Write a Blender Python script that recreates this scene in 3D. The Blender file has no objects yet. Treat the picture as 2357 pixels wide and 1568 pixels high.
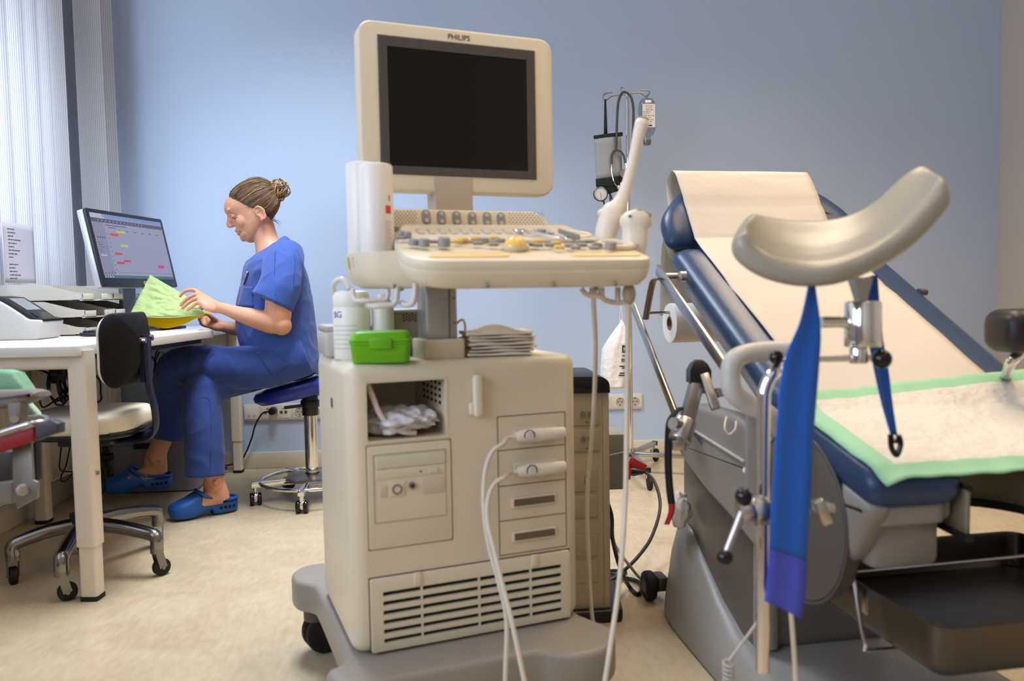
import bpy, bmesh, math, random
from mathutils import Vector as V, Matrix, Quaternion, noise as mnoise
random.seed(7)
SC = bpy.context.scene
COL = SC.collection
PI = math.pi
# ------------------------------------------------------------------ camera
FPX = 1833.0
CP = V((0, 0, .87))
_y, _p, _r = math.radians(4.4), math.radians(-3.5), math.radians(.97)
CF = V((math.sin(_y)*math.cos(_p), math.cos(_y)*math.cos(_p), math.sin(_p)))
_rt = V((math.cos(_y), -math.sin(_y), 0)); _up = _rt.cross(CF)
CR = _rt*math.cos(_r) - _up*math.sin(_r)
CU = _up*math.cos(_r) + _rt*math.sin(_r)
cd = bpy.data.cameras.new('camera'); cam = bpy.data.objects.new('camera', cd); COL.objects.link(cam)
m = Matrix((CR, CU, -CF)).transposed().to_4x4(); m.translation = CP
cam.matrix_world = m
cd.sensor_width = 36; cd.lens = 36*FPX/2357; cd.clip_start = .05
cd.dof.use_dof = True; cd.dof.focus_distance = 3.25; cd.dof.aperture_fstop = 3.6
SC.camera = cam

def ray(x, y): return CR*((x-1178.5)/FPX) - CU*((y-784)/FPX) + CF
def dep(x, y, Z): return CP + ray(x, y)*Z                 # photo pixel at distance Z
def pln(x, y, ax, v):                                      # photo pixel on an axis-aligned plane
    d = ray(x, y); return CP + d*((v-CP[ax])/d[ax])
def plane(x, y, o, n):                                     # photo pixel on any plane
    d = ray(x, y); return CP + d*((o-CP).dot(n)/d.dot(n))

# ------------------------------------------------------------------ materials
def lin(c):
    if isinstance(c, str):
        c = c.lstrip('#'); c = [int(c[i:i+2], 16)/255 for i in (0, 2, 4)]
    return tuple((x/12.92 if x <= .04045 else ((x+.055)/1.055)**2.4) for x in c[:3]) + (1,)
MATS = {}
def mat(name, col, rough=.5, metal=0, var=.0, vscale=6, bump=0, bscale=60, coat=0, trans=0, ior=1.45, emit=None, estr=0,
        alpha=1, sheen=0, sss=0, stretch=None, spec=.5):
    if name in MATS: return MATS[name]
    m = bpy.data.materials.new(name); m.use_nodes = True
    nt = m.node_tree; b = nt.nodes['Principled BSDF']
    c = lin(col)
    b.inputs['Base Color'].default_value = c
    b.inputs['Roughness'].default_value = rough
    b.inputs['Metallic'].default_value = metal
    b.inputs['Coat Weight'].default_value = coat
    b.inputs['Transmission Weight'].default_value = trans
    b.inputs['IOR'].default_value = ior
    b.inputs['Alpha'].default_value = alpha
    b.inputs['Sheen Weight'].default_value = sheen
    b.inputs['Specular IOR Level'].default_value = spec
    if sss:
        b.inputs['Subsurface Weight'].default_value = sss
        b.inputs['Subsurface Radius'].default_value = (.012, .004, .002)
        b.inputs['Subsurface Scale'].default_value = .6
    if emit:
        b.inputs['Emission Color'].default_value = lin(emit); b.inputs['Emission Strength'].default_value = estr
    tc = nt.nodes.new('ShaderNodeTexCoord')
    src = tc.outputs['Object']
    if stretch:
        mp = nt.nodes.new('ShaderNodeMapping'); mp.inputs['Scale'].default_value = stretch
        nt.links.new(src, mp.inputs['Vector']); src = mp.outputs['Vector']
    if var:
        n = nt.nodes.new('ShaderNodeTexNoise'); n.inputs['Scale'].default_value = vscale; n.inputs['Detail'].default_value = 5
        mx = nt.nodes.new('ShaderNodeMix'); mx.data_type = 'RGBA'
        mx.inputs[6].default_value = tuple(min(1, x*(1+var)) for x in c[:3])+(1,)
        mx.inputs[7].default_value = tuple(x*(1-var) for x in c[:3])+(1,)
        nt.links.new(src, n.inputs['Vector']); nt.links.new(n.outputs['Fac'], mx.inputs[0])
        nt.links.new(mx.outputs[2], b.inputs['Base Color'])
    if bump:
        n = nt.nodes.new('ShaderNodeTexNoise'); n.inputs['Scale'].default_value = bscale; n.inputs['Detail'].default_value = 4
        bp = nt.nodes.new('ShaderNodeBump'); bp.inputs['Strength'].default_value = bump; bp.inputs['Distance'].default_value = .01
        nt.links.new(src, n.inputs['Vector']); nt.links.new(n.outputs['Fac'], bp.inputs['Height'])
        nt.links.new(bp.outputs['Normal'], b.inputs['Normal'])
    MATS[name] = m
    return m

# ------------------------------------------------------------------ things and parts
ROOT = {}
class Thing:
    def __init__(s, name, label, cat, loc=(0, 0, 0), rotz=0, group=None):
        s.o = bpy.data.objects.new(name, None); COL.objects.link(s.o)
        s.o.empty_display_size = .1
        s.o.location = loc; s.o.rotation_euler = (0, 0, rotz)
        s.M = Matrix.Translation(V(loc)) @ Matrix.Rotation(rotz, 4, 'Z'); s.I = s.M.inverted()
        tag(s.o, label, cat, group)
    def w(s, *p): return s.M @ V(p)
    def l(s, p): return s.I @ V(p)
def tag(o, label=None, cat=None, group=None, kind=None):
    if label: o['label'] = label
    if cat: o['category'] = cat
    if group: o['group'] = group
    if kind: o['kind'] = kind
    return o

def frame(o, x, y=None, z=None):
    """4x4 with given axes"""
    x = V(x).normalized()
    if z is None: z = x.cross(V(y)).normalized(); y = z.cross(x)
    else: z = V(z).normalized(); y = z.cross(x).normalized(); z = x.cross(y)
    m = Matrix((x, y, z)).transposed().to_4x4(); m.translation = V(o)
    return m
def axisframe(p, q):
    d = V(q)-V(p); z = d.normalized()
    a = V((0, 0, 1)) if abs(z.z) < .9 else V((1, 0, 0))
    x = a.cross(z).normalized(); y = z.cross(x)
    m = Matrix((x, y, z)).transposed().to_4x4(); m.translation = V(p)
    return m, d.length
def rpoly(w, h, r, n=6, cx=0, cy=0):
    r = min(r, w/2-1e-5, h/2-1e-5); out = []
    for (sx, sy, a0) in ((1, 1, 0), (-1, 1, 90), (-1, -1, 180), (1, -1, 270)):
        for i in range(n+1):
            a = math.radians(a0+90*i/n)
            out.append((cx+sx*(w/2-r)+r*math.cos(a), cy+sy*(h/2-r)+r*math.sin(a)))
    return out
def roundpoly(pts, r, n=5):
    """round the corners of a polygon; r number or list"""
    out = []; N = len(pts)
    for i in range(N):
        p0, p, p1 = V(pts[i-1]).to_2d(), V(pts[i]).to_2d(), V(pts[(i+1) % N]).to_2d()
        rr = r[i] if isinstance(r, (list, tuple)) else r
        a, b = (p0-p), (p1-p)
        k = min(rr, a.length*.49, b.length*.49)
        if k < 1e-6: out.append(tuple(p)); continue
        A, B = p+a.normalized()*k, p+b.normalized()*k
        for j in range(n+1):
            t = j/n; q = A*(1-t)**2 + p*2*t*(1-t) + B*t*t
            out.append(tuple(q))
    return out
def spline(pts, n=8, closed=False):
    P = [V(p) for p in pts]; N = len(P); out = []
    rng = range(N if closed else N-1)
    for i in rng:
        if closed: a, b, c, d = P[i-1], P[i], P[(i+1) % N], P[(i+2) % N]
        else: a, b, c, d = P[max(i-1, 0)], P[i], P[i+1], P[min(i+2, N-1)]
        for j in range(n):
            t = j/n
            out.append(.5*((2*b)+(c-a)*t+(2*a-5*b+4*c-d)*t*t+(3*b-a-3*c+d)*t**3))
    if not closed: out.append(P[-1])
    return out

class MB:
    def __init__(s): s.v = []; s.f = []; s.mi = []; s.k = 0
    def mat(s, k): s.k = k; return s
    def add(s, vs, fs, M=None):
        n = len(s.v)
        s.v += [(M @ V(v)) if M is not None else V(v) for v in vs]
        for f in fs: s.f.append([n+i for i in f]); s.mi.append(s.k)
        return s
    def bm(s, bm, M=None):
        bm.verts.index_update()
        s.add([v.co.copy() for v in bm.verts], [[v.index for v in f.verts] for f in bm.faces], M); bm.free(); return s
    def box(s, size, loc=(0, 0, 0), M=None, bev=0, seg=2, rot=None):
        b = bmesh.new(); bmesh.ops.create_cube(b, size=1)
        for v in b.verts: v.co = V((v.co.x*size[0], v.co.y*size[1], v.co.z*size[2]))
        if bev: bmesh.ops.bevel(b, geom=b.edges[:], offset=min(bev, min(size)*.49), segments=seg, profile=.5, affect='EDGES')
        L = Matrix.Translation(V(loc))
        if rot: L = L @ Matrix.Rotation(rot[2], 4, 'Z') @ Matrix.Rotation(rot[1], 4, 'Y') @ Matrix.Rotation(rot[0], 4, 'X')
        return s.bm(b, (M @ L) if M is not None else L)
    def bx(s, a, b, M=None, bev=0, seg=2):
        a, b = V(a), V(b)
        return s.box([abs(b[i]-a[i]) for i in range(3)], (a+b)/2, M, bev, seg)
    def bar(s, p, q, w, h, up=(0, 0, 1), bev=0):
        p, q = V(p), V(q); x = (q-p).normalized(); u = V(up)
        if abs(x.dot(u.normalized())) > .99: u = V((1, 0, 0))
        y = u.cross(x).normalized(); z = x.cross(y)
        m = Matrix((x, y, z)).transposed().to_4x4(); m.translation = (p+q)/2
        return s.box(((q-p).length, w, h), (0, 0, 0), m, bev)
    def cyl(s, p, q, r, r2=None, n=20, M=None, bev=0):
        r2 = r if r2 is None else r2
        m, L = axisframe(p, q)
        if M is not None: m = M @ m
        if bev: pr = [(0, 0), (r-bev, 0), (r-.3*bev, .3*bev), (r, bev), (r2, L-bev), (r2-.3*bev, L-.3*bev), (r2-bev, L), (0, L)]
        else: pr = [(0, 0), (r, 0), (r2, L), (0, L)]
        return s.lathe(pr, m, n)
    def lathe(s, prof, M=None, n=28):
        vs = []; fs = []; idx = []
        for (r, z) in prof:
            if r < 1e-6: idx.append([len(vs)]); vs.append((0, 0, z))
            else:
                idx.append(list(range(len(vs), len(vs)+n)))
                vs += [(r*math.cos(2*PI*i/n), r*math.sin(2*PI*i/n), z) for i in range(n)]
        for a, b in zip(idx, idx[1:]):
            for i in range(n):
                j = (i+1) % n
                if len(a) == 1 and len(b) == 1: break
                if len(a) == 1: fs.append([a[0], b[j], b[i]])
                elif len(b) == 1: fs.append([a[i], a[j], b[0]])
                else: fs.append([a[i], a[j], b[j], b[i]])
        return s.add(vs, fs, M)
    def sphere(s, c, r, n=18, M=None, rot=None):
        r = (r, r, r) if isinstance(r, (int, float)) else r
        b = bmesh.new(); bmesh.ops.create_uvsphere(b, u_segments=n, v_segments=max(6, n//2+2), radius=1)
        L = Matrix.Translation(V(c))
        if rot is not None: L = L @ rot
        L = L @ Matrix.Diagonal((r[0], r[1], r[2], 1))
        return s.bm(b, (M @ L) if M is not None else L)
    def loft(s, rings, caps=True, closed=True, loop=False):
        n = len(rings[0]); vs = [p for r in rings for p in r]; fs = []
        R = len(rings)
        for i in range(R if loop else R-1):
            i2 = (i+1) % R
            for j in range(n if closed else n-1):
                k = (j+1) % n
                fs.append([i*n+j, i*n+k, i2*n+k, i2*n+j])
        if caps and not loop and closed:
            fs.append([j for j in range(n)][::-1]); fs.append([(R-1)*n+j for j in range(n)])
        return s.add(vs, fs)
    def tube(s, pts, r, n=10, closed=False, caps=True, flat=1.0):
        P = [V(p) for p in pts]; N = len(P)
        rs = r if isinstance(r, (list, tuple)) else [r]*N
        T = []
        for i in range(N):
            a = P[i-1] if (i > 0 or closed) else P[i]; b = P[(i+1) % N] if (i < N-1 or closed) else P[i]
            t = (b-a)
            T.append(t.normalized() if t.length > 1e-9 else V((0, 0, 1)))
        u = V((0, 0, 1)) if abs(T[0].z) < .9 else V((1, 0, 0))
        u = (u-T[0]*u.dot(T[0])).normalized(); rings = []
        for i in range(N):
            u = (u-T[i]*u.dot(T[i]))
            u = u.normalized() if u.length > 1e-6 else T[i].orthogonal().normalized()
            w = T[i].cross(u)
            rings.append([P[i]+(u*math.cos(2*PI*k/n)*flat+w*math.sin(2*PI*k/n))*rs[i] for k in range(n)])
        return s.loft(rings, caps=caps, loop=closed)
    def prism(s, poly, h, M=None, bev=0, seg=3, z0=0):
        b = bmesh.new()
        vs = [b.verts.new((p[0], p[1], z0)) for p in poly]
        try: f = b.faces.new(vs)
        except ValueError: b.free(); return s
        r = bmesh.ops.extrude_face_region(b, geom=[f])
        top = [g for g in r['geom'] if isinstance(g, bmesh.types.BMVert)]
        for v in top: v.co.z += h
        bmesh.ops.recalc_face_normals(b, faces=b.faces[:])
        if bev:
            e = [e for e in b.edges if abs(e.verts[0].co.z-e.verts[1].co.z) < 1e-7]
            bmesh.ops.bevel(b, geom=e, offset=bev, segments=seg, profile=.5, affect='EDGES')
        return s.bm(b, M)
    def grid(s, rows, M=None):
        n = len(rows[0]); vs = [p for r in rows for p in r]
        fs = [[i*n+j, i*n+j+1, (i+1)*n+j+1, (i+1)*n+j] for i in range(len(rows)-1) for j in range(n-1)]
        return s.add(vs, fs, M)
    def text(s, txt, size, M, depth=.0006, align='CENTER'):
        cu = bpy.data.curves.new('t', 'FONT'); cu.body = txt; cu.size = size; cu.extrude = depth
        cu.align_x = align; cu.align_y = 'CENTER'; cu.resolution_u = 3
        o = bpy.data.objects.new('t', cu); COL.objects.link(o)
        dg = bpy.context.evaluated_depsgraph_get(); me = bpy.data.meshes.new_from_object(o.evaluated_get(dg))
        s.add([v.co.copy() for v in me.vertices], [list(p.vertices) for p in me.polygons], M)
        bpy.data.objects.remove(o); bpy.data.curves.remove(cu); bpy.data.meshes.remove(me)
        return s
    def build(s, name, mats, parent=None, local=False, smooth=38, sub=0, solid=0, weld=True, label=None):
        if not isinstance(mats, (list, tuple)): mats = [mats]
        root = parent if isinstance(parent, Thing) else (ROOT.get(parent.name) if parent is not None else None)
        vs = s.v
        org = None
        if root is not None and not local: vs = [root.I @ v for v in vs]
        if root is None and parent is None:
            xs = [v.x for v in vs]; ys = [v.y for v in vs]; zs = [v.z for v in vs]
            org = V(((min(xs)+max(xs))/2, (min(ys)+max(ys))/2, min(zs))); vs = [v-org for v in vs]
        me = bpy.data.meshes.new(name); me.from_pydata([tuple(v) for v in vs], [], s.f)
        for p, k in zip(me.polygons, s.mi): p.material_index = k
        b = bmesh.new(); b.from_mesh(me)
        if weld: bmesh.ops.remove_doubles(b, verts=b.verts[:], dist=1e-6)
        bmesh.ops.recalc_face_normals(b, faces=b.faces[:])
        b.to_mesh(me); b.free()
        for mm in mats: me.materials.append(mm)
        o = bpy.data.objects.new(name, me); COL.objects.link(o)
        if org is not None: o.location = org
        if solid:
            md = o.modifiers.new('solid', 'SOLIDIFY'); md.thickness = solid; md.offset = 0
        if sub:
            md = o.modifiers.new('sub', 'SUBSURF'); md.levels = sub; md.render_levels = sub
        if root is not None:
            o.parent = parent.o if isinstance(parent, Thing) else parent
            ROOT[o.name] = root
        if smooth:
            me.polygons.foreach_set('use_smooth', [True]*len(me.polygons))
            if not sub: me.set_sharp_from_angle(angle=math.radians(smooth))
        if label: o['label'] = label
        return o
def children(o): return [c for c in bpy.data.objects if c.parent == o]
def copy_tree(o, parent=None):
    c = o.copy(); COL.objects.link(c)
    if parent is not None: c.parent = parent
    for ch in children(o): copy_tree(ch, c)
    return c
def bake(o):
    """apply the modifiers of o into its mesh"""
    dg = bpy.context.evaluated_depsgraph_get(); dg.update()
    me = bpy.data.meshes.new_from_object(o.evaluated_get(dg)); old = o.data
    o.modifiers.clear(); o.data = me; bpy.data.meshes.remove(old)
    return o
def cut(o, cutter):
    md = o.modifiers.new('cut', 'BOOLEAN'); md.operation = 'DIFFERENCE'; md.solver = 'EXACT'; md.object = cutter
    bake(o); me = cutter.data; bpy.data.objects.remove(cutter); bpy.data.meshes.remove(me)
    o.data.polygons.foreach_set('use_smooth', [True]*len(o.data.polygons)); o.data.set_sharp_from_angle(angle=math.radians(35))
    return o
# ------------------------------------------------------------------ palette
def wallmat(name, col, rough=.65):
    return mat(name, col, rough, var=.025, vscale=1.3, bump=.06, bscale=220)
M_blue = wallmat('blue_wall_paint', '#b9cae2')
M_beige = wallmat('beige_wall_paint', '#cdc4b9')
M_grey = wallmat('shaded_wall_tone', '#b4b0b4')  # left wall: shade on the window pier is put into this grey
M_ceil = wallmat('white_ceiling_paint', '#e6e2dc')
M_base = mat('cream_skirting', '#d9cfbb', .4)
M_white = mat('white_plastic', '#cdcbc7', .35)
M_wht2 = mat('warm_white_plastic', '#e6e0d3', .35)
M_chrome = mat('chrome', '#e4e2de', .08, 1)
M_steel = mat('brushed_steel', '#b9b5ae', .28, 1, var=.06, vscale=30)
M_dsteel = mat('dull_steel', '#8f8a83', .4, 1)
M_black = mat('black_plastic', '#141313', .38)
M_blackg = mat('black_gloss', '#0c0c0e', .12)
M_rubber = mat('black_rubber', '#171615', .7)
M_cream = mat('cream_metal', '#d8cdbb', .35)
M_beigep = mat('beige_plastic', '#d8ccb2', .42, var=.012, vscale=3)
M_beiged = mat('beige_seam', '#8a7a61', .6)
M_greyp = mat('grey_plastic', '#928b80', .45)
M_greyl = mat('light_grey_plastic', '#bdb9b1', .4)
M_greyd = mat('dark_grey_plastic', '#4d4a47', .45)
M_paper = mat('white_paper', '#e9e4da', .8, var=.02, vscale=9)
M_navy = mat('navy_leather', '#243c5c', .33, bump=.08, bscale=300)
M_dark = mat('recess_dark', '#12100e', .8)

# floor: marbled linoleum
M_floor = mat('linoleum_floor', '#cdb894', .32, bump=.02, bscale=90)
def _floor():
    nt = M_floor.node_tree; b = nt.nodes['Principled BSDF']
    tc = nt.nodes.new('ShaderNodeTexCoord')
    a = nt.nodes.new('ShaderNodeTexNoise'); a.inputs['Scale'].default_value = 5; a.inputs['Detail'].default_value = 9; a.inputs['Distortion'].default_value = 1.2
    d = nt.nodes.new('ShaderNodeTexNoise'); d.inputs['Scale'].default_value = 60; d.inputs['Detail'].default_value = 6
    mp = nt.nodes.new('ShaderNodeMapping'); mp.inputs['Scale'].default_value = (1, .35, 1)
    nt.links.new(tc.outputs['Object'], a.inputs['Vector']); nt.links.new(tc.outputs['Object'], mp.inputs['Vector']); nt.links.new(mp.outputs[0], d.inputs['Vector'])
    ad = nt.nodes.new('ShaderNodeMath'); ad.operation = 'ADD'; nt.links.new(a.outputs['Fac'], ad.inputs[0]); nt.links.new(d.outputs['Fac'], ad.inputs[1])
    r = nt.nodes.new('ShaderNodeValToRGB')
    r.color_ramp.elements[0].position = .35; r.color_ramp.elements[0].color = lin('#b7a485')
    r.color_ramp.elements[1].position = .65; r.color_ramp.elements[1].color = lin('#cbba9a')
    ml = nt.nodes.new('ShaderNodeMath'); ml.operation = 'MULTIPLY'; ml.inputs[1].default_value = .5; nt.links.new(ad.outputs[0], ml.inputs[0])
    nt.links.new(ml.outputs[0], r.inputs[0]); nt.links.new(r.outputs[0], b.inputs['Base Color'])
_floor()
WY, LX, RX, BY, CZ = 4.075, -1.70, 2.93, -2.2, 2.8
def struct(name, mb, m, **k):
    o = mb.build(name, m, **k); o['kind'] = 'structure'; return o
struct('floor', MB().bx((LX-.2, BY-.2, -.1), (RX+.2, WY+.2, 0)), M_floor)
struct('ceiling', MB().bx((LX-.2, BY-.2, CZ), (RX+.2, WY+.2, CZ+.1)), M_ceil)
struct('wall_back', MB().bx((LX-.2, WY, 0), (RX+.2, WY+.12, CZ)), M_blue)
struct('wall_right', MB().bx((RX, BY, 0), (RX+.12, WY, CZ)), M_beige)
struct('wall_front', MB().bx((LX-.2, BY-.12, 0), (RX+.2, BY, CZ)), M_beige)
W0, W1, WZ0, WZ1 = -1.6, 3.50, .92, 2.62
wl = MB().bx((LX-.2, BY, 0), (LX, WY, WZ0)).bx((LX-.2, BY, WZ1), (LX, WY, CZ)).bx((LX-.2, BY, WZ0), (LX, W0, WZ1)).bx((LX-.2, W1, WZ0), (LX, WY, WZ1))
struct('wall_left', wl, M_grey)
struct('baseboard_back', MB().bx((LX, WY-.014, 0), (RX, WY, .083), bev=.003), M_base)
struct('baseboard_left', MB().bx((LX, BY, 0), (LX+.016, WY-.014, .1), bev=.003), M_base)
struct('baseboard_right', MB().bx((RX-.014, BY, 0), (RX, WY-.014, .083), bev=.003), M_base)
wn = Thing('window_1', 'wide white window behind the vertical blind', 'window', (LX-.1, .9, WZ0)); wn.o['kind'] = 'structure'
f = MB()
for y in (W0+.03, .0, 1.75, W1-.03): f.bx((LX-.14, y-.03, WZ0), (LX-.08, y+.03, WZ1), bev=.004)
for z in (WZ0+.03, WZ1-.03): f.bx((LX-.14, W0, z-.03), (LX-.08, W1, z+.03), bev=.004)
f.build('window_frame', M_white, wn)
def panemat(name, tint, gloss, rough=.03):
    m = bpy.data.materials.new(name); m.use_nodes = True; nt = m.node_tree
    for n in list(nt.nodes): nt.nodes.remove(n)
    out = nt.nodes.new('ShaderNodeOutputMaterial'); t = nt.nodes.new('ShaderNodeBsdfTransparent'); g = nt.nodes.new('ShaderNodeBsdfGlossy'); mx = nt.nodes.new('ShaderNodeMixShader')
    t.inputs[0].default_value = lin(tint); g.inputs['Roughness'].default_value = rough; mx.inputs[0].default_value = gloss
    nt.links.new(t.outputs[0], mx.inputs[1]); nt.links.new(g.outputs[0], mx.inputs[2]); nt.links.new(mx.outputs[0], out.inputs[0]); return m
M_glass = panemat('window_glass', '#ffffff', .05)
MB().bx((LX-.115, W0+.05, WZ0+.05), (LX-.11, W1-.05, WZ1-.05)).build('window_pane', M_glass, wn)
MB().bx((LX-.2, W0, WZ0-.03), (LX+.03, W1, WZ0), bev=.004).build('window_sill', M_white, wn)

# vertical blind: ribbed translucent slats
def slatmat():
    m = bpy.data.materials.new('ribbed_blind_fabric'); m.use_nodes = True; nt = m.node_tree
    for n in list(nt.nodes): nt.nodes.remove(n)
    out = nt.nodes.new('ShaderNodeOutputMaterial')
    uv = nt.nodes.new('ShaderNodeUVMap'); uv.uv_map = 'UVMap'
    w = nt.nodes.new('ShaderNodeTexWave'); w.wave_type = 'BANDS'; w.bands_direction = 'X'; w.inputs['Scale'].default_value = 5.0
    r = nt.nodes.new('ShaderNodeValToRGB'); r.color_ramp.elements[0].color = lin('#b2b3b6'); r.color_ramp.elements[1].color = lin('#d9dadb')
    d = nt.nodes.new('ShaderNodeBsdfDiffuse'); t = nt.nodes.new('ShaderNodeBsdfTranslucent'); mx = nt.nodes.new('ShaderNodeMixShader'); mx.inputs[0].default_value = .24
    nt.links.new(uv.outputs[0], w.inputs['Vector']); nt.links.new(w.outputs['Fac'], r.inputs[0])
    nt.links.new(r.outputs[0], d.inputs[0]); nt.links.new(r.outputs[0], t.inputs[0])
    nt.links.new(d.outputs[0], mx.inputs[1]); nt.links.new(t.outputs[0], mx.inputs[2]); nt.links.new(mx.outputs[0], out.inputs[0])
    return m
M_slat = slatmat()
def slat(th, cx, cy, ang, z0, z1, width=.127, bow=.012, flare=0):
    """one hanging slat, slightly bowed across its width"""
    n = 8; rows = []; uvs = []
    for k in range(13):
        z = z1+(z0-z1)*k/12; row = []
        fl = flare*max(0, (k-7)/5)**2
        for j in range(n+1):
            t = (j/n-.5); u = t*width; b = bow*(1-(2*t)**2)
            c, s = math.cos(ang), math.sin(ang)
            row.append(V((cx+u*c-b*s, cy+u*s+b*c+fl, z)))
        rows.append(row)
    mb = MB().grid(rows); o = mb.build('slat', M_slat, th, weld=False, smooth=80)
    ul = o.data.uv_layers.new(name='UVMap')
    for lp in o.data.loops:
        vi = lp.vertex_index; ul.data[lp.index].uv = ((vi % (n+1))/n, (vi//(n+1))/12)
    return o
bl = Thing('vertical_blind', 'white ribbed vertical blind drawn across the bright window', 'blind', (-1.6, 2.4, 2.7))
MB().bx((-1.63, .6, 2.7), (-1.57, 3.6, 2.74), bev=.004).build('head_rail', M_white, bl)
for i in range(24):
    slat(bl, -1.6, 3.462-.108*i, math.radians(72+6*math.sin(i*1.7)), .80, 2.7)
b2 = Thing('vertical_blind', 'narrow parked stack of ribbed blind slats hanging by the blue wall corner', 'blind', (-1.6, 3.83, 2.7))
MB().bx((-1.63, 3.66, 2.7), (-1.57, 4.05, 2.74), bev=.004).build('head_rail', M_white, b2)
for i, (y, a) in enumerate(((3.775, 66), (3.885, 58))):
    slat(b2, -1.59, y, math.radians(a), .80, 2.7, width=.15, flare=.035 if i else .01)

# ------------------------------------------------------------------ light
wd = bpy.data.worlds.new('world'); SC.world = wd; wd.use_nodes = True
wd.node_tree.nodes['Background'].inputs[0].default_value = lin('#cfe0f5'); wd.node_tree.nodes['Background'].inputs[1].default_value = 1.0
def area(name, loc, direction, sx, sy, power, col, spread=180):
    l = bpy.data.lights.new(name, 'AREA'); l.shape = 'RECTANGLE'; l.size = sx; l.size_y = sy; l.energy = power; l.color = lin(col)[:3]
    l.spread = math.radians(spread)
    o = bpy.data.objects.new(name, l); COL.objects.link(o); o.location = loc
    o.rotation_euler = V(direction).to_track_quat('-Z', 'Y').to_euler(); return o
area('daylight', (LX-.5, .95, 1.55), (1, 0, -.05), 5.0, 1.4, 190, '#d6e4ff')
# fluorescent ceiling lamps with louvres
for x, y, p, c, sp in ((-.55, 2.75, 29, '#e6f0ff', 112), (1.3, 2.6, 11.5, '#ffe6c6', 110), (.7, 1.3, 7.5, '#ffe0b4', 125), (2.2, 1.6, 8, '#ffe2ba', 125), (.8, -.8, 2.5, '#ffe0b4', 130)):
    area('ceiling_lamp', (x, y, CZ-.03), (0, 0, -1), .6, 1.1, p*1.25, c, sp)
SC.view_settings.view_transform = 'Standard'; SC.view_settings.look = 'None'; SC.view_settings.exposure = .12; SC.view_settings.gamma = 1
SC.view_settings.use_curve_mapping = False
SC.cycles.max_bounces = 8; SC.cycles.diffuse_bounces = 4; SC.cycles.glossy_bounces = 4; SC.cycles.transmission_bounces = 6
SC.cycles.caustics_reflective = False; SC.cycles.caustics_refractive = False
SC.cycles.sample_clamp_indirect = 4
# ================================================================== desk corner on the left
M_desk = mat('white_desk_laminate', '#d6d1c8', .3, var=.01)
M_wood = mat('desk_edge_shade', '#3a3632', .5)
DZ = .74
dk = Thing('desk', 'long white desk in the left corner with square cream legs', 'desk', (-1.35, 2.8, 0))
top = [(-1.685, 2.305), (-1.04, 2.305), (-.93, 3.24), (-1.1, 3.27), (-1.685, 3.27)]
MB().prism(roundpoly(top, [.0, .012, .03, .02, 0], 4), .03, bev=.003, z0=DZ-.03).build('desk_top', M_desk, dk)
MB().prism([(-1.685, 2.33), (-1.07, 2.34), (-.975, 3.2), (-1.1, 3.25), (-1.685, 3.25)], .018, bev=.004, z0=DZ-.05).build('underframe', M_black, dk)
def desk_leg(x, y, rz, base, s=.056, ztop=.70):
    M = Matrix.Translation((x, y, 0)) @ Matrix.Rotation(rz, 4, 'Z')
    lg = MB().prism(rpoly(s, s, .008, 3), ztop-.16, M, z0=.16).prism(rpoly(s-.008, s-.008, .007, 3), .15, M, z0=.012)
    o = lg.build('leg', M_cream, base)
    MB().prism(rpoly(s-.004, s-.004, .008, 3), .014, M, bev=.002).build('foot', M_rubber, o)
    return o
lg = desk_leg(-1.053, 2.355, math.radians(-5), dk, ztop=.725)
MB().cyl((-1.022, 2.352, .37), (-1.019, 2.352, .37), .006).build('screw', M_dsteel, lg)
desk_leg(-1.66, 2.355, 0, dk)
desk_leg(-1.60, 3.20, 0, dk)
MB().bx((-1.66, 2.327, .672), (-1.06, 2.383, .725), bev=.014, seg=4).build('frame_beam', M_cream, dk)
sd = Thing('desk', 'second cream side desk against the blue wall behind the seated woman', 'desk', (-1.35, 3.68, 0))
MB().bx((-1.685, 3.285, .70), (-1.03, 4.055, .728), bev=.004).build('desk_top', M_desk, sd)
desk_leg(-1.062, 3.995, 0, sd, .05)
desk_leg(-1.64, 3.995, 0, sd, .05)
MB().bx((-1.64, 3.98, .63), (-1.06, 4.01, .70), bev=.005).build('frame_beam', M_cream, sd)

# ---- radiator
rd = Thing('radiator', 'ribbed cream panel radiator under the window behind the desk', 'radiator', (-1.66, 3.2, .13))
pr = []
y = 2.2
while y < 3.95:
    pr += [(y, -1.62), (y+.012, -1.608), (y+.028, -1.608), (y+.04, -1.62)]; y += .045
poly = [(a, b) for a, b in pr]
rows = [[V((b, a, z)) for a, b in poly] for z in (.15, .30, .45, .60)]
MB().grid(rows).build('radiator_panel', M_cream, rd, solid=.006, smooth=20)
MB().bx((-1.695, 2.2, .6), (-1.605, 3.95, .615), bev=.003).bx((-1.69, 2.2, .135), (-1.61, 3.95, .15), bev=.003).bx((-1.69, 2.2, .14), (-1.63, 2.21, .61)).bx((-1.69, 3.94, .14), (-1.63, 3.95, .61)).build('radiator_frame', M_cream, rd)

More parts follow.
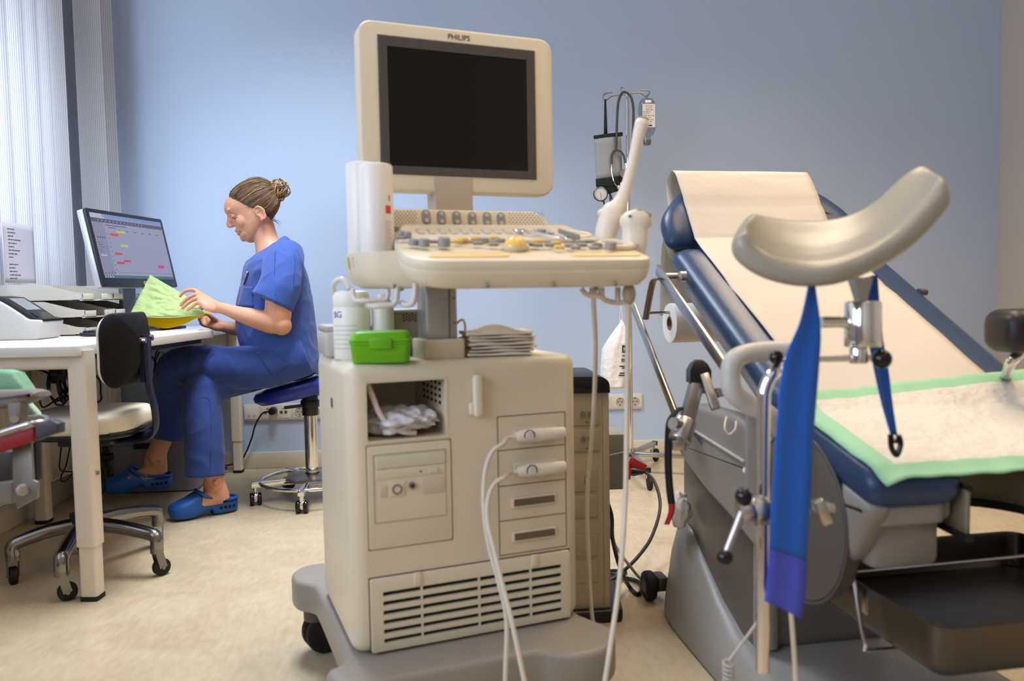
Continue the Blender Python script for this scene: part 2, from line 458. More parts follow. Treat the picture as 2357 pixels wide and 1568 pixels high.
# ---- computer monitor
o_ = dep(240, 660, 3.0); q_ = dep(408, 662, 3.5)
xa = (q_-o_); xa.z = 0; WM = .51; xa.normalize()
na = V((xa.y, -xa.x, 0))                               # faces the woman
ua = (V((0, 0, 1))*math.cos(.21)-na*math.sin(.21)); nm = xa.cross(ua)
MM = Matrix((xa, ua, nm)).transposed().to_4x4(); MM.translation = o_   # local x right, y up, z out of the screen
cm = Thing('computer_monitor', 'black desktop monitor showing a calendar on its silver stand beside the window', 'monitor', (o_+xa*.25).to_2d().to_3d()+V((0, 0, DZ)))
HM = .305
M_bez = mat('monitor_bezel', '#1d2029', .35)
M_silver = mat('silver_plastic', '#c6c9cf', .3, .3)
hs = MB().prism(rpoly(WM, HM, .008, 3, WM/2, HM/2), .012, MM, bev=.002, z0=-.012); hs.build('bezel', M_bez, cm)
MB().prism(rpoly(WM-.002, HM-.002, .008, 3, WM/2, HM/2), .026, MM, bev=.003, z0=-.0385).build('rear_housing', M_silver, cm)
def emat(name, col, s=1.0):
    m = bpy.data.materials.new(name); m.use_nodes = True; nt = m.node_tree; b = nt.nodes['Principled BSDF']
    b.inputs['Base Color'].default_value = lin('#08080a'); b.inputs['Roughness'].default_value = .25
    b.inputs['Emission Color'].default_value = lin(col); b.inputs['Emission Strength'].default_value = s
    return m
S1 = [emat('screen_'+n, c) for n, c in (('body', '#86869f'), ('bar', '#4a4655'), ('side', '#79798f'), ('blue', '#6d80ad'), ('red', '#b8402f'), ('lime', '#a3b62c'), ('pink', '#b4357a'), ('teal', '#3a5c64'), ('text', '#3c3c4a'), ('pale', '#a3a4bb'), ('crimson', '#b22f46'))]
x0, x1, y0, y1 = .017, WM-.017, .034, HM-.016
W_, H_ = x1-x0, y1-y0
sc = MB()
def rect(mb, k, a, b, c, d, lev=1):                    # fractions of the screen: x0,x1 and y (from the top)
    z = .0002+.0003*lev
    mb.mat(k).add([(x0+a*W_, y1-c*H_, z), (x0+b*W_, y1-c*H_, z), (x0+b*W_, y1-d*H_, z), (x0+a*W_, y1-d*H_, z)], [[0, 1, 2, 3]], MM)
rect(sc, 0, 0, 1, 0, 1, 0)
rect(sc, 9, 0, .18, 0, .07); rect(sc, 3, .15, 1, .0, .055); rect(sc, 1, 0, 1, .075, .135); rect(sc, 2, 0, .15, .135, .95)
for i in range(13): rect(sc, 0, .08+.05*i, .095+.05*i, .095, .115, 2)
rect(sc, 8, .17, .45, .165, .175, 2); rect(sc, 8, .2, .3, .2, .21, 2)
for i in range(6): rect(sc, 8, .32+.11*i, .36+.11*i, .235, .245, 2)
rect(sc, 9, .16, 1, .25, .252, 2)
for i in range(9): rect(sc, 8, .17, .185, .3+.07*i, .31+.07*i, 2)
for i in range(5): rect(sc, 8, .02, .05+.02*(i % 3), .45+.035*i, .458+.035*i, 2)
for i in range(4): rect(sc, 8, .03+.03*i, .045+.03*i, .36, .385, 2)
rect(sc, 9, .02, .1, .64, .66, 2)
rect(sc, 4, .205, .315, .295, .33, 3); rect(sc, 5, .30, .415, .24, .275, 3); rect(sc, 5, .31, .41, .46, .495, 3)
rect(sc, 4, .205, .305, .595, .63, 3); rect(sc, 10, .205, .305, .74, .775, 3); rect(sc, 10, .305, .40, .705, .74, 3); rect(sc, 6, .79, .885, .76, .815, 3)
rect(sc, 7, 0, 1, .955, 1); rect(sc, 8, .1, 1, .905, .908, 2)
for i in range(4): rect(sc, 9, .01+.03*i, .025+.03*i, .965, .99, 2)
for i in range(4): rect(sc, 8, .02+.04*i, .035+.04*i, .915, .93, 2)
scr = sc.build('screen', S1, cm, weld=False, smooth=0)
MB().lathe([(.0062, 0), (.0085, 0), (.0085, .0006), (.0062, .0006), (.0062, 0)], MM @ Matrix.Translation((WM*.53, .016, .0002)), 20).text('hp', .009, MM @ Matrix.Translation((WM*.53, .016, .0003)) @ Matrix.Shear('XZ', 4, (0, 0)), .0003).build('logo', M_silver, cm)
MB().cyl(MM @ V((WM-.03, .014, .0)), MM @ V((WM-.03, .014, .001)), .002, n=10).build('power_light', M_silver, cm)
# stand
bc = MM @ V((.235, .06, -.05)); M_stand = mat('monitor_stand', '#6d7080', .35, .4)
st = MB().prism(rpoly(.085, .026, .008, 3), bc.z+.02-DZ-.012, Matrix.Translation((bc.x, bc.y, DZ+.012)) @ Matrix.Rotation(math.atan2(xa.y, xa.x), 4, 'Z'), bev=.003)
st.bar(bc, MM @ V((.235, .1, -.045)), .07, .018, up=nm)
st.build('stand_post', M_stand, cm)
MB().prism(rpoly(.22, .18, .03, 5), .012, Matrix.Translation((bc.x+.10, bc.y, DZ)) @ Matrix.Rotation(math.atan2(xa.y, xa.x), 4, 'Z'), bev=.004).build('stand_base', M_black, cm)
pts = [MM @ V((.31, .03, -.03)), MM @ V((.315, -.02, -.03)), MM @ V((.28, -.075, -.02)), MM @ V((.25, -.10, -.01)), MM @ V((.255, -.15, -.01)), V((bc.x+.05, bc.y+.06, DZ+.01)), V((bc.x-.2, bc.y+.12, DZ+.006))]
MB().tube(spline(pts, 7), .0042, 8).build('cable', M_black, cm)

# ---- letter trays: two stacks of three
M_tray = mat('ivory_tray_plastic', '#d3cdc0', .35)
def tray(x, y, z, lab, w=.255, L=.365, h=.06):
    t = Thing('letter_tray', lab, 'letter tray', (x, y, z), 0, 'letter trays on the desk')
    tk = .003
    prof = [(-L, .0), (-.02, .0), (0, .012), (0, .028), (-.03, .03), (-.14, h), (-L, h)]     # x, z of the side panel
    for yy in (0, w-tk):
        mb = MB()
        a = [V((px, yy, pz)) for px, pz in prof]; b = [V((px, yy+tk, pz)) for px, pz in prof]
        n = len(prof)
        mb.add(a+b, [list(range(n))[::-1], list(range(n, 2*n))]+[[i, (i+1) % n, n+(i+1) % n, n+i] for i in range(n)])
        mb.build('side_panel', M_tray, t, local=True, smooth=20)
    MB().bx((-L, 0, 0), (-.01, w, tk)).bx((-L, 0, 0), (-L+tk, w, h)).build('tray_floor', M_tray, t, local=True)
    # front lip in two halves with a finger notch
    for a, b in ((0, .09), (w-.09, w)):
        MB().bx((-.035, a, 0), (0, b, .004)).bx((-.004, a, 0), (0, b, .026), bev=.001).build('front_lip', M_tray, t, local=True)
    return t
tl = [['bottom ivory letter tray of the stack nearest the label printer', 'middle ivory letter tray of the stack nearest the label printer', 'topmost ivory letter tray with an orange hand sticker, behind the label printer'],
      ['bottom ivory letter tray of the stack beside the monitor stand', 'middle ivory letter tray of the stack beside the monitor stand', 'topmost ivory letter tray of the stack beside the monitor stand']]
for s, (tx, ty) in enumerate(((-1.297, 2.945), (-1.297, 3.207))):
    for k in range(3):
        t = tray(tx+(0, .002, -.004)[k], ty, DZ+.001+k*.0615, tl[s][k])
        if s == 0 and k == 2:
            hm = MB(); M_org = mat('orange_sticker', '#e08a1e', .5)
            Mx = Matrix.Translation((-.345, -.0012, .026)) @ Matrix.Rotation(PI/2, 4, 'X')
            hm.prism(rpoly(.013, .016, .005, 3), .001, Mx); hm.prism(rpoly(.003, .012, .0014, 3, -.004, .012), .001, Mx @ Matrix.Rotation(.15, 4, 'Z')); hm.prism(rpoly(.003, .012, .0014, 3, .003, .013), .001, Mx @ Matrix.Rotation(-.15, 4, 'Z'))
            hm.prism(rpoly(.009, .003, .0014, 3, -.008, -.002), .001, Mx @ Matrix.Rotation(.5, 4, 'Z')); hm.prism(rpoly(.006, .014, .002, 3, .0, -.013), .001, Mx)
            hm.build('sticker', M_org, t, local=True)

# ---- label printer
lp = Thing('label_printer', 'white label printer with a sloping black top at the near end of the desk', 'label printer', (-1.62, 2.72, DZ))
w2 = .0
Pp = [(-.18, 0), (.135, 0), (.148, .075), (.135, .082), (.07, .125), (.03, .138), (-.06, .145), (-.14, .13), (-.18, .09)]
Mlp = Matrix.Translation((-1.62, 2.86, DZ)) @ Matrix.Rotation(PI/2, 4, 'X')
# profile in px -> measured in the x-z plane
def xz(px, py, yv): p = pln(px, py, 1, yv); return (p.x+1.62, p.z-DZ)
YP = 2.70
pf = [xz(-55, 774, YP), xz(128, 770, YP), xz(138, 736, YP), xz(104, 735, YP), xz(92, 726, YP), xz(60, 705, YP), xz(33, 690, YP), xz(12, 684, YP), xz(-30, 684, YP), xz(-55, 692, YP)]
pf[0] = (pf[0][0], 0); pf[1] = (pf[1][0], 0)
Mlp = Matrix.Translation((-1.675, YP+.15, DZ)) @ Matrix.Rotation(PI/2, 4, 'X')
MB().prism(roundpoly(pf, .012, 3), .15, Mlp, bev=.006).build('body', M_white, lp)
tpf = [xz(138, 737, YP), xz(108, 737, YP), xz(60, 705, YP), xz(33, 690, YP), xz(12, 684, YP), xz(-30, 684, YP)]
up = [(a, b+.004) for a, b in tpf]
bk = [(a-.001, b-.004) for a, b in tpf][::-1]
tp = [(tpf[0][0]+.001, tpf[0][1]+.004)]+[(a+.014, b+.008) for a, b in tpf[1:4]]+[(a, b+.004) for a, b in tpf[4:]]
MB().prism(tp+bk, .13, Matrix.Translation((-1.675, YP+.14, DZ)) @ Matrix.Rotation(PI/2, 4, 'X'), bev=.001).build('top_cover', M_black, lp)
a_, b_ = V((tp[1][0]-1.675, YP+.075, DZ+tp[1][1]+.001)), V((tp[3][0]-1.675, YP+.075, DZ+tp[3][1]+.001))
MB().bar(a_+(b_-a_)*.35, a_+(b_-a_)*.92, .09, .003).build('label_window', mat('smoked_window', '#8b8f92', .12), lp)
MB().bar(a_+(b_-a_)*-.1, a_+(b_-a_)*.22, .1, .004).build('label_slot', M_blackg, lp)

# ---- notice sheet and papers
M_sheet = mat('backlit_sheet', '#c3bfca', .8)  # white sheet lit from behind; its greyness is put into the colour
M_ink = mat('black_ink', '#2a2830', .7)
nx = -1.56
pa, pb = pln(76, 521, 0, nx), pln(76, 660, 0, nx)
yr, zt = pa.y, pa.z
yl = yr-.21; zb = max(zt-.30, .932)
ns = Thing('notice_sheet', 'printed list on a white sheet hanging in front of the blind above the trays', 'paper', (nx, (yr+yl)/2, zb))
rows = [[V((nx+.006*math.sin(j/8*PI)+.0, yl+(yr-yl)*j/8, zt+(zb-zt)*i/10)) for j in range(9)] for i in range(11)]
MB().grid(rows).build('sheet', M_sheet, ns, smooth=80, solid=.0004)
tx = MB(); rnd = random.Random(3); zz = zt-.022; k = 0
for blk in (9, 6, 4):
    for i in range(blk):
        L = .022+rnd.random()*.05*(1.3 if i % 3 == 0 else .7)
        y = yl+.028
        while L > 0 and zz > zb+.008:
            s_ = min(L, .006+rnd.random()*.012)
            xb = nx+.006*math.sin((y+s_/2-yl)/.21*PI); tx.bx((xb+.0003, y, zz-.0025), (xb+.0010, y+s_, zz)); y += s_+.0025; L -= s_+.0025
        zz -= .0125
    zz -= .013
tx.build('printed_text', M_ink, ns, smooth=0)
MB().prism([(-.14, -.10), (.14, -.1), (.14, .1), (-.14, .1)], .0015, Matrix.Translation((-1.115, 3.09, DZ+.0003)) @ Matrix.Rotation(.05, 4, 'Z')).build('paper_sheet', M_paper)
tag(bpy.data.objects['paper_sheet'], 'white sheet lying on the desk under the yellow pages', 'paper')
kb = Thing('keyboard', 'dark computer keyboard lying on the desk behind the yellow pages', 'keyboard', (-1.18, 3.235, DZ))
MB().box((.15, .36, .012), (-1.21, 3.03, DZ+.0082), bev=.003, rot=(0, 0, .05)).build('case', M_bez, kb)
kk = MB()
for i in range(5):
    for j in range(14): kk.box((.02, .02, .006), (-1.26+.025*i, 2.87+.0245*j, DZ+.017), bev=.002, seg=1)
kk.build('keys', M_black, kb)

# ---- office chair tucked under the desk
M_seatv = mat('cream_vinyl', '#ded3bd', .42, bump=.05, bscale=200)
oc = Thing('office_chair', 'cream office chair with black backrest shell and polished five-star base under the desk', 'chair', (-1.13, 2.6, 0))
cx, cy = -1.18, 2.60
caster_proto = None
M_alu = mat('polished_aluminium', '#8d8984', .22, 1)
tips = [(-1.348, 2.50), (-1.132, 2.345), (-.93, 2.525), (-1.035, 2.83), (-1.27, 2.78)]
def caster(x, y, parent, r=.027, zt=.09, name='caster', a=0, mw=M_rubber):
    c = MB().cyl((x, y, zt-.014), (x, y, zt), .02, n=16).build(name, M_dsteel, parent)
    d = V((math.cos(a), math.sin(a), 0)); p = V((-d.y, d.x, 0))
    ctr = V((x, y, r))+d*.012
    MB().cyl(ctr-p*.011, ctr+p*.011, r, n=20, bev=.004).build('wheel', mw, c)
    fk = MB()
    for sg in (-1, 1): fk.bar(V((x, y, zt-.012))+p*sg*.015, ctr+p*sg*.015, .024, .003, up=p)
    fk.cyl(ctr-p*.018, ctr+p*.018, .006, n=10).build('fork', M_dsteel, c)
    return c
for i, (x, y) in enumerate(tips):
    d = V((x-cx, y-cy, 0)); L = d.length; d.normalize()
    P = spline([V((cx, cy, .155))+d*.02, V((cx, cy, .150))+d*L*.5, V((x, y, .132))-d*.02, V((x, y, .118)), V((x, y, .09))], 6)
    n = len(P); rr = [.024-.004*min(1, k/(n*.6)) for k in range(n)]
    lgo = MB().tube(P, rr, 14).build('base_arm', M_alu, oc)
    caster(x, y, lgo, a=(2.2, .5, .8, -1.3, 1)[i])
MB().cyl((cx, cy, .10), (cx, cy, .19), .04).cyl((cx, cy, .19), (cx*.3-1.105*.7, cy*.3+2.585*.7, .43), .016).cyl((cx, cy, .19), (cx, cy, .3), .025).build('gas_column', M_black, oc)
sx, sy = -1.135, 2.585
MB().prism(rpoly(.345, .345, .13, 9, sx, sy), .058, bev=.02, seg=5, z0=.465).build('seat_cushion', M_seatv, oc)
MB().prism(rpoly(.31, .31, .11, 8, sx, sy), .02, bev=.006, z0=.447).box((.16, .12, .03), (sx, sy, .43), bev=.008).build('seat_plate', M_black, oc)
MB().tube([V((sx+.174*math.cos(a), sy+.174*math.sin(a), .468)) for a in [(-.9+1.8*i/12) for i in range(13)]], .008, 8).build('seat_edge_strip', M_black, oc)
# backrest: curved shell
def shell(r0, w, z0, z1, x0, y0, thick, curve, nh=16, nv=12):
    ou = []; 
    def pt(u, v, off):
        # u -1..1 across, v 0..1 up
        a = u*curve
        rad = w/(2*curve)
        return V((x0+(rad+off)*math.cos(a)-rad+ .03*(v-.5)**2*4*0 + .012*math.sin(v*PI), y0+(rad+off)*math.sin(a), z0+(z1-z0)*v))
    # rounded-rectangle outline
    out = rpoly(2, 1, .33, 8, 0, .5)
    ctr = []
    R = []
    for sc_, off in ((.0, thick*.5), (.45, thick*.5), (.8, thick*.5), (.93, thick*.46), (.985, thick*.3), (1.0, 0), (.985, -thick*.3), (.93, -thick*.46), (.8, -thick*.5), (.45, -thick*.5), (.0, -thick*.5)):
        R.append([pt(u*max(sc_, .001), .5+(v-.5)*max(sc_, .001), off) for u, v in out])
    return R
bx0, by0 = -.93, 2.46
MB().loft(shell(0, .335, .612, .828, bx0, by0, .018, .8)).build('backrest_shell', mat('black_shell', '#100e0d', .6, spec=.2), oc)
MB().loft(shell(0, .318, .619, .821, bx0-.013, by0, .018, .8)).build('backrest_pad', M_seatv, oc)
M_bar = mat('navy_metal_bar', '#1c2238', .4, .3)
MB().bar((bx0+.012, by0-.0, .62), (bx0+.018, by0, .76), .05, .012, up=(1, 0, 0)).tube(spline([V((bx0+.02, by0, .76)), V((bx0+.022, by0, .62)), V((bx0+.026, by0+.03, .52)), V((bx0+.0, by0+.07, .45)), V((sx+.1, sy, .428)), V((sx, sy, .428))], 6), .02, 12, flat=.45).build('back_bar', M_bar, oc)
for dy, dz in ((-.028, .745), (.028, .75)): MB().cyl((bx0+.012, by0+dy, dz), (bx0+.03, by0+dy, dz), .009, n=12).build('screw', M_chrome, oc)

# ---- things under the desks
M_cable = mat('black_cable', '#101010', .45)
def loopcable(pts, r=.004, n=6): return spline(pts, n)
cb = MB()
rnd = random.Random(11)
def coil(c, r, turns, ax=0.0, jit=.25):
    pts = []
    for i in range(turns*10):
        a = i/10*2*PI; rr = r*(1+jit*math.sin(i*.37+ax))
        pts.append(V((c[0]+.02*math.sin(a*.5+ax), c[1]+rr*math.cos(a), c[2]+rr*1.1*math.sin(a)+.02*math.sin(i*.2))))
    return pts
c0 = pln(140, 890, 0, -1.50)
cb.tube(coil(c0, .055, 5, .3), .0042, 7)
cb.tube(coil(c0+V((.03, .05, .03)), .04, 4, 1.3), .0035, 7)
cb.box((.05, .05, .09), c0+V((0, -.02, .06)), bev=.012)
cb.tube(spline([c0+V((0, .04, .04)), pln(118, 862, 0, -1.45), pln(80, 850, 0, -1.5), V((-1.55, 2.6, .70))], 8), .004, 7)
cb.tube(spline([c0+V((0, -.02, -.04)), pln(100, 938, 0, -1.5), pln(88, 915, 0, -1.5), pln(60, 900, 0, -1.5), V((-1.6, 2.5, .5)), V((-1.62, 2.5, .7))], 8), .0035, 7)
cb.tube(spline([V((-1.5, 3.0, .69)), pln(215, 860, 0, -1.4), pln(232, 905, 0, -1.4), pln(225, 925, 0, -1.4), pln(160, 915, 0, -1.45), c0], 8), .004, 7)
cb.build('cable_bundle', M_cable); tag(bpy.data.objects['cable_bundle'], 'tangled coil of black cables hanging under the desk in front of the radiator', 'cables')
c1 = pln(362, 860, 0, -1.22)
cb = MB().tube(coil(c1, .06, 5, .9), .0042, 7).tube(coil(c1+V((.02, .03, -.03)), .05, 3, 2), .0042, 7)
cb.tube(spline([c1, pln(358, 820, 0, -1.2), pln(372, 796, 0, -1.2), pln(392, 785, 0, -1.2), V((-1.25, 3.4, .69))], 8), .004, 7)
cb.build('cable_bundle', M_cable); tag(bpy.data.objects['cable_bundle.001'], 'loops of black cable hanging behind the office chair backrest', 'cables')
tc_ = MB().tube(spline([pln(144, 1010, 0, -1.55), pln(137, 1075, 0, -1.55), pln(150, 1085, 0, -1.55), pln(168, 1088, 0, -1.55), pln(150, 1108, 0, -1.55), pln(140, 1100, 0, -1.55), pln(155, 1060, 0, -1.55), pln(152, 1000, 0, -1.55), V((-1.56, 3.0, .5)), V((-1.57, 2.95, .7))], 8), .0028, 7)
tag(tc_.build('cable', M_cable), 'thin black cable looping down in front of the radiator', 'cable')
ps = Thing('power_strip', 'black power strip with plugs hanging behind the front desk leg', 'power strip', pln(228, 1030, 0, -1.42))
p0 = pln(228, 1035, 0, -1.42)
MB().box((.04, .05, .16), p0, bev=.008).build('housing', M_black, ps)
MB().cyl(p0+V((.02, 0, .03)), p0+V((.05, 0, .03)), .017, n=14).cyl(p0+V((.02, .0, -.03)), p0+V((.05, 0, -.03)), .017, n=14).build('plugs', M_black, ps)
MB().tube(spline([p0+V((0, 0, .08)), p0+V((0, .0, .2)), V((-1.42, 3.0, .69))], 6), .004, 7).tube(spline([p0+V((.01, 0, -.08)), p0+V((0, .03, -.17)), p0+V((-.08, .02, -.28))], 6), .004, 7).build('power_cable', M_cable, ps)

sb = Thing('storage_box', 'grey translucent plastic storage box with lid under the side desk', 'storage box', (-1.33, 3.78, 0))
M_tub = mat('grey_tub_plastic', '#8d8e97', .4)
rings = [[V((-1.33+a*k, 3.78+b*k, z)) for a, b in rpoly(.40, .34, .04, 4)] for k, z in ((.88, .005), (.9, .02), (1.0, .215), (1.04, .22), (1.04, .228))]
MB().loft(rings).build('tub', M_tub, sb)
MB().prism(rpoly(.425, .36, .045, 5, -1.33, 3.78), .02, z0=.228, bev=.006).prism(rpoly(.34, .27, .04, 5, -1.33, 3.78), .03, z0=.24, bev=.008).build('lid', M_tub, sb)
MB().box((.09, .012, .022), (-1.36, 3.60, .216), bev=.003).build('latch', M_black, sb)
bt = MB().tube(spline([pln(385, 1112, 2, .03), pln(408, 1113, 2, .03), pln(430, 1109, 2, .03), pln(450, 1099, 2, .03), pln(480, 1083, 2, .03), pln(520, 1075, 2, .03)], 6), .015, 12)
bt.build('foot_bar', mat('blue_tube', '#1d2f74', .35)); tag(bpy.data.objects['foot_bar'], 'curved blue tube lying on the floor between the two clogs', 'tube')

# ---- wall sockets
M_sock = mat('socket_white', '#ddd6c8', .3)
def socket_strip(name, lab, px0, px1, py, kinds, cat='socket strip'):
    a, b = pln(px0, py, 1, WY-.004), pln(px1, py, 1, WY-.004)
    z = .385 if name == 'a' else (a.z+b.z)/2
    z = (a.z+b.z)/2
    t = Thing('socket_strip', lab, cat, ((a.x+b.x)/2, WY-.012, z-.04))
    MB().bx((a.x, WY-.012, z-.04), (b.x, WY, z+.04), bev=.003).build('frame', M_sock, t)
    n = len(kinds); s = (b.x-a.x)/n
    for i, k in enumerate(kinds):
        x = a.x+s*(i+.5)
        MS = Matrix.Translation((x, WY-.012, z)) @ Matrix.Rotation(PI/2, 4, 'X')
        o = MB().prism(rpoly(min(s, .075)-.008, .062, .003, 2), .002, MS, bev=.0008).build('module', M_sock, t)
        if k == 's':
            MB().lathe([(.0, .0025), (.019, .0025), (.0205, .0045), (.0225, .0045), (.023, .002)], MS, 28).build('socket_well', mat('socket_well', '#b5afa4', .4), o)
            MB().cyl(MS @ V((-.0095, 0, .002)), MS @ V((-.0095, 0, .0035)), .0026, n=10).cyl(MS @ V((.0095, 0, .002)), MS @ V((.0095, 0, .0035)), .0026, n=10).box((.004, .006, .002), (0, .018, .003), MS).box((.004, .006, .002), (0, -.018, .003), MS).build('contacts', M_black, o)
        elif k == 'e':
            mb = MB()
            for xx in (-.011, .011): mb.lathe([(.0, .003), (.0035, .003), (.0035, .004), (.0075, .004), (.0075, .002)], MS @ Matrix.Translation((xx, 0, 0)), 16)
            mb.build('earth_studs', M_dsteel, o)
            MB().box((.012, .006, .0015), (0, .02, .003), MS).build('earth_mark', mat('yellow_mark', '#b9a82a', .5), o)
        elif k == 'd':
            mb = MB()
            for xx in (-.013, .013): mb.box((.012, .010, .0015), (xx, -.013, .003), MS)
            mb.build('data_ports', M_greyl, o)
    return t, z
socket_strip('a', 'cream socket strip with a black plug behind the stool', 562, 745, 948, 'deess')
socket_strip('b', 'cream socket strip on the wall behind the drip stand pole', 1340, 1478, 925, 'ssss')
pp = pln(628, 946, 1, WY-.03)
pg = Thing('power_plug', 'round black plug with cable in the socket strip behind the stool', 'plug', pp)
MB().cyl(pp+V((0, .014, 0)), pp+V((0, -.028, 0)), .021, .018, n=22, bev=.004).build('plug_body', M_black, pg)
MB().tube(spline([pp+V((-.012, -.016, 0)), pln(604, 952, 1, WY-.05), pln(588, 978, 1, WY-.045), pln(579, 1010, 1, WY-.04), pln(566, 1042, 1, WY-.04), pln(553, 1062, 1, WY-.05), pln(530, 1070, 1, WY-.08), V((-1.3, 3.98, .012))], 8), .0042, 8).build('cable', M_cable, pg)

# ---- saddle stool
M_bluev = mat('blue_vinyl', '#1c2f8f', .3, bump=.04, bscale=250)
sx, sy = dep(716, 1000, 3.40).x, dep(716, 1000, 3.40).y
so = Thing('saddle_stool', 'blue vinyl stool with chrome column, foot ring and casters', 'stool', (sx, sy, 0))
ring = []
for k, (s, z) in enumerate(((.0, -.055), (.5, -.055), (.86, -.045), (.98, -.02), (1.0, .0), (.96, .02), (.8, .03), (.4, .034), (0, .034))):
    r = []
    for i in range(40):
        a = 2*PI*i/40; R = .205*(1+.10*math.cos(2*a))
        x, y = R*math.cos(a)*1.03, R*.86*math.sin(a)
        zz = z+.022*(x/.2)+.02*(y/.2)**2*0
        r.append(V((sx+x*max(s, .002), sy+y*max(s, .002),   .492+z*.85+.052*(x*max(s, .002)/.2)*.9)))
    ring.append(r)
MB().loft(ring).build('seat', M_bluev, so)
MB().cyl((sx, sy, .36), (sx, sy, .465), .034, bev=.004).cyl((sx, sy, .395), (sx, sy, .425), .04, bev=.004).bx((sx-.09, sy-.05, .45), (sx+.1, sy+.05, .462)).build('tilt_mechanism', M_black, so)
MB().bar((sx-.03, sy-.02, .405), (sx-.10, sy-.04, .40), .03, .01).build('lever', M_black, so)
MB().cyl((sx, sy, .12), (sx, sy, .37), .028).cyl((sx, sy, .08), (sx, sy, .14), .024).build('column', M_chrome, so)
M_disc = mat('steel_disc', '#85807a', .3, .8)
MB().lathe([(.03, .118), (.03, .121), (.105, .112), (.115, .104), (.115, .099), (.03, .099)], Matrix.Translation((sx, sy, -.01)), 40).build('step_disc', M_disc, so)
R0 = .215
MB().tube([V((sx+R0*math.cos(a), sy+R0*math.sin(a), .088)) for a in [2*PI*i/48 for i in range(48)]], .0085, 12, closed=True).build('foot_ring', M_chrome, so)
pc1, pc2 = pln(604, 1150, 2, .0), pln(713, 1166, 2, 0)
a1 = math.atan2(pc1.y-sy, pc1.x-sx); a2 = math.atan2(pc2.y-sy, pc2.x-sx)
for i in range(5):
    a = math.radians(-163+72*i); d = V((math.cos(a), math.sin(a), 0)); tip = V((sx, sy, 0))+d*.235
    ar = MB().bar(V((sx, sy, .084)), V((tip.x, tip.y, .084))+d*.015, .026, .026, bev=.003).build('base_arm', M_chrome, so)
    MB().cyl((tip.x, tip.y, .045), (tip.x, tip.y, .075), .009, n=14).build('stem', M_chrome, ar)
    p = V((-d.y, d.x, 0)) if i % 2 else d
    q = V((-p.y, p.x, 0)); c = V((tip.x, tip.y, .0265))+q*.008
    for sg in (-1, 1): MB().cyl(c+p*sg*.006, c+p*sg*.024, .0265, n=22, bev=.005).build('wheel', M_blackg, ar)
    MB().sphere(c+V((0, 0, .006)), (.022, .022, .024), 14).build('wheel_hood', M_chrome, ar)
# ================================================================== ultrasound machine
FL = pln(815, 1515, 2, .2); FR = pln(1334, 1418, 2, .2)
ux = (FR-FL).normalized(); uy = V((-ux.y, ux.x, 0)); RZ = math.atan2(ux.y, ux.x)
us = Thing('ultrasound_machine', 'large beige ultrasound machine on a grey wheeled base in the centre of the room', 'ultrasound machine', (FL.x, FL.y, 0), RZ)
CM = us.M
def fr(px, py, yo=0.0):                                # photo pixel on the front plane -> local (x, z)
    p = us.l(plane(px, py, us.w(0, yo, 0), uy)); return p.x, p.z
BW, BD, BZ = .468, .36, .742
body = MB().prism(rpoly(BW, BD, .03, 6, BW/2, BD/2), BZ-.2, bev=.022, seg=4, z0=.2).build('cabinet_body', [M_beigep, M_beiged], us, local=True)
for v in body.data.vertices:                            # the foot of the cabinet tucks in slightly at the left
    pass
R0x, R1x, R0z, R1z = .037, .187, .600, .707
cut(body, MB().bx((R0x, -.05, R0z), (R1x, .22, R1z), bev=.004).build('cutter', M_dark, us, local=True))
bpy.context.view_layer.update()
FM = Matrix.Rotation(PI/2, 4, 'X')                       # local plate frame: x right, y up, z towards the viewer
def plate(x0, x1, z0, z1, th, m, name, par, r=.004, bev=.0015, y=0.0):
    M = Matrix.Translation(((x0+x1)/2, y, (z0+z1)/2)) @ FM
    return MB().prism(rpoly(x1-x0, z1-z0, r, 3), th, M, bev=min(bev, r*.4, th*.3)).build(name, m, par, local=True)
def seam(mb, x0, x1, z0, z1, w=.0016, y=-.0006):
    for a in ((x0, x1, z0-w/2, z0+w/2), (x0, x1, z1-w/2, z1+w/2), (x0-w/2, x0+w/2, z0, z1), (x1-w/2, x1+w/2, z0, z1)):
        mb.bx((a[0], y, a[2]), (a[1], .002, a[3]))
# open compartment
lin_ = MB()
for i in range(5):
    for j in range(4):
        lin_.bx((R1x-.0006, .03+.028*i, R0z+.055+.0125*j), (R1x+.0004, .044+.028*i, R0z+.061+.0125*j))
lin_.build('compartment_vents', M_dark, us, local=True)
fm = MB(); seam(fm, R0x-.002, R1x+.003, R0z-.003, R1z+.003, .003); fm.build('compartment_rim', M_beigep, us, local=True)
# drive panel
dp = plate(.034, .194, .398, .591, .002, M_beigep, 'drive_panel', us, .006)
sm = MB(); seam(sm, .033, .195, .397, .592, .0018); sm.build('panel_gap', M_beiged, dp, local=True)
sm = MB(); seam(sm, .045, .183, .447, .574, .0022, -.0028); sm.build('panel_recess_edge', mat('beige_edge', '#b9aa90', .5), dp, local=True)
M_ivory = mat('ivory_plate', '#d0c9b0', .4); M_lab = mat('faded_label', '#c9bba4', .5)
plate(.05, .182, .548, .571, .0045, M_ivory, 'disc_drive', dp, .001)
plate(.05, .182, .528, .546, .0032, M_beigep, 'drive_fascia', dp, .001)
bt_ = plate(.150, .168, .531, .539, .0055, M_ivory, 'eject_button', dp, .001)
MB().cyl((.134, -.004, .536), (.134, -.002, .536), .0018, n=10).build('drive_light', M_greyd, dp, local=True)
pbm = plate(.073, .103, .4935, .5215, .0036, M_beigep, 'power_plate', dp, .001)
M88 = Matrix.Translation((.088, -.003, .507)) @ FM
MB().lathe([(.0065, 0), (.0065, .003), (.0095, .003), (.0095, 0)], M88, 24).build('power_ring', mat('ring_brown', '#8c7a5e', .4), pbm, local=True)
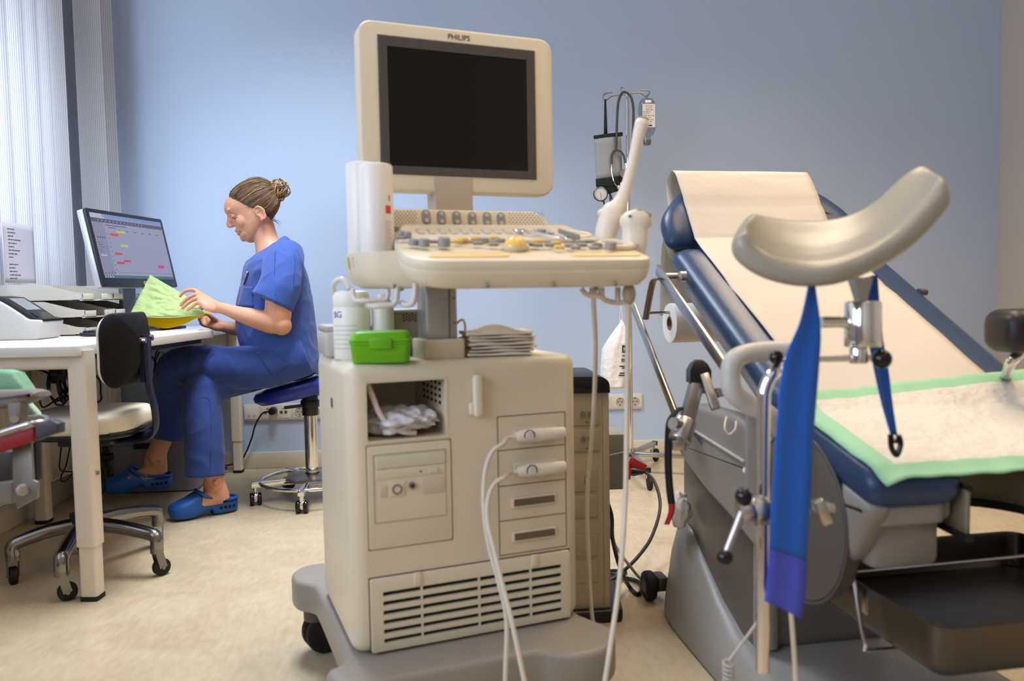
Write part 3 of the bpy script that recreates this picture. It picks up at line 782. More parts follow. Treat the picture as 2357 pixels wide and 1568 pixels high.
MB().lathe([(0, .0022), (.0064, .0022), (.0064, 0)], M88, 20).build('power_button', M_white, pbm, local=True)
MB().lathe([(.0, .002), (.003, .002), (.003, .004), (.0062, .004), (.0062, 0)], Matrix.Translation((.117, -.003, .511)) @ FM, 20).build('jack_socket', M_dsteel, dp, local=True)
MB().cyl((.117, -.0052, .511), (.117, -.004, .511), .003, n=12).build('jack_hole', M_dark, dp, local=True)
plate(.057, .070, .495, .515, .003, M_lab, 'symbol_label', dp, .0008)
plate(.138, .181, .492, .522, .003, M_lab, 'rating_label', dp, .0008)
# probe connector bay
cbp = MB(); seam(cbp, .291, .437, .351, .627, .0022)
zs = [.627, .560, .489, .4195, .351]
for z in zs[1:4]: cbp.bx((.291, -.0006, z-.0011), (.437, .002, z+.0011))
cbp.build('connector_bay_gap', M_beiged, us, local=True)
for k, z in enumerate((.4535, .385)):                    # the two free sockets
    o = MB().prism(rpoly(.096, .021, .003, 3), .004, Matrix.Translation((.366, 0, z)) @ FM, bev=.001).build('probe_socket', M_beigep, us, local=True)
    MB().prism(rpoly(.088, .014, .002, 3), .001, Matrix.Translation((.366, -.0036, z)) @ FM).build('socket_opening', mat('socket_brown', '#6a5d49', .7), o, local=True)
for z in (.590, .521):
    MB().prism(rpoly(.096, .024, .003, 3), .004, Matrix.Translation((.372, 0, z)) @ FM, bev=.001).build('probe_socket', M_beigep, us, local=True)
# hook for cables
MB().prism(roundpoly([(-.009, -.041), (.010, -.041), (.010, .041), (-.009, .041)], .009, 5), .016, Matrix.Translation((.2485, 0, .672)) @ FM, bev=.006).box((.02, .012, .026), (.2415, -.006, .648), bev=.006).build('cable_hook', mat('pale_beige_plastic', '#e0d5c1', .4), us, local=True)
# ventilation door
vz0, vz1, vx0, vx1 = .205, .3435, .0325, .4415
vd = MB().prism(rpoly(vx1-vx0, vz1-vz0, .004, 3, (vx0+vx1)/2, (vz0+vz1)/2), .008, FM @ Matrix.Identity(4), bev=.001).build('vent_door', M_beigep, us, local=True)
ct = MB()
for i in range(6):
    z = .3135-.0178*i
    for a, b in ((.0555, .128), (.1315, .243), (.2465, .352), (.3555, .4215)):
        ct.bx((a, -.02, z-.0042), (b, .02, z+.0042))
cut(vd, ct.build('cutter', M_dark, us, local=True))
MB().bx((.05, -.0012, .218), (.427, .0008, .322)).build('vent_shade_sheet', M_dark, us, local=True)  # dark sheet stands in for the shade inside the slots
sm = MB(); seam(sm, vx0-.0012, vx1+.0012, vz0-.001, vz1+.0012, .002); sm.build('door_gap', mat('gap_brown', '#5a4034', .6), us, local=True)
for x in (.1225, .363):
    MB().box((.016, .006, .026), (x, -.0075, .333), bev=.0025).build('door_latch', M_beigep, vd, local=True)
plate(.0, .0, .0, .0, .0, M_greyd, 'x', us) if False else None
MB().box((.002, .016, .02), (-.0006, .16, .655), bev=.0006).build('side_plate', M_dsteel, us, local=True)
# grey base with four lobes
bs = MB()
out = [(-.03, -.10), (.03, -.10), (.25, -.105), (.33, -.112), (.352, -.14), (.40, -.155), (.455, -.145), (.49, -.105), (.498, -.06), (.48, -.01), (.47, .05), (.47, .36), (.485, .40), (.50, .45), (.49, .51), (.44, .54), (.38, .53), (.34, .50), (.12, .50), (.08, .535), (.03, .565), (-.02, .56), (-.052, .52), (-.05, .46), (-.02, .42), (-.012, .36), (-.012, .06), (-.02, .0), (-.055, -.03)]
P2 = [(p.x, p.y) for p in spline([V((a, b, 0)) for a, b in out], 4, closed=True)]
bs.prism(P2, .075, bev=.012, seg=4, z0=.124)
basep = bs.build('wheeled_base', M_greyp, us, local=True)
for k, (x, y) in enumerate(((.425, -.075), (.0, -.055), (.0, .50), (.43, .48))):
    c = MB().cyl((x, y, .085), (x, y, .126), .03, n=18).build('caster', M_greyd, us, local=True)
    d = V((.6, .8, 0)) if k != 2 else V((1, .2, 0)); d.normalize(); p = V((-d.y, d.x, 0)); ce = V((x, y, .052))+d*.02
    for sg in (-1, 1): MB().cyl(ce+p*sg*.006, ce+p*sg*.026, .052, n=26, bev=.008).build('wheel', M_rubber, c, local=True)
    MB().box((.07, .05, .05), ce+V((0, 0, .04)), bev=.015, rot=(0, 0, math.atan2(d.y, d.x))).build('caster_housing', M_greyp, c, local=True)
    if k == 0:
        for nm, cc, dx in (('release_pedal', '#2f9c7d', -.066), ('brake_pedal', '#7e1f16', -.03)):
            MB().box((.034, .03, .012), (x+dx+.0, y-.055, .10), bev=.003).build(nm, mat(nm, cc, .4), c, local=True, label='green pedal' if dx < -.05 else 'red pedal')
        fm_ = MB()
        for dx in (-.075, -.028): fm_.bar((x+dx, y-.04, .128), (x+dx, y-.052, .098), .005, .005)
        fm_.bx((x-.085, y-.045, .112), (x-.015, y-.038, .122), bev=.002)
        fm_.build('pedal_bracket', M_greyl, c, local=True)
# column and collar on the deck
colo = MB().prism(rpoly(.083, .095, .006, 3, .2, .085), .042, bev=.004, z0=BZ-.004).build('column_collar', M_beigep, us, local=True)
M_alug = mat('anodised_grey', '#a9a7a4', .3, .55)
co = MB().prism(rpoly(.064, .07, .006, 3, .2, .088), .17, bev=.001, z0=BZ+.03).bx((.217, .05, BZ+.035), (.2185, .054, .9)).build('lift_column', M_alug, us, local=True)
for z in (.81, .86): MB().cyl((.2255, .0525, z), (.2255, .051, z), .0022, n=10).build('screw', M_dsteel, co, local=True)
MB().bx((.2135, .0524, BZ+.04), (.2148, .0535, .9)).build('column_seam', M_greyd, co, local=True)
MB().tube(spline([us.w(.238, .11, .80), us.w(.258, .10, .815), us.w(.262, .10, .79), us.w(.245, .10, .765)], 6), .0026, 8).build('cable_loop', M_wht2, us)

# ---- control panel
PL = dep(938, 604, 1.245); PR = dep(1512, 594, 1.335); zf = .921
pu = (PR-PL); pu.z = 0; PWID = pu.length; pu.normalize(); pv0 = V((-pu.y, pu.x, 0))
TI = math.radians(14); pv = pv0*math.cos(TI)+V((0, 0, 1))*math.sin(TI); pn = pu.cross(pv)
PM = Matrix((pu, pv, pn)).transposed().to_4x4(); PM.translation = V((PL.x, PL.y, zf))     # u right, v back, n up
PI_ = PM.inverted()
def pan(px, py, h=0):                                    # photo pixel on the panel's top face -> (u, v)
    p = PI_ @ plane(px, py, PM @ V((0, 0, h)), pn); return p.x, p.y
outl = [(0, 0), (PWID, 0), (PWID-.012, .16), (PWID-.06, .325), (.02, .325), (-.01, .18)]
rr_ = [.075, .035, .05, .04, .02, .05]
def ring(k, h, cu=.21, cv=.16, dv=0):
    return [PM @ V((cu+(a-cu)*k, cv+(b-cv)*k+dv, h)) for a, b in roundpoly(outl, rr_, 6)]
RN = [ring(.5, -.052), ring(.86, -.052), ring(.945, -.047), ring(.985, -.035), ring(1.0, -.021), ring(1.0, -.0195), ring(.996, -.0185), ring(.996, -.0175), ring(1.0, -.016), ring(1.0, -.006), ring(.992, -.0015), ring(.975, 0), ring(.5, .0), ring(.01, 0)]
pb = MB().loft(RN, caps=True).build('control_panel', M_beigep, us)
for px in (1115, 1268, 1415):
    q = PM @ V(((px-938)/574*PWID, .004, -.043)); MB().sphere(q-pv0*.004, .0035, 10).build('panel_screw', M_dsteel, pb)
# raised keyboard shelf at the back
MB().prism(roundpoly([(-.005, .15), (PWID-.05, .15), (PWID-.07, .32), (.02, .32)], .015, 4), .006, PM, bev=.002).build('key_deck', mat('key_deck_beige', '#cfc6b6', .5), pb)
M_key = mat('grey_key', '#8f8b86', .5); M_keyl = mat('pale_key', '#c4bdb0', .5); M_keyy = mat('amber_key', '#d9b65f', .5)
M_amb = mat('amber_pad', '#efcd92', .35); M_ball = mat('amber_ball', '#e9bf66', .25, coat=.2)
def zk(px, py): return tuple(v for v in pan(880+px/3.626, 470+py/3.626, .006))
for (x, y) in ((795, 335), (850, 305), (925, 345), (985, 310), (1300, 352), (1450, 318), (1560, 355), (1610, 372), (1650, 325), (1665, 350), (1730, 320), (1790, 345), (1765, 375), (420, 322), (1260, 345), (1395, 350), (150, 290)):
    u, v = zk(x, y); MB().box((.017, .011, .006), (u, v, .008), PM, bev=.002).build('key', M_key, pb)
for (x, y) in ((630, 320), (672, 303), (785, 295), (935, 292), (1295, 318), (1450, 332), (1475, 371)):
    u, v = zk(x, y); MB().box((.018, .011, .006), (u, v, .008), PM, bev=.002).build('key', M_keyy, pb, label='amber key')
for j in range(3):
    for i in range(13):
        MB().box((.012, .011, .004), (.045+.0205*i, .215+.018*j, .0075), PM, bev=.0015, seg=1).build('key', M_keyl, pb)
def knob(px, py, r, h, m=M_key):
    u, v = pan(px, py, .006)
    return MB().lathe([(0, h), (r*.9, h), (r, h-.002), (r*1.05, 0), (0, 0)], PM @ Matrix.Translation((u, v, .005)), 18).build('knob', m, pb)
for px, py, r, h in ((953, 563, .009, .010), (976, 566, .0095, .013), (1022, 566, .0105, .015), (1405, 573, .010, .013), (1246, 540, .009, .011), (925, 546, .008, .012), (938, 548, .007, .012), (913, 532, .006, .010)):
    knob(px, py, r, h)
u, v = pan(1186, 568, .006)
MB().lathe([(.024, 0), (.024, .004), (.021, .004), (.021, 0)], PM @ Matrix.Translation((u, v, .005)), 28).build('trackball_ring', M_keyl, pb)
MB().sphere((u, v, .004), .0205, 24, PM).build('trackball', M_ball, pb)
for k in range(8):
    u, v = pan(1288+6.0*k, 541+1.8*k, .006)
    MB().box((.0048, .011, .013), (u, v, .011), PM, bev=.001, seg=1).build('slider_knob', M_key, pb)
for (a, b) in (((972, 588), (1176, 588)), ((1302, 588), (1476, 586))):
    u0, _ = pan(*a); u1, _ = pan(*b)
    pts = roundpoly([(u0+.0, .022), (u1, .022), (u1-.012, .056), (u0+.02, .056)], .02, 6)
    MB().prism(pts, .0025, PM, bev=.001).build('palm_pad', M_amb, pb)
# metal clip lying on the panel edge
tw = Thing('metal_forceps', 'thin metal forceps lying across the back of the control panel', 'forceps', PM @ V((.3, .25, .012)))
p0, p1, p2 = pan(1195, 532, .012), pan(1215, 536, .012), pan(1305, 551, .012)
MB().tube(spline([PM @ V((p1[0], p1[1], .013)), PM @ V((p0[0]+.004, p0[1]+.006, .013)), PM @ V((p0[0]-.006, p0[1], .013)), PM @ V((p0[0]+.006, p0[1]-.006, .013)), PM @ V((p1[0], p1[1], .013)), PM @ V((p2[0], p2[1], .013))], 6), .0018, 8).build('upper_arm', M_chrome, tw)
MB().tube(spline([PM @ V((p1[0]+.004, p1[1]-.004, .013)), PM @ V((p1[0]+.012, p1[1]-.006, .013)), PM @ V((p1[0]+.02, p1[1]+.002, .013)), PM @ V((p2[0]-.004, p2[1]-.003, .013))], 6), .0018, 8).build('lower_arm', M_chrome, tw)

# ---- speaker bar
b_ = [us.l(dep(905, 478, 1.56)), us.l(dep(1250, 487, 1.68)), us.l(dep(1280, 540, 1.68))]
sby = .095
spk = [(.10, .975), (.462, .975), (.462, 1.002), (.448, 1.028), (.425, 1.0405), (.10, 1.0405)]
Msp = Matrix.Translation((0, sby, 0)) @ FM
tilt = Matrix.Translation((0, sby, .98)) @ Matrix.Rotation(math.radians(-14), 4, 'X') @ Matrix.Translation((0, -sby, -.98))
sp = MB().prism(roundpoly(spk, [0, .006, .015, .02, .01, .01], 4), .05, tilt @ Matrix.Translation((0, sby+.05, 0)) @ FM, bev=.005).build('speaker_bar', M_beigep, us, local=True)
def spx(px, py): p = us.l(plane(px, py, us.w(0, sby, .98), (us.M.to_3x3() @ (tilt.to_3x3() @ V((0, -1, 0)))))); return p
for (px, py) in ((981, 500), (1016, 502), (1051, 503), (1087, 505), (1121, 505), (1153, 506)):
    p = spx(px, py)
    Mq = Matrix.Translation(p) @ tilt.to_3x3().to_4x4() @ FM
    o = MB().prism(rpoly(.0175, .031, .0087, 6), .003, Mq, bev=.001).build('paddle_switch', M_key, sp, local=True)
    for s_ in (-1, 1): MB().lathe([(0, .0042), (.004, .0042), (.0045, .003)], Mq @ Matrix.Translation((0, s_*.008, 0)), 14).build('switch_dimple', M_greyl, o, local=True)
for a, b in ((905, 962), (1172, 1255)):
    g = MB()
    n = 10 if b > 1000 else 7
    for i in range(n):
        for j in range(8):
            p = spx(a+(b-a)*(i+.5*(j % 2))/n, 487+5*j+ (4 if b > 1000 else 0)); g.cyl(p, p+V((0, -.0006, 0)), .0011, n=6)
    g.build('speaker_holes', M_greyd, sp, local=True)

# ---- display
mx0, mx1, mz0, mz1, my = .076, .506, 1.081, 1.4225, .183
dm = MB().prism(rpoly(mx1-mx0, mz1-mz0, .03, 8, (mx0+mx1)/2, (mz0+mz1)/2), .042, Matrix.Translation((0, my+.042, 0)) @ FM, bev=.006, seg=3).build('display_housing', M_beigep, us, local=True)
q0, q1 = fr(868, 79, my), fr(1232, 414, my); q2 = fr(890, 105, my); q3 = fr(1214, 395, my)
ax0, ax1, az0, az1 = fr(868, 79, my)[0], fr(1230, 130, my)[0], fr(1235, 414, my)[1], fr(868, 79, my)[1]
sx0, sx1, sz0, sz1 = fr(890, 106, my)[0], fr(1211, 145, my)[0], fr(1214, 395, my)[1], fr(890, 106, my)[1]
bezm = MB()
Mf = Matrix.Translation((0, my, 0)) @ FM
A = [(ax0, az0), (ax1, az0), (ax1, az1), (ax0, az1)]; B = [(sx0, sz0), (sx1, sz0), (sx1, sz1), (sx0, sz1)]
ri = lambda L, z: [Mf @ V((a, b, z)) for a, b in L]
bezm.loft([ri(A, 0), ri(A, .0022), ri([(a+(.0015 if a < .2 else -.0015), b+(.0015 if b < 1.2 else -.0015)) for a, b in A], .003), ri(B, .0024), ri(B, .0004)], caps=False)
bezm.build('display_bezel', mat('display_bezel', '#4b453f', .4), dm, local=True, smooth=20)
MB().add([Mf @ V((a, b, .0006)) for a, b in B], [[0, 1, 2, 3]]).build('display_screen', mat('dark_screen', '#17130f', .16, spec=.35), dm, local=True)
tx0, tz0 = fr(1056, 87, my)
MB().text('PHILIPS', .0158, Mf @ Matrix.Translation((tx0, tz0, .0005)) @ Matrix.Diagonal((.98, 1, 1, 1)), .0004).build('brand_lettering', mat('lettering_grey', '#4f4a42', .4), dm, local=True, weld=False, smooth=0)
bl_ = bpy.data.objects['brand_lettering'].data
# embolden the letters a little
for v in bl_.vertices: pass
MB().loft([[V((.235, my+.0, 1.0)), V((.315, my+.0, 1.0)), V((.315, my+.07, 1.0)), V((.235, my+.07, 1.0))], [V((.228, my-.002, 1.115)), V((.312, my-.002, 1.115)), V((.312, my+.055, 1.115)), V((.228, my+.055, 1.115))]]).build('display_neck', mat('neck_beige', '#b3a794', .5), us, local=True, smooth=20)
# support under the speaker bar and control panel down to the column
MB().bx((.15, .0, .895), (.25, .21, .935), bev=.01).bx((.2, .13, .92), (.32, .26, 1.01), bev=.015).build('panel_support', M_beigep, us, local=True)

# ---- bottle bin at the left of the panel
fl_, rl_, frt = PI_ @ dep(838, 590, 1.375), PI_ @ dep(787, 560, 1.50), PI_ @ dep(932, 590, 1.36)
ou = [(fl_.x, fl_.y), (frt.x+.03, frt.y), (frt.x+.03, rl_.y), (rl_.x, rl_.y)]
tb = MB()
PH = Matrix((pu, pv0, V((0, 0, 1)))).transposed().to_4x4(); PH.translation = V((PL.x, PL.y, 0)); PHI = PH.inverted()
fl_, rl_, frt = PHI @ dep(838, 590, 1.375), PHI @ dep(787, 560, 1.50), PHI @ dep(932, 590, 1.36)
ou = [(fl_.x, fl_.y), (frt.x+.03, frt.y), (frt.x+.03, rl_.y), (rl_.x, rl_.y)]
rr2 = roundpoly(ou, [.03, .002, .002, .02], 6)
cxm = frt.x+.03
def rg(k, z, kk=0): return [PH @ V((cxm+(a-cxm)*k, fl_.y+.06+(b-fl_.y-.06)*(1-(1-k)*.4), z)) for a, b in rr2]
tb.loft([rg(.6, .8795), rg(.75, .8805), rg(.88, .888), rg(.955, .901), rg(.985, .918), rg(1.0, .94), rg(1.0, .944), rg(.95, .944), rg(.93, .93), rg(.8, .912), rg(.4, .908)])
bin_ = tb.build('bottle_bin', M_beigep, us)
for t in (.25, .5, .75):
    a = V((fl_.x, fl_.y+.02, 0)); b = V((rl_.x, rl_.y-.02, 0)); c = a+(b-a)*t
    MB().tube([PH @ V((c.x-.001, c.y, .938)), PH @ V((c.x+.001, c.y, .92)), PH @ V((c.x+.012, c.y, .903))], .0025, 6).build('bin_rib', M_beigep, bin_)
q = dep(908, 658, 1.37); MB().sphere(q, .0035, 10).build('bin_screw', M_dsteel, bin_)
# wire and hook holders below the panel
M_hook = mat('pale_grey_hook', '#cfcac0', .35)
def hook(pts, Z, r, name='cable_hook'):
    return MB().tube(spline([dep(px, py, Z+dz) for px, py, dz in pts], 7), r, 10).build(name, M_hook, us)
hook([(812, 668, .05), (816, 690, .03), (830, 693, 0), (880, 690, 0), (892, 684, 0), (893, 665, 0)], 1.40, .0042)
hook([(838, 690, .06), (845, 702, .03), (862, 705, 0), (900, 702, 0), (912, 692, 0), (915, 668, 0), (925, 664, .03)], 1.38, .005)
hook([(957, 645, 0), (955, 680, 0), (950, 697, 0), (938, 702, .02), (925, 698, .05)], 1.34, .0052)
hk = MB().tube(spline([dep(1338, 664, 1.38), dep(1350, 678, 1.38), dep(1380, 682, 1.38), dep(1395, 692, 1.39), dep(1420, 697, 1.4), dep(1448, 692, 1.4), dep(1446, 664, 1.4)], 6), .0045, 10)
hk.tube([dep(1362, 680, 1.385), dep(1362, 662, 1.385)], .004, 8).tube([dep(1384, 686, 1.385), dep(1384, 662, 1.385)], .006, 8).tube([dep(1422, 696, 1.4), dep(1422, 662, 1.4)], .005, 8)
hk.build('cable_hook', M_beigep, us)
MB().sphere(dep(1448, 676, 1.385), (.012, .012, .019), 14).build('hook_knob', mat('hook_brown', '#a89a80', .45), us)
# probe holder cups on the right of the panel
MB().tube([PM @ V((PWID-.035+.03*math.cos(a), .105+.03*math.sin(a), .004)) for a in [2*PI*i/24 for i in range(24)]], .006, 8, closed=True).build('holder_ring', M_beigep, pb)
MB().tube([PM @ V((PWID-.085+.03*math.cos(a), .20+.03*math.sin(a), .004)) for a in [2*PI*i/24 for i in range(24)]], .006, 8, closed=True).build('holder_ring', M_beigep, pb)

# ================================================================== ultrasound probes with their cables and plugs
M_probe = mat('probe_ivory', '#e2d7c5', .4); M_pcable = mat('probe_cable', '#d5cbb9', .45)
def connector(th, z, x0=.322, lock=.345):
    """plug on the machine front, local coordinates of the machine"""
    W = lambda *p: us.w(*p)
    rings = []
    for t, hw, hh, y in ((0, .009, .009, -.022), (.06, .011, .011, -.022), (.2, .012, .013, -.021), (.45, .012, .0135, -.021), (.8, .011, .0125, -.02), (.96, .009, .011, -.019), (1, .004, .006, -.018)):
        x = x0+(.43-x0)*t
        rings.append([W(x, y+hw*math.cos(a), z+hh*math.sin(a)) for a in [2*PI*i/16 for i in range(16)]])
    o = MB().loft(rings).build('plug', M_probe, th)
    kx = lock
    Mk = us.M @ Matrix.Translation((kx, -.033, z+.002)) @ FM
    MB().lathe([(0, .004), (.0075, .004), (.0085, .002), (.0085, -.004)], Mk, 20).build('lock_dial', M_white, o)
    MB().tube([Mk @ V((.0105*math.cos(a), .0105*math.sin(a), .0)) for a in [-.5+4.1*i/16 for i in range(17)]], .0011, 6).build('dial_ring', M_greyd, o)
    return o
# endocavity probe
ep = Thing('ultrasound_probe', 'long thin stick-shaped ultrasound probe standing tilted in the panel holder', 'ultrasound probe', dep(1390, 560, 1.52))
P = [dep(*p) for p in ((1386, 572, 1.5), (1392, 548, 1.5), (1398, 525, 1.5), (1407, 500, 1.5), (1412, 488, 1.5), (1424, 474, 1.5), (1434, 452, 1.5), (1446, 415, 1.5), (1460, 355, 1.5), (1470, 310, 1.5), (1477, 286, 1.5), (1480, 277, 1.5), (1481, 273, 1.5))]
R = [.018, .020, .0215, .023, .022, .0165, .0125, .0105, .0095, .0115, .0135, .011, .004]
MB().tube(spline(P, 4), [R[min(i//4, 11)]+(R[min(i//4+1, 12)]-R[min(i//4, 11)])*(i % 4)/4 for i in range(len(spline(P, 4)))], 16).sphere(dep(1389, 490, 1.5), (.012, .012, .008), 12).build('probe_handle', M_probe, ep)
Zc = 1.42
ca = [dep(1388, 570, 1.5), dep(1385, 610, 1.47), dep(1372, 660, 1.4), dep(1366, 690, 1.39), dep(1371, 800, 1.5), dep(1366, 950, 1.66), dep(1352, 1150, 1.74), dep(1356, 1300, 1.76), dep(1362, 1412, 1.76)]
e1 = ca[-1]
ca += [V((e1.x+.01, e1.y, .07)), us.w(.53, .14, .012), us.w(.535, -.1, .012), us.w(.46, -.24, .012), us.w(.33, -.235, .03), dep(1164, 1700, 1.40), dep(1163, 1568, 1.41), dep(1166, 1430, 1.43), dep(1148, 1340, 1.44), dep(1124, 1250, 1.46), dep(1113, 1160, 1.475), dep(1117, 1085, 1.49), dep(1133, 1040, 1.50), dep(1158, 1022, 1.51)]
z1 = .589
ca += [us.w(.305, -.022, z1-.001), us.w(.325, -.022, z1)]
MB().tube(spline(ca, 8), .0045, 10).build('probe_cable', M_pcable, ep)
connector(ep, z1)
# convex probe
cp = Thing('ultrasound_probe', 'short broad-headed ultrasound probe standing at the right end of the panel', 'ultrasound probe', dep(1462, 585, 1.45))
ZP = 1.45; rings = []
for py, wpx, dz_, ox in ((592, 26, .02, 1458), (570, 29, .021, 1460), (540, 30, .021, 1462), (524, 31, .021, 1463), (518, 37, .023, 1464), (508, 38, .024, 1464), (498, 36, .024, 1465), (490, 28, .022, 1466), (485, 16, .015, 1468), (483, 3, .003, 1470)):
    c = dep(ox, py, ZP); hw = wpx*ZP/FPX
    rings.append([c+CR*hw*math.copysign(abs(math.cos(a))**.7, math.cos(a))+CF*dz_*math.sin(a)+V((0, 0, 1))*0 for a in [2*PI*i/24 for i in range(24)]])
MB().loft(rings).build('probe_handle', M_probe, cp)
MB().box((.030, .022, .010), (0, 0, 0), Matrix.Translation(dep(1481, 491, 1.44)) @ Matrix.Rotation(.45, 4, 'Y'), bev=.004).build('probe_lens', mat('lens_grey', '#a49d94', .3), cp)
MB().box((.006, .002, .004), dep(1450, 498, 1.425), bev=.0008).build('orientation_mark', M_greyd, cp)
z2 = .520
cb_ = [dep(1459, 590, 1.45), dep(1452, 620, 1.43), dep(1448, 660, 1.4), dep(1446, 720, 1.40), dep(1444, 850, 1.42), dep(1442, 1000, 1.42), dep(1438, 1180, 1.40), dep(1424, 1350, 1.37), dep(1403, 1500, 1.34), dep(1390, 1590, 1.33), dep(1378, 1700, 1.32), us.w(.47, -.28, .05), us.w(.40, -.30, .012), us.w(.36, -.29, .02), dep(1232, 1680, 1.37), dep(1207, 1568, 1.38), dep(1180, 1440, 1.40), dep(1160, 1360, 1.42), dep(1138, 1270, 1.44), dep(1122, 1200, 1.46), dep(1124, 1145, 1.475), dep(1140, 1112, 1.49), dep(1160, 1100, 1.50), us.w(.308, -.022, z2-.001), us.w(.325, -.022, z2)]
MB().tube(spline(cb_, 8), .0045, 10).build('probe_cable', M_pcable, cp)
connector(cp, z2, .324, .349)

# ================================================================== things on the machine
def cyl_on(name, lab, cat, px, pyb, Z, r, h, zb, m, bev=.006, grp=None):
    c = dep(px, pyb, Z); c.z = zb
    t = Thing(name, lab, cat, c, 0, grp)
    MB().cyl(c, c+V((0, 0, h)), r, n=36, bev=bev).build('body', m, t)
    return t, c
M_bottle = mat('white_bottle', '#e4dfd6', .35); M_redp = mat('red_print', '#d2422e', .5); M_pink = mat('faded_print', '#e3c3b3', .6)
for nm, px, pyb, Z, r, zt_, lab, rot in (('f', 869, 574, 1.43, .0305, 1.101, 'front white upside-down gel bottle with red print in the panel bin', -.35), ('r', 838, 560, 1.50, .0305, 1.115, 'rear white upside-down gel bottle half hidden by the front one', -.15)):
    c = dep(px, pyb, Z); c.z = .913
    t = Thing('gel_bottle', lab, 'bottle', c, 0, 'gel bottles in the panel bin')
    MB().lathe([(0, 0), (.02, 0), (.026, .01), (r, .03), (r, zt_-.913-.006), (r-.002, zt_-.913-.0015), (r-.006, zt_-.913), (0, zt_-.913)], Matrix.Translation(c), 40).build('bottle_body', M_bottle, t)
    def patch(mb, a0, a1, z0, z1, off=.0004):
        n = 8
        mb.grid([[V((c.x+(r+off)*math.cos(a0+(a1-a0)*i/n), c.y+(r+off)*math.sin(a0+(a1-a0)*i/n), z)) for i in range(n+1)] for z in (z0, z1)])
    b0 = -PI/2+.62+rot*0
    if nm == 'f':
        mb = MB(); patch(mb, b0+.02, b0+.42, 1.012, 1.026); patch(mb, b0+.25, b0+.36, 1.034, 1.044); mb.build('red_print', M_redp, t, weld=False)
        mb = MB()
        for k in range(9): patch(mb, b0-.02, b0+.38, .996-.007*k, .9995-.007*k)
        mb.build('small_print', M_pink, t, weld=False)
    else:
        mb = MB(); patch(mb, -PI/2+.0, -PI/2+.2, 1.034, 1.048); mb.build('red_print', M_redp, t, weld=False)
# wipes canister and small bottle
c = us.w(.045, .165, BZ)
t = Thing('wipes_canister', 'white wipes canister with blue lettering behind the green box', 'canister', c)
MB().lathe([(0, 0), (.036, 0), (.037, .002), (.037, .10), (.0365, .101), (.0365, .105), (.037, .106), (.037, .125), (.033, .133), (.02, .136), (0, .136)], Matrix.Translation(c), 36).build('body', mat('canister_white', '#ece9df', .4), t)
MB().tube(spline([c+V((-.034, 0, .12)), c+V((-.033, -.005, .148)), c+V((-.015, -.012, .158)), c+V((.0, -.02, .14))], 6), .006, 10).build('lid_flap', M_white, t)
yd = (V((c.x, c.y, 0))-V((0, 0, 0))).normalized()
def cyltext(txt, size, c, r, z, a0, m, name, par):
    mb = MB(); mb.text(txt, size, Matrix.Identity(4), .0003, 'LEFT')
    mb.v = [V((c.x+(r+.0003+v.z)*math.cos(a0+v.x/r), c.y+(r+.0003+v.z)*math.sin(a0+v.x/r), z+v.y)) for v in mb.v]
    return mb.build(name, m, par, weld=False, smooth=0)
cyltext('BG', .018, c, .037, c.z+.088, math.radians(-150), mat('blue_print', '#2f4f9a', .5), 'blue_lettering', t)
mb = MB()
for k in range(6):
    n = 10
    mb.grid([[V((c.x+.0374*math.cos(a), c.y+.0374*math.sin(a), c.z+.066-.009*k+dz)) for a in [math.radians(-150+85*i/n) for i in range(n+1)]] for dz in (0, .0012)])
mb.build('label_lines', mat('pale_print', '#b9b6a8', .6), t, weld=False)
c = us.w(.105, .15, BZ)
t = Thing('spray_bottle', 'plain narrow white bottle beside the wipes canister', 'bottle', c)
MB().lathe([(0, 0), (.021, 0), (.0225, .003), (.0225, .10), (.02, .11), (.014, .118), (.014, .128), (0, .128)], Matrix.Translation(c), 30).build('bottle_body', M_bottle, t)
# green box
g0, g1 = pln(806, 838, 2, BZ+.001), pln(948, 834, 2, BZ+.001)
gd = (g1-g0).normalized(); gy = V((-gd.y, gd.x, 0)); gw = (g1-g0).length
gx = Thing('lunch_box', 'bright green plastic box with clip lid on the machine deck', 'plastic box', g0+gd*gw/2+gy*.035, math.atan2(gd.y, gd.x))
M_green = mat('green_plastic', '#63b010', .35); M_green2 = mat('green_plastic_lid', '#6cba12', .33)
def rb(w, d, z, r=.012): return [V((a, b, z)) for a, b in rpoly(w, d, r, 4)]
MB().loft([rb(gw*.90, .066, 0), rb(gw*.93, .069, .002), rb(gw*.985, .075, .034), rb(gw*1.02, .078, .035), rb(gw*1.02, .078, .039), rb(gw*.97, .074, .0395)]).build('box_tub', M_green, gx, local=True)
MB().loft([rb(gw*1.03, .079, .040), rb(gw*1.03, .079, .044), rb(gw*.985, .075, .044), rb(gw*.95, .071, .052), rb(gw*.88, .062, .057), rb(gw*.80, .052, .058)]).build('box_lid', M_green2, gx, local=True)
MB().box((gw*.36, .005, .019), (0, -.041, .036), bev=.002).build('clip', M_green, gx, local=True)
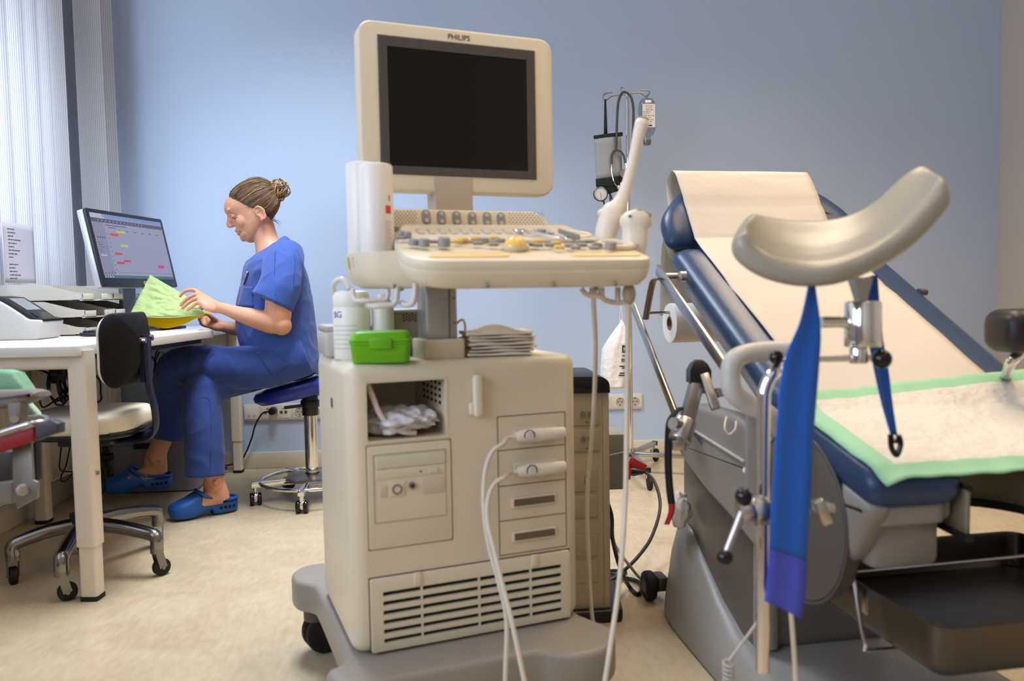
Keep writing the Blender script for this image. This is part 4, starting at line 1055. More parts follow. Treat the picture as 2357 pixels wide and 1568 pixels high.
# printers behind
p_ = us.w(.0, .32, BZ)
pt = Thing('video_printer', 'small grey printer at the left rear corner of the machine deck', 'printer', us.w(.05, .27, BZ), RZ)
MB().box((.10, .13, .052), (0, 0, .0262), bev=.006).build('case', M_greyl, pt, local=True)
MB().box((.098, .12, .014), (.0, .0, .058), bev=.005).build('paper_cover', mat('cover_grey', '#a9a6a0', .5), pt, local=True)
bx_ = Thing('video_printer', 'beige box-shaped printer with a dotted vent between bottles and column', 'printer', us.w(.185, .24, BZ), RZ)
MB().box((.13, .16, .082), (0, 0, .0485), bev=.004).build('case', mat('warm_grey_plastic', '#a3937c', .5), bx_, local=True)
MB().box((.134, .164, .006), (0, 0, .092), bev=.002).build('case_lid', M_greyl, bx_, local=True)
mb = MB()
for i in range(7):
    for j in range(3 + 0): mb.box((.003, .001, .003), (-.035+.0062*i, -.0805, .072+.0055*j+.0027*(i % 2)), bev=0)
mb.build('vent_dots', M_dark, bx_, local=True)
for x in (-.05, .05): MB().box((.02, .02, .008), (x, -.06, .004)).build('foot', M_black, bx_, local=True)
# folded cloths
tdir = RZ-.12
M_cloth = mat('cream_cloth', '#e6dccb', .9, bump=.15, bscale=160, var=.03)
for k in range(7):
    c = us.w(.325+.004*((k*7) % 3-1), .085+.003*((k*5) % 3-1), BZ+.0008+.0070*k)
    t = MB()
    w, d, h = .138+.006*((k*3) % 3-1), .11, .0068
    rows = []
    N = 14
    L = Matrix.Translation(c) @ Matrix.Rotation(tdir+.05*((k*11) % 5-2)*.5, 4, 'Z')
    rings = []
    for i in range(N+1):
        x = -w/2+w*i/N
        bump = (.010*math.exp(-((x-.005)/.03)**2) if k == 6 else .0)*1.0
        rg_ = []
        for j in range(20):
            a = 2*PI*j/20; yy = d/2*math.copysign(abs(math.cos(a))**.35, math.cos(a)); zz = h/2*math.copysign(abs(math.sin(a))**.7, math.sin(a))
            sag = .0016*math.sin(9*x/w+k*1.3+j*.02)
            rg_.append(L @ V((x, yy, h/2+zz*(1 if k < 6 else 1.25)+max(sag, -.0008)*(1 if zz > 0 else .2)+bump*(1 if zz > 0 else 0))))
        rings.append(rg_)
    t.loft(rings)
    o = t.build('folded_cloth', M_cloth)
    tag(o, ['lowest folded cream cloth of the stack on the machine deck', 'second lowest folded cream cloth of the stack on the deck', 'third folded cream cloth from the bottom of the stack', 'middle folded cream cloth of the stack on the machine deck', 'third folded cream cloth from the top of the stack', 'folded cream cloth just under the topmost cloth of the stack', 'topmost folded cream cloth with a raised fold on the deck stack'][k], 'cloth', 'folded cloths on the machine deck')
# plastic bags in the compartment
M_bag = mat('clear_plastic', '#efebea', .22, trans=.2, ior=1.3, bump=.4, bscale=70)
rnd = random.Random(5)
for k, (x, y, z, sx_, sy_, sz_, lab) in enumerate(((.105, .07, .626, .062, .075, .026, 'crumpled clear plastic bag lying in the open machine compartment'), (.145, .05, .63, .035, .05, .02, 'small folded clear bag at the right of the compartment'))):
    mb = MB().sphere((0, 0, 0), 1, 40)
    out_ = []
    for v in mb.v:
        n_ = mnoise.noise(v*2.6+V((k*5, 1, 2)))*.35+mnoise.noise(v*6+V((k*3, 4, 2)))*.18
        q = v*(1+n_); out_.append(V((x+q.x*sx_, y+q.y*sy_, max(z+q.z*sz_, R0z+.001))))
    mb.v = [us.w(*q) for q in out_]
    tag(mb.build('plastic_bag', M_bag, smooth=180), lab, 'plastic bag')
mb = MB().tube(spline([us.w(*p) for p in ((.045, .03, .703), (.052, .02, .68), (.062, .012, .65), (.08, .01, .625), (.105, .008, .612), (.13, .012, .607))], 8), .0055, 10)
tag(mb.build('clear_tube', mat('pinkish_tube', '#ddcdc2', .3)), 'pale plastic tube curling down the left of the open compartment', 'tube')
# ================================================================== examination chair on the right
O4 = dep(2008, 1166, 1.234); O4.z = 0
ch = Thing('examination_chair', 'large grey gynaecological examination chair with navy leather pads and leg supports', 'examination chair', O4, math.radians(5.6))
chx = V((math.cos(math.radians(5.6)), math.sin(math.radians(5.6)), 0))
def sd(px, py, x0=0.0):                                   # photo pixel on a side plane of the chair -> local (y, z)
    p = ch.l(plane(px, py, ch.w(x0, 0, 0), chx)); return p.y, p.z
SM = Matrix(((0, 0, 1, 0), (1, 0, 0, 0), (0, 1, 0, 0), (0, 0, 0, 1)))   # polygon (y, z) extruded along x
CW = .56
M_shell = mat('chair_shell_grey', '#8a857d', .4); M_shell2 = mat('chair_shell_dark', '#6b655d', .35, .25)
# base skirt
st = []
for y, zt, xo, xr in ((1.03, .07, .16, .19), (1.015, .16, .10, .15), (.985, .225, .055, .11), (.93, .272, .015, .07), (.87, .285, -.01, .05), (.80, .255, -.02, .035), (.72, .20, -.025, .03), (.62, .14, -.028, .025), (.52, .10, -.03, .02), (.40, .085, -.03, .015), (.0, .08, -.03, .015), (-.30, .075, -.025, .02), (-.36, .06, .0, .04)):
    L = [(xo, .008), (xo, .03), (xo+(xr-xo)*.35, zt*.55+.01), (xr-.008, zt-.012), (xr+.012, zt)]
    st.append([V((a, y, b)) for a, b in L+[(.50-a, b) for a, b in L[::-1]]])
MB().loft(st).build('base_skirt', M_shell, ch, local=True, smooth=60)
# body block
bp_ = [sd(1570, 1290, .04), (.868, .44), (.80, .53), (.45, .50), (.445, .09), sd(1700, 1480, .04), sd(1660, 1430, .04), sd(1600, 1345, .04)]
MB().prism(roundpoly(bp_, [.03, .02, .05, .05, .03, .08, .1, .1], 5), .31, Matrix.Translation((.04, 0, 0)) @ SM, bev=.018, seg=4).build('side_cover', M_shell2, ch, local=True)
MB().cyl((.062, .455, .10), (.062, .455, .33), .026, n=20).build('corner_highlight', M_shell, ch, local=True)  # lighter cylinder stands in for the highlight on the rounded body corner
# tilting seat arm with the round pivot cover
apx = [(1610, 926), (1574, 1000), (1574, 1040), (1640, 1130), (1700, 1195), (1760, 1270), (1850, 1335), (1920, 1325), (1985, 1280), (2022, 1200), (2028, 1166), (1960, 1110), (1870, 1062), (1780, 1005), (1700, 950)]
ap = [sd(x, y, .02) for x, y in apx]
MB().prism(roundpoly(ap, .03, 4), .045, Matrix.Translation((.0, 0, 0)) @ SM, bev=.018, seg=5).build('seat_arm', M_shell, ch, local=True)
pc = sd(1852, 1185, .012); pr_ = abs(sd(1972, 1165, .012)[0]-pc[0])
MB().cyl((-.004, pc[0], pc[1]), (.03, pc[0], pc[1]), pr_*.95, n=48, bev=.004).build('pivot_cover', mat('pivot_grey', '#58524c', .4), ch, local=True)
MB().tube([V((-.0006, pc[0]+(pr_*.95+.003)*math.cos(a), pc[1]+(pr_*.95+.003)*math.sin(a))) for a in [2*PI*i/44 for i in range(44)]], .003, 6, closed=True).build('pivot_seam', M_greyd, ch, local=True)
e0, e1 = sd(1590, 974, .018), sd(1735, 1062, .018)
MB().bar((-.003, e0[0], e0[1]), (-.003, e1[0], e1[1]), .006, .006, bev=.002).build('arm_highlight', M_greyl, ch, local=True)  # light bar stands in for the highlight line along the arm
lt = sd(1608, 1007, 0)
ld = V((0, -math.cos(.42), -math.sin(.42)))
MB().text('matic', .026, Matrix.Translation((-.0012, lt[0], lt[1])) @ frame((0, 0, 0), (0, -.93, -.36), (0, -.36, .93)), .0004).build('brand_lettering', mat('logo_blue', '#46606f', .5), ch, local=True, smooth=0, weld=False)
# front box under the seat
MB().box((.128, .2, .05), (.098, .125, .513), bev=.012).build('seat_mount', M_shell, ch, local=True)
MB().box((.122, .18, .09), (.092, .13, .452), bev=.016).build('motor_housing', M_shell, ch, local=True)
# seat pad with a notch at the front
def seatpoly(i=0.0):
    return roundpoly([(0+i, .0+i), (.165-i, 0+i), (.175-i, .10), (.235, .19+i), (.325, .19+i), (.385+i, .10), (.395+i, 0+i), (CW-i, 0+i), (CW-i, .30), (0+i, .30)], [.03, .03, .05, .08, .08, .05, .03, .03, .02, .02], 5)
def seatz(y): return .578+.25*max(0, y)
sm = MB(); rings = []
for k, z in ((.02, -.062), (.006, -.055), (0, -.04), (0, -.02), (.006, -.006), (.018, 0), (.05, .003)):
    rings.append([V((x, y, seatz(y)+z)) for x, y in seatpoly(k)])
sm.loft(rings).build('seat_pad', M_navy, ch, local=True)
MB().prism(seatpoly(.015), .035, Matrix.Translation((0, 0, .487)), bev=.006).build('seat_shell', M_shell, ch, local=True)
nw = [(.165, .0), (.172, .05), (.18, .10), (.20, .15), (.235, .187), (.28, .196), (.325, .187), (.36, .15), (.38, .10), (.388, .05), (.395, .0)]
NW = spline([V((a, b, 0)) for a, b in nw], 4)
MB().grid([[V((p.x, p.y-.004, z)) for p in NW] for z in (.470, .500, .53, .552)]).build('cutout_panel', mat('cutout_olive', '#7d745c', .5), ch, local=True, solid=.006)
MB().tube([V((p.x, p.y-.008, .468)) for p in NW], .008, 8).build('cutout_trim', M_rubber, ch, local=True)
MB().tube([V((p.x, p.y-.008, .548)) for p in NW], .005, 8).build('cutout_trim', M_rubber, ch, local=True)
# backrest: shell, main pad, head pad
A0, A1 = V((0, .262, .652)), V((0, .836, .984)); bd = (A1-A0).normalized(); bn = V((0, -bd.z, bd.y)); BL = (A1-A0).length
BM = Matrix((V((1, 0, 0)), bd, bn)).transposed().to_4x4(); BM.translation = A0      # u across, v up the back, n out of the pad
MB().prism(rpoly(.50, .72, .05, 5, CW/2+.004, .27), .03, BM @ Matrix.Translation((0, 0, -.108)), bev=.01).prism(rpoly(.53, .60, .04, 5, CW/2, .29), .03, BM @ Matrix.Translation((0, 0, -.082)), bev=.008).build('backrest_shell', mat('backrest_shell', '#8e8a87', .4), ch, local=True)
def pad(poly_f, L, bm_, name):
    rg = [[bm_ @ V((x, y, z)) for x, y in poly_f(k)] for k, z in ((.03, -.055), (.008, -.05), (0, -.035), (.002, -.02), (.012, -.008), (.03, -.001), (.06, .002), (.12, .002))]
    return MB().loft(rg).build(name, M_navy, ch, local=True)
pad(lambda k: rpoly(CW-2*k, BL-2*k, .035, 6, CW/2, BL/2), BL, BM, 'backrest_pad')
H0, H1 = V((0, .848, .992)), V((0, .965, 1.162)); hd = (H1-H0).normalized(); hn = V((0, -hd.z, hd.y)); HL = (H1-H0).length
HM2 = Matrix((V((1, 0, 0)), hd, hn)).transposed().to_4x4(); HM2.translation = H0
def hp(k): return roundpoly([(k+.005, k), (CW-k-.005, k), (CW-k+.0, HL*.45), (CW-.09-k*.5, HL-k), (.09+k*.5, HL-k), (k, HL*.45)], [.03, .03, .09, .09, .09, .09], 6)
pad(hp, HL, HM2, 'head_pad')
MB().prism(roundpoly([(.03, -.03), (CW-.03, -.03), (CW-.02, HL*.5), (CW-.1, HL-.02), (.1, HL-.02), (.02, HL*.5)], .05, 4), .03, HM2 @ Matrix.Translation((0, 0, -.085)), bev=.008).build('head_shell', M_shell, ch, local=True)
MB().tube([BM @ V((CW-.01, .42, -.01)), BM @ V((CW+.012, .42, -.012))], .008, 10).build('pad_bolt', M_greyd, ch, local=True)
# steel bars and joint at the back left
def sp3(px, py, x0): y, z = sd(px, py, x0); return V((x0, y, z))
MB().bar(sp3(1513, 620, -.045), sp3(1672, 850, -.045), .008, .028, up=(0, -.5, 1), bev=.0015).build('side_bar', M_steel, ch, local=True)
MB().bar(sp3(1458, 705, -.055), sp3(1555, 955, -.055), .008, .026, up=(0, -.5, 1), bev=.0015).build('lower_bar', M_steel, ch, local=True)
MB().cyl(sp3(1523, 637, -.045), sp3(1523, 637, -.045)+V((.09, 0, .0)), .009, n=14).cyl(sp3(1546, 637, -.045)+V((.02, 0, 0)), sp3(1546, 637, -.045)+V((.034, 0, .0)), .013, n=14).build('bar_axle', M_steel, ch, local=True)
MB().tube(spline([sp3(1520, 642, -.05), sp3(1506, 644, -.05), sp3(1500, 660, -.05), sp3(1494, 690, -.05), sp3(1486, 735, -.05)], 5), .009, 8, flat=.4).build('roll_bracket', M_dsteel, ch, local=True)
rc = ch.l(dep(1541, 744, 2.22)); rx = rc.x
MB().cyl((rx-.075, rc.y, rc.z+.03), (rx+.40, rc.y, rc.z+.03), .004, n=10).build('roll_rod', M_steel, ch, local=True)
roll = Thing('paper_roll', 'white paper roll on a rod behind the backrest', 'paper roll', ch.w(rx, rc.y, rc.z-.055), math.radians(5.6))
Mr = Matrix.Translation((0, 0, .055)) @ Matrix.Rotation(PI/2, 4, 'Y')
MB().lathe([(.019, 0), (.054, 0), (.055, .002), (.055, .398), (.054, .40), (.019, .40)], Mr, 40).build('roll_body', M_paper, roll, local=True)
MB().lathe([(.015, -.001), (.0195, -.001), (.0195, .4), (.015, .4), (.015, -.001)], Mr, 28).build('cardboard_core', mat('cardboard', '#8b6a45', .8), roll, local=True)
# locking joint with black cap and T lever
J = lambda px, py, Z: dep(px, py, Z)
MB().loft([[J(1608+a*24, 880+b, 1.62)+CF*c for a, c in ((-1, -.02), (1, -.02), (1, .02), (-1, .02))] for b in (0, -28)]+[[J(1608+a*16, 836, 1.62)+CF*c for a, c in ((-1, -.015), (1, -.015), (1, .015), (-1, .015))], [J(1608+a*6, 828, 1.62)+CF*c for a, c in ((-1, -.01), (1, -.01), (1, .01), (-1, .01))]]).build('joint_cap', M_black, ch)
MB().bar(J(1606, 872, 1.62), J(1574, 992, 1.58), .026, .03, up=CF, bev=.002).build('joint_arm', M_dsteel, ch)
MB().cyl(J(1578, 968, 1.57), J(1563, 1016, 1.55), .0225, n=30, bev=.003).cyl(J(1548, 975, 1.54), J(1572, 980, 1.56), .012, n=20).box((.026, .02, .02), J(1562, 1024, 1.55), bev=.002).build('joint_barrel', M_steel, ch)
MB().bar(J(1620, 862, 1.6), J(1648, 942, 1.57), .018, .014, up=CF, bev=.002).bar(J(1612, 900, 1.6), J(1668, 902, 1.62), .01, .012, up=CF).build('joint_lever', M_steel, ch)
MB().cyl(J(1650, 905, 1.6), J(1668, 902, 1.66), .010, n=16).build('joint_bolt', M_chrome, ch)
# hanging strap with red end
def ribbon(pts, w, dirw=None, th=.0014):
    P = spline([p for p in pts], 6); rows = []
    for i, p in enumerate(P):
        d = dirw if dirw is not None else CR
        ww = w[0]+(w[1]-w[0])*i/(len(P)-1) if isinstance(w, tuple) else w
        rows.append([p-d*ww/2, p-d*ww/6+CF*.0015, p+d*ww/6-CF*.0015, p+d*ww/2])
    return MB().grid(rows)
ribbon([J(1568, 938, 1.6), J(1548, 958, 1.58), J(1540, 985, 1.57), J(1538, 1060, 1.57), J(1541, 1120, 1.57), J(1546, 1160, 1.57)], .014).build('black_strap', mat('black_webbing', '#15161a', .8), ch, solid=.002)
ribbon([J(1546, 1160, 1.57), J(1545, 1180, 1.57), J(1534, 1208, 1.57)], (.013, .009)).build('strap_end', mat('red_webbing', '#a3101c', .7), ch, solid=.002, label='red strap end')
# grip handle
MB().tube(spline([J(1815, 806, 1.33), J(1770, 808, 1.33), J(1718, 815, 1.32), J(1688, 832, 1.31), J(1681, 868, 1.31), J(1688, 903, 1.31), J(1720, 930, 1.32), J(1768, 955, 1.33), J(1788, 985, 1.36)], 7), .0165, 16).build('grip_handle', M_greyl, ch)
MB().bar(J(1738, 955, 1.34), J(1735, 1150, 1.34), .03, .012, up=CF, bev=.003).build('grip_bracket', M_shell, ch)
MB().cyl(J(1716, 1082, 1.345), J(1724, 1082, 1.38), .005, n=12).build('bracket_bolt', M_steel, ch)
MB().tube(spline([J(1672, 960, 1.55), J(1668, 985, 1.53), J(1678, 1000, 1.53), J(1692, 988, 1.53), J(1694, 970, 1.54)], 6), .002, 6).build('cord_loop', M_cream, ch)
# rear wheel
wc = ch.l(dep(1492, 1352, 2.235))
wo = MB().cyl((wc.x-.012, wc.y, .041), (wc.x+.016, wc.y, .041), .041, n=30, bev=.008).build('wheel', M_rubber, ch, local=True)
MB().cyl((wc.x-.013, wc.y, .041), (wc.x+.03, wc.y, .041), .02, n=20).bx((wc.x+.02, wc.y-.03, .03), (wc.x+.05, wc.y+.03, .07), bev=.006).build('wheel_hub', M_greyd, wo, local=True)
# ---- left leg support
M_saddle = mat('saddle_grey', '#969081', .3)
FB = [(1718, 528), (1730, 558), (1757, 586), (1800, 606), (1862, 617), (1930, 608), (2000, 577), (2070, 528), (2124, 472), (2154, 432), (2163, 402)]
BB = [(1738, 486), (1752, 489), (1778, 492), (1815, 497), (1862, 499), (1912, 496), (1960, 484), (2008, 458), (2052, 418), (2092, 386), (2122, 375)]
Z0, Z1 = 1.055, 1.235
nF = len(FB); front = [dep(x, y, Z0+.02*abs(i-5)/5) for i, (x, y) in enumerate(FB)]; back = [dep(x, y, Z1) for x, y in BB]
front = spline(front, 3); back = spline(back, 3); n_ = len(front)
ctr = [(front[i]+back[i])/2 for i in range(n_)]
def outn(i):
    a = ctr[min(i+1, n_-1)]-ctr[max(i-1, 0)]; w_ = back[i]-front[i]; n = a.cross(w_).normalized()
    return n if n.z < .3 and (n.dot(CU) < 0 or True) else n
rgs = []
for i in range(n_):
    a = (ctr[min(i+1, n_-1)]-ctr[max(i-1, 0)]).normalized(); w_ = (back[i]-front[i]); L = w_.length; w_.normalize()
    n = w_.cross(a).normalized()
    if n.dot(V((0, 0, 1))) > 0 and i < n_*.75: n = -n
    if i > 0 and n.dot(last) < 0: n = -n
    last = n
    e = min(1, .55+.45*math.sin(PI*min(1, min(i, n_-1-i)/3.0)/2)); T = .04*e
    sec = []
    for (t, d) in ((0, .35), (.02, .12), (.09, .0), (.3, .16), (.5, .22), (.7, .16), (.91, .0), (.98, .12), (1, .35), (.985, .7), (.9, .95), (.7, 1.02), (.5, 1.05), (.3, 1.02), (.1, .95), (.015, .7)):
        sec.append(front[i]+w_*L*t+n*T*(d if d < .4 else d))
    rgs.append(sec)
a0 = sum(rgs[0], V())/len(rgs[0]); aN = sum(rgs[-1], V())/len(rgs[-1])
d0 = (rgs[0][4]-rgs[1][4])*.35; dN = (rgs[-1][4]-rgs[-2][4])*.35
rgs = [[a0+(p-a0)*.35+d0*1.3 for p in rgs[0]], [a0+(p-a0)*.85+d0*.9 for p in rgs[0]]]+rgs+[[aN+(p-aN)*.85+dN*.9 for p in rgs[-1]], [aN+(p-aN)*.35+dN*1.3 for p in rgs[-1]]]
ls = MB().loft(rgs).build('leg_support', M_saddle, ch, smooth=180, label='beige padded leg rest in front of the backrest')
_m = ls.modifiers.new('r', 'REMESH'); _m.mode = 'VOXEL'; _m.voxel_size = .004; _s2 = ls.modifiers.new('s', 'SMOOTH'); _s2.factor = .5; _s2.iterations = 26
bake(ls); ls.data.polygons.foreach_set('use_smooth', [True]*len(ls.data.polygons))
if not ls.data.materials: ls.data.materials.append(M_saddle)
ZL = 1.13
MB().tube(spline([J(1820, 828, 1.16), J(1800, 842, 1.15), J(1778, 862, ZL), J(1763, 890, ZL), J(1758, 930, ZL), J(1757, 1100, ZL), J(1757, 1300, ZL), J(1755, 1546, ZL)], 6), .0092, 18).build('support_rod', M_chrome, ls)
MB().sphere(J(1787, 823, 1.14), .0105, 18).build('ball_knob', M_blackg, ls)
MB().cyl(J(1986, 694, 1.16), J(1986, 800, 1.16), .0255, n=32, bev=.003).build('swivel_barrel', M_chrome, ls)
MB().loft([[J(1960, 640, 1.15)+CF*-.01, J(2003, 640, 1.15)+CF*-.01, J(2003, 640, 1.15)+CF*.015, J(1960, 640, 1.15)+CF*.015], [J(1974, 700, 1.15)+CF*-.006, J(1990, 700, 1.15)+CF*-.006, J(1990, 700, 1.15)+CF*.008, J(1974, 700, 1.15)+CF*.008]]).build('saddle_stem', M_steel, ls)
MB().cyl(J(1890, 742, 1.16), J(1950, 742, 1.16), .0085, n=18).build('swivel_pin', M_chrome, ls)
MB().cyl(J(1976, 800, 1.16), J(1976, 838, 1.16), .0125, n=22, bev=.002).cyl(J(1980, 796, 1.16), J(1980, 806, 1.16), .008, n=14).build('clamp_block', M_chrome, ls)
MB().cyl(J(1820, 826, 1.16), J(2012, 825, 1.16), .0048, n=14).build('clamp_rod', M_chrome, ls)
MB().sphere(J(2030, 827, 1.155), .0142, 20).build('ball_knob', M_blackg, ls)
MB().cyl(J(1732, 1178, 1.125), J(1768, 1172, 1.125), .0215, n=30, bev=.003).cyl(J(1698, 1176, 1.12), J(1733, 1176, 1.12), .017, n=26, bev=.002).build('rod_clamp', M_steel, ls)
MB().cyl(J(1765, 1172, 1.13), J(1850, 1178, 1.17), .012, n=18).cyl(J(1880, 1165, 1.19), J(1912, 1172, 1.2), .010, n=16).bar(J(1880, 1150, 1.19), J(1905, 1205, 1.19), .02, .016, bev=.003).build('clamp_axle', M_steel, ls)
MB().sphere(J(1712, 1143, 1.11), .0125, 18).cyl(J(1712, 1150, 1.11), J(1714, 1170, 1.115), .006, n=12).build('ball_knob', M_blackg, ls)
MB().cyl(J(1708, 1180, 1.11), J(1669, 1278, 1.10), .0062, .005, n=14).build('clamp_lever', M_steel, ls)
MB().sphere(J(1668, 1283, 1.10), .0112, 18).build('ball_knob', M_blackg, ls)
# straps
M_strap = mat('blue_webbing', '#0c58b4', .75, bump=.2, bscale=500, sheen=.2); M_velcro = mat('violet_velcro', '#4d55bd', .85, bump=.3, bscale=700)
def strap(L, R, Z, name, m):
    l, r = spline([V((x, y, 0)) for x, y in L], 5), spline([V((x, y, 0)) for x, y in R], 5); rows = []
    for i in range(len(l)):
        zz = Z+.006*math.sin(i*.25)
        a, b = dep(l[i].x, l[i].y, zz), dep(r[i].x, r[i].y, zz+.01)
        rows.append([a+(b-a)*t+CF*(.006*math.sin(t*PI)) for t in (0, .25, .5, .75, 1)])
    return MB().grid(rows).build(name, m, ls, solid=.0016, smooth=80)
strap([(1862, 650), (1842, 740), (1803, 840), (1788, 980), (1779, 1120), (1770, 1265)], [(1876, 650), (1889, 755), (1885, 850), (1873, 1000), (1867, 1130), (1857, 1292)], 1.082, 'strap', M_strap)
strap([(1770, 1265), (1768, 1310), (1760, 1384)], [(1857, 1292), (1856, 1350), (1845, 1426)], 1.080, 'strap_end', M_velcro)
strap([(1988, 640), (1996, 760), (2012, 850), (2030, 930), (2050, 1000)], [(2020, 632), (2030, 760), (2045, 850), (2055, 930), (2066, 1003)], 1.2, 'strap', M_strap)
MB().tube(spline([dep(2050, 1000, 1.195), dep(2052, 1030, 1.195), dep(2064, 1048, 1.195), dep(2073, 1022, 1.195), dep(2068, 1002, 1.195)], 6), .0042, 10, closed=False).bar(dep(2055, 1018, 1.195), dep(2066, 1012, 1.195), .003, .02, up=CF).build('strap_buckle', M_blackg, ls)
# ---- right leg support (only its edge is in view)
Zr = 1.5
rp = dep(2352, 761, Zr)
l2 = MB().box((.115, .10, .082), (0, 0, 0), Matrix.Translation(dep(2357, 761, Zr)), bev=.028, seg=5).build('leg_support', mat('black_vinyl', '#1a1613', .4), ch, label='black padded leg rest at the right edge')
MB().tube(spline([dep(2360, 800, Zr), dep(2345, 815, Zr), dep(2325, 838, Zr), dep(2310, 874, Zr+.12), ch.w(.60, .46, .63), ch.w(.57, .48, .60)], 6), .010, 14).build('support_rod', M_chrome, l2)

# ---- paper sheet over the backrest
pth = [BM @ V((0, -.03, .012)), BM @ V((0, .05, .008)), BM @ V((0, .3, .0065)), BM @ V((0, BL-.03, .0065)), HM2 @ V((0, .03, .0065)), HM2 @ V((0, HL-.03, .0065)), HM2 @ V((0, HL+.035, -.002)), HM2 @ V((0, HL+.052, -.03)), HM2 @ V((0, HL+.03, -.062)), HM2 @ V((0, HL-.06, -.095)), V((0, rc.y+.052, rc.z+.20)), V((0, rc.y+.056, rc.z+.02))]
P = spline(pth, 8); rows = []
rnd = random.Random(2)
def proj_y(p): d = p-CP; return 784-FPX*d.dot(CU)/d.dot(CF)
perf = [min(range(len(P)*6//10), key=lambda i: abs(proj_y(ch.M @ (P[i]+V((.27, 0, 0))))-t)) for t in (464, 668)]
for i, p in enumerate(P):
    row = []; t = i/len(P)
    for j in range(25):
        x = .068+.395*j/24
        if t > .62: x -= .012*(t-.62)*3
        wv = .0018*mnoise.noise(V((x*9, i*.35, 0)))+.0008*mnoise.noise(V((x*30, i*.9, 3)))-(.003 if i in perf else 0)
        row.append(ch.M @ (p+(bn if t < .4 else hn)*(wv+.0005)+V((x, 0, 0))))
    rows.append(row)
M_pap = mat('crepe_paper', '#cac1b3', .9, var=.02, vscale=14, bump=.10, bscale=70)
po = MB().grid(rows); k_ = None
po.build('paper_sheet', M_pap, solid=.0004, smooth=80); tag(bpy.data.objects['paper_sheet.001'], 'long white crepe paper sheet draped over the navy backrest', 'paper')
for v_ in (.30, .60): pass
# ---- absorbent underpad on the seat
M_padw = mat('underpad_white', '#d6d0c4', .85, bump=.5, bscale=60); M_padg = mat('underpad_green', '#8fc39c', .55)
def upz(x, y):
    zz = seatz(min(y, .30))+.010
    zz = max(zz, .652+(y-.262)*.578+.016)
    return zz+.004*mnoise.noise(V((x*9, y*9, 1)))+.0025*mnoise.noise(V((x*26, y*26, 4)))
def padpt(u, v):
    x = .012+.69*u; y = -.018+(.285+.055*u)*v
    z = upz(x, max(y, 0))
    if x < .04: z -= (.04-x)*.35
    if y < .02: z -= (.02-y)*.35
    if x > CW: z += .02*math.sin((x-CW)*18)
    return ch.w(x, y, z)
mb = MB(); NU, NV = 60, 36
bu, bv = .055, .11
mb.grid([[padpt(i/NU, j/NV) for i in range(NU+1)] for j in range(NV+1)])
for q, f in enumerate(mb.f):
    j, i = divmod(q, NU)
    u, v = (i+.5)/NU, (j+.5)/NV
    mb.mi[q] = 1 if (u < bu or u > 1-bu or v < bv or v > 1-.075) else 0
tag(mb.build('underpad', [M_padw, M_padg], solid=.0025, smooth=80), 'white absorbent pad with pale green border on the chair seat', 'underpad')
# ---- steel basin under the seat
bz = Thing('basin_tray', 'rectangular stainless steel basin hanging under the front of the chair seat', 'basin', ch.w(.30, .10, .285), math.radians(5.6))
x0, x1, y0, y1 = .057, .54, -.08, .31
def br(i, z, r=.03): return [ch.w(x, y, z) for x, y in rpoly(x1-x0-2*i, y1-y0-2*i, max(r-i, .012), 5, (x0+x1)/2, (y0+y1)/2)]
M_basin = mat('basin_steel', '#5c5851', .3, .85)
MB().loft([br(.012, .282), br(.004, .288), br(0, .30), br(-.001, .356), br(-.002, .361), br(.003, .361), br(.004, .356), br(.006, .305), br(.014, .296), br(.06, .2955)]).build('basin', M_basin, bz)
MB().box((.018, .004, .045), ch.w(.058, .10, .335), bev=.001, rot=(0, 0, math.radians(95.6))).build('basin_clip', M_steel, bz)
MB().tube(spline([ch.w(.075, .17, .40), ch.w(.04, .13, .395), ch.w(.035, .10, .37), ch.w(.036, .07, .28), ch.w(.06, .065, .265), ch.w(.3, .065, .27)], 6), .004, 8).tube([ch.w(.08, .16, .363), ch.w(.48, .16, .366)], .0035, 8).build('basin_rail', M_steel, ch)
MB().tube([ch.w(.50, .18, .27), ch.w(.50, .18, .47)], .006, 8).tube([ch.w(.1, .065, .27), ch.w(.1, .3, .27), ch.w(.1, .44, .28)], .005, 8).build('basin_bracket', M_steel, ch)
# cables of the chair
MB().tube(spline([J(1760, 1405, 1.32), J(1738, 1440, 1.3), J(1705, 1485, 1.27), J(1678, 1522, 1.25)], 6), .0028, 8).tube([J(1676, 1522, 1.25)+V((0, 0, -.0009*i))+V((math.cos(i*.8)*.008, math.sin(i*.8)*.008, 0)) for i in range(150)], .0021, 6).build('coiled_cord', M_greyl, ch)
MB().tube(spline([J(1818, 1380, 1.2), J(1824, 1450, 1.2), J(1829, 1520, 1.2), J(1834, 1600, 1.2), J(1850, 1700, 1.22)], 6), .0038, 8).build('white_cord', M_pcable, ch)
# ================================================================== equipment tower between machine and chair
tz = .64; YT = 2.03
ta, tb_ = dep(1200, 1433, 2.09), dep(1403, 872, 2.09)
tx1 = pln(1403, 1000, 1, YT).x; tx0 = tx1-.24
to = Thing('equipment_tower', 'slim beige equipment tower with black top and base behind the ultrasound machine', 'equipment tower', ((tx0+tx1)/2, YT+.1, 0))
M_tow = mat('tower_beige', '#b3a891', .45); M_tow2 = mat('tower_panel', '#a89d86', .45)
MB().prism(rpoly(tx1-tx0, .22, .006, 3, (tx0+tx1)/2, YT+.11), .60, z0=.028, bev=.003).build('tower_body', M_tow, to)
tp = [(tx0-.004, 0), (tx1+.001, 0), (tx1+.0, .03), (tx1-.022, .045), (tx0-.004, .047)]
MB().prism(roundpoly(tp, [.002, .002, .012, .012, .002], 4), .235, Matrix.Translation((0, YT+.225, .605)) @ FM, bev=.003).build('tower_top', M_navyb if False else mat('near_black', '#17171d', .35), to)
b0, b1 = pln(1432, 1432, 2, .0), pln(1345, 1432, 2, 0)
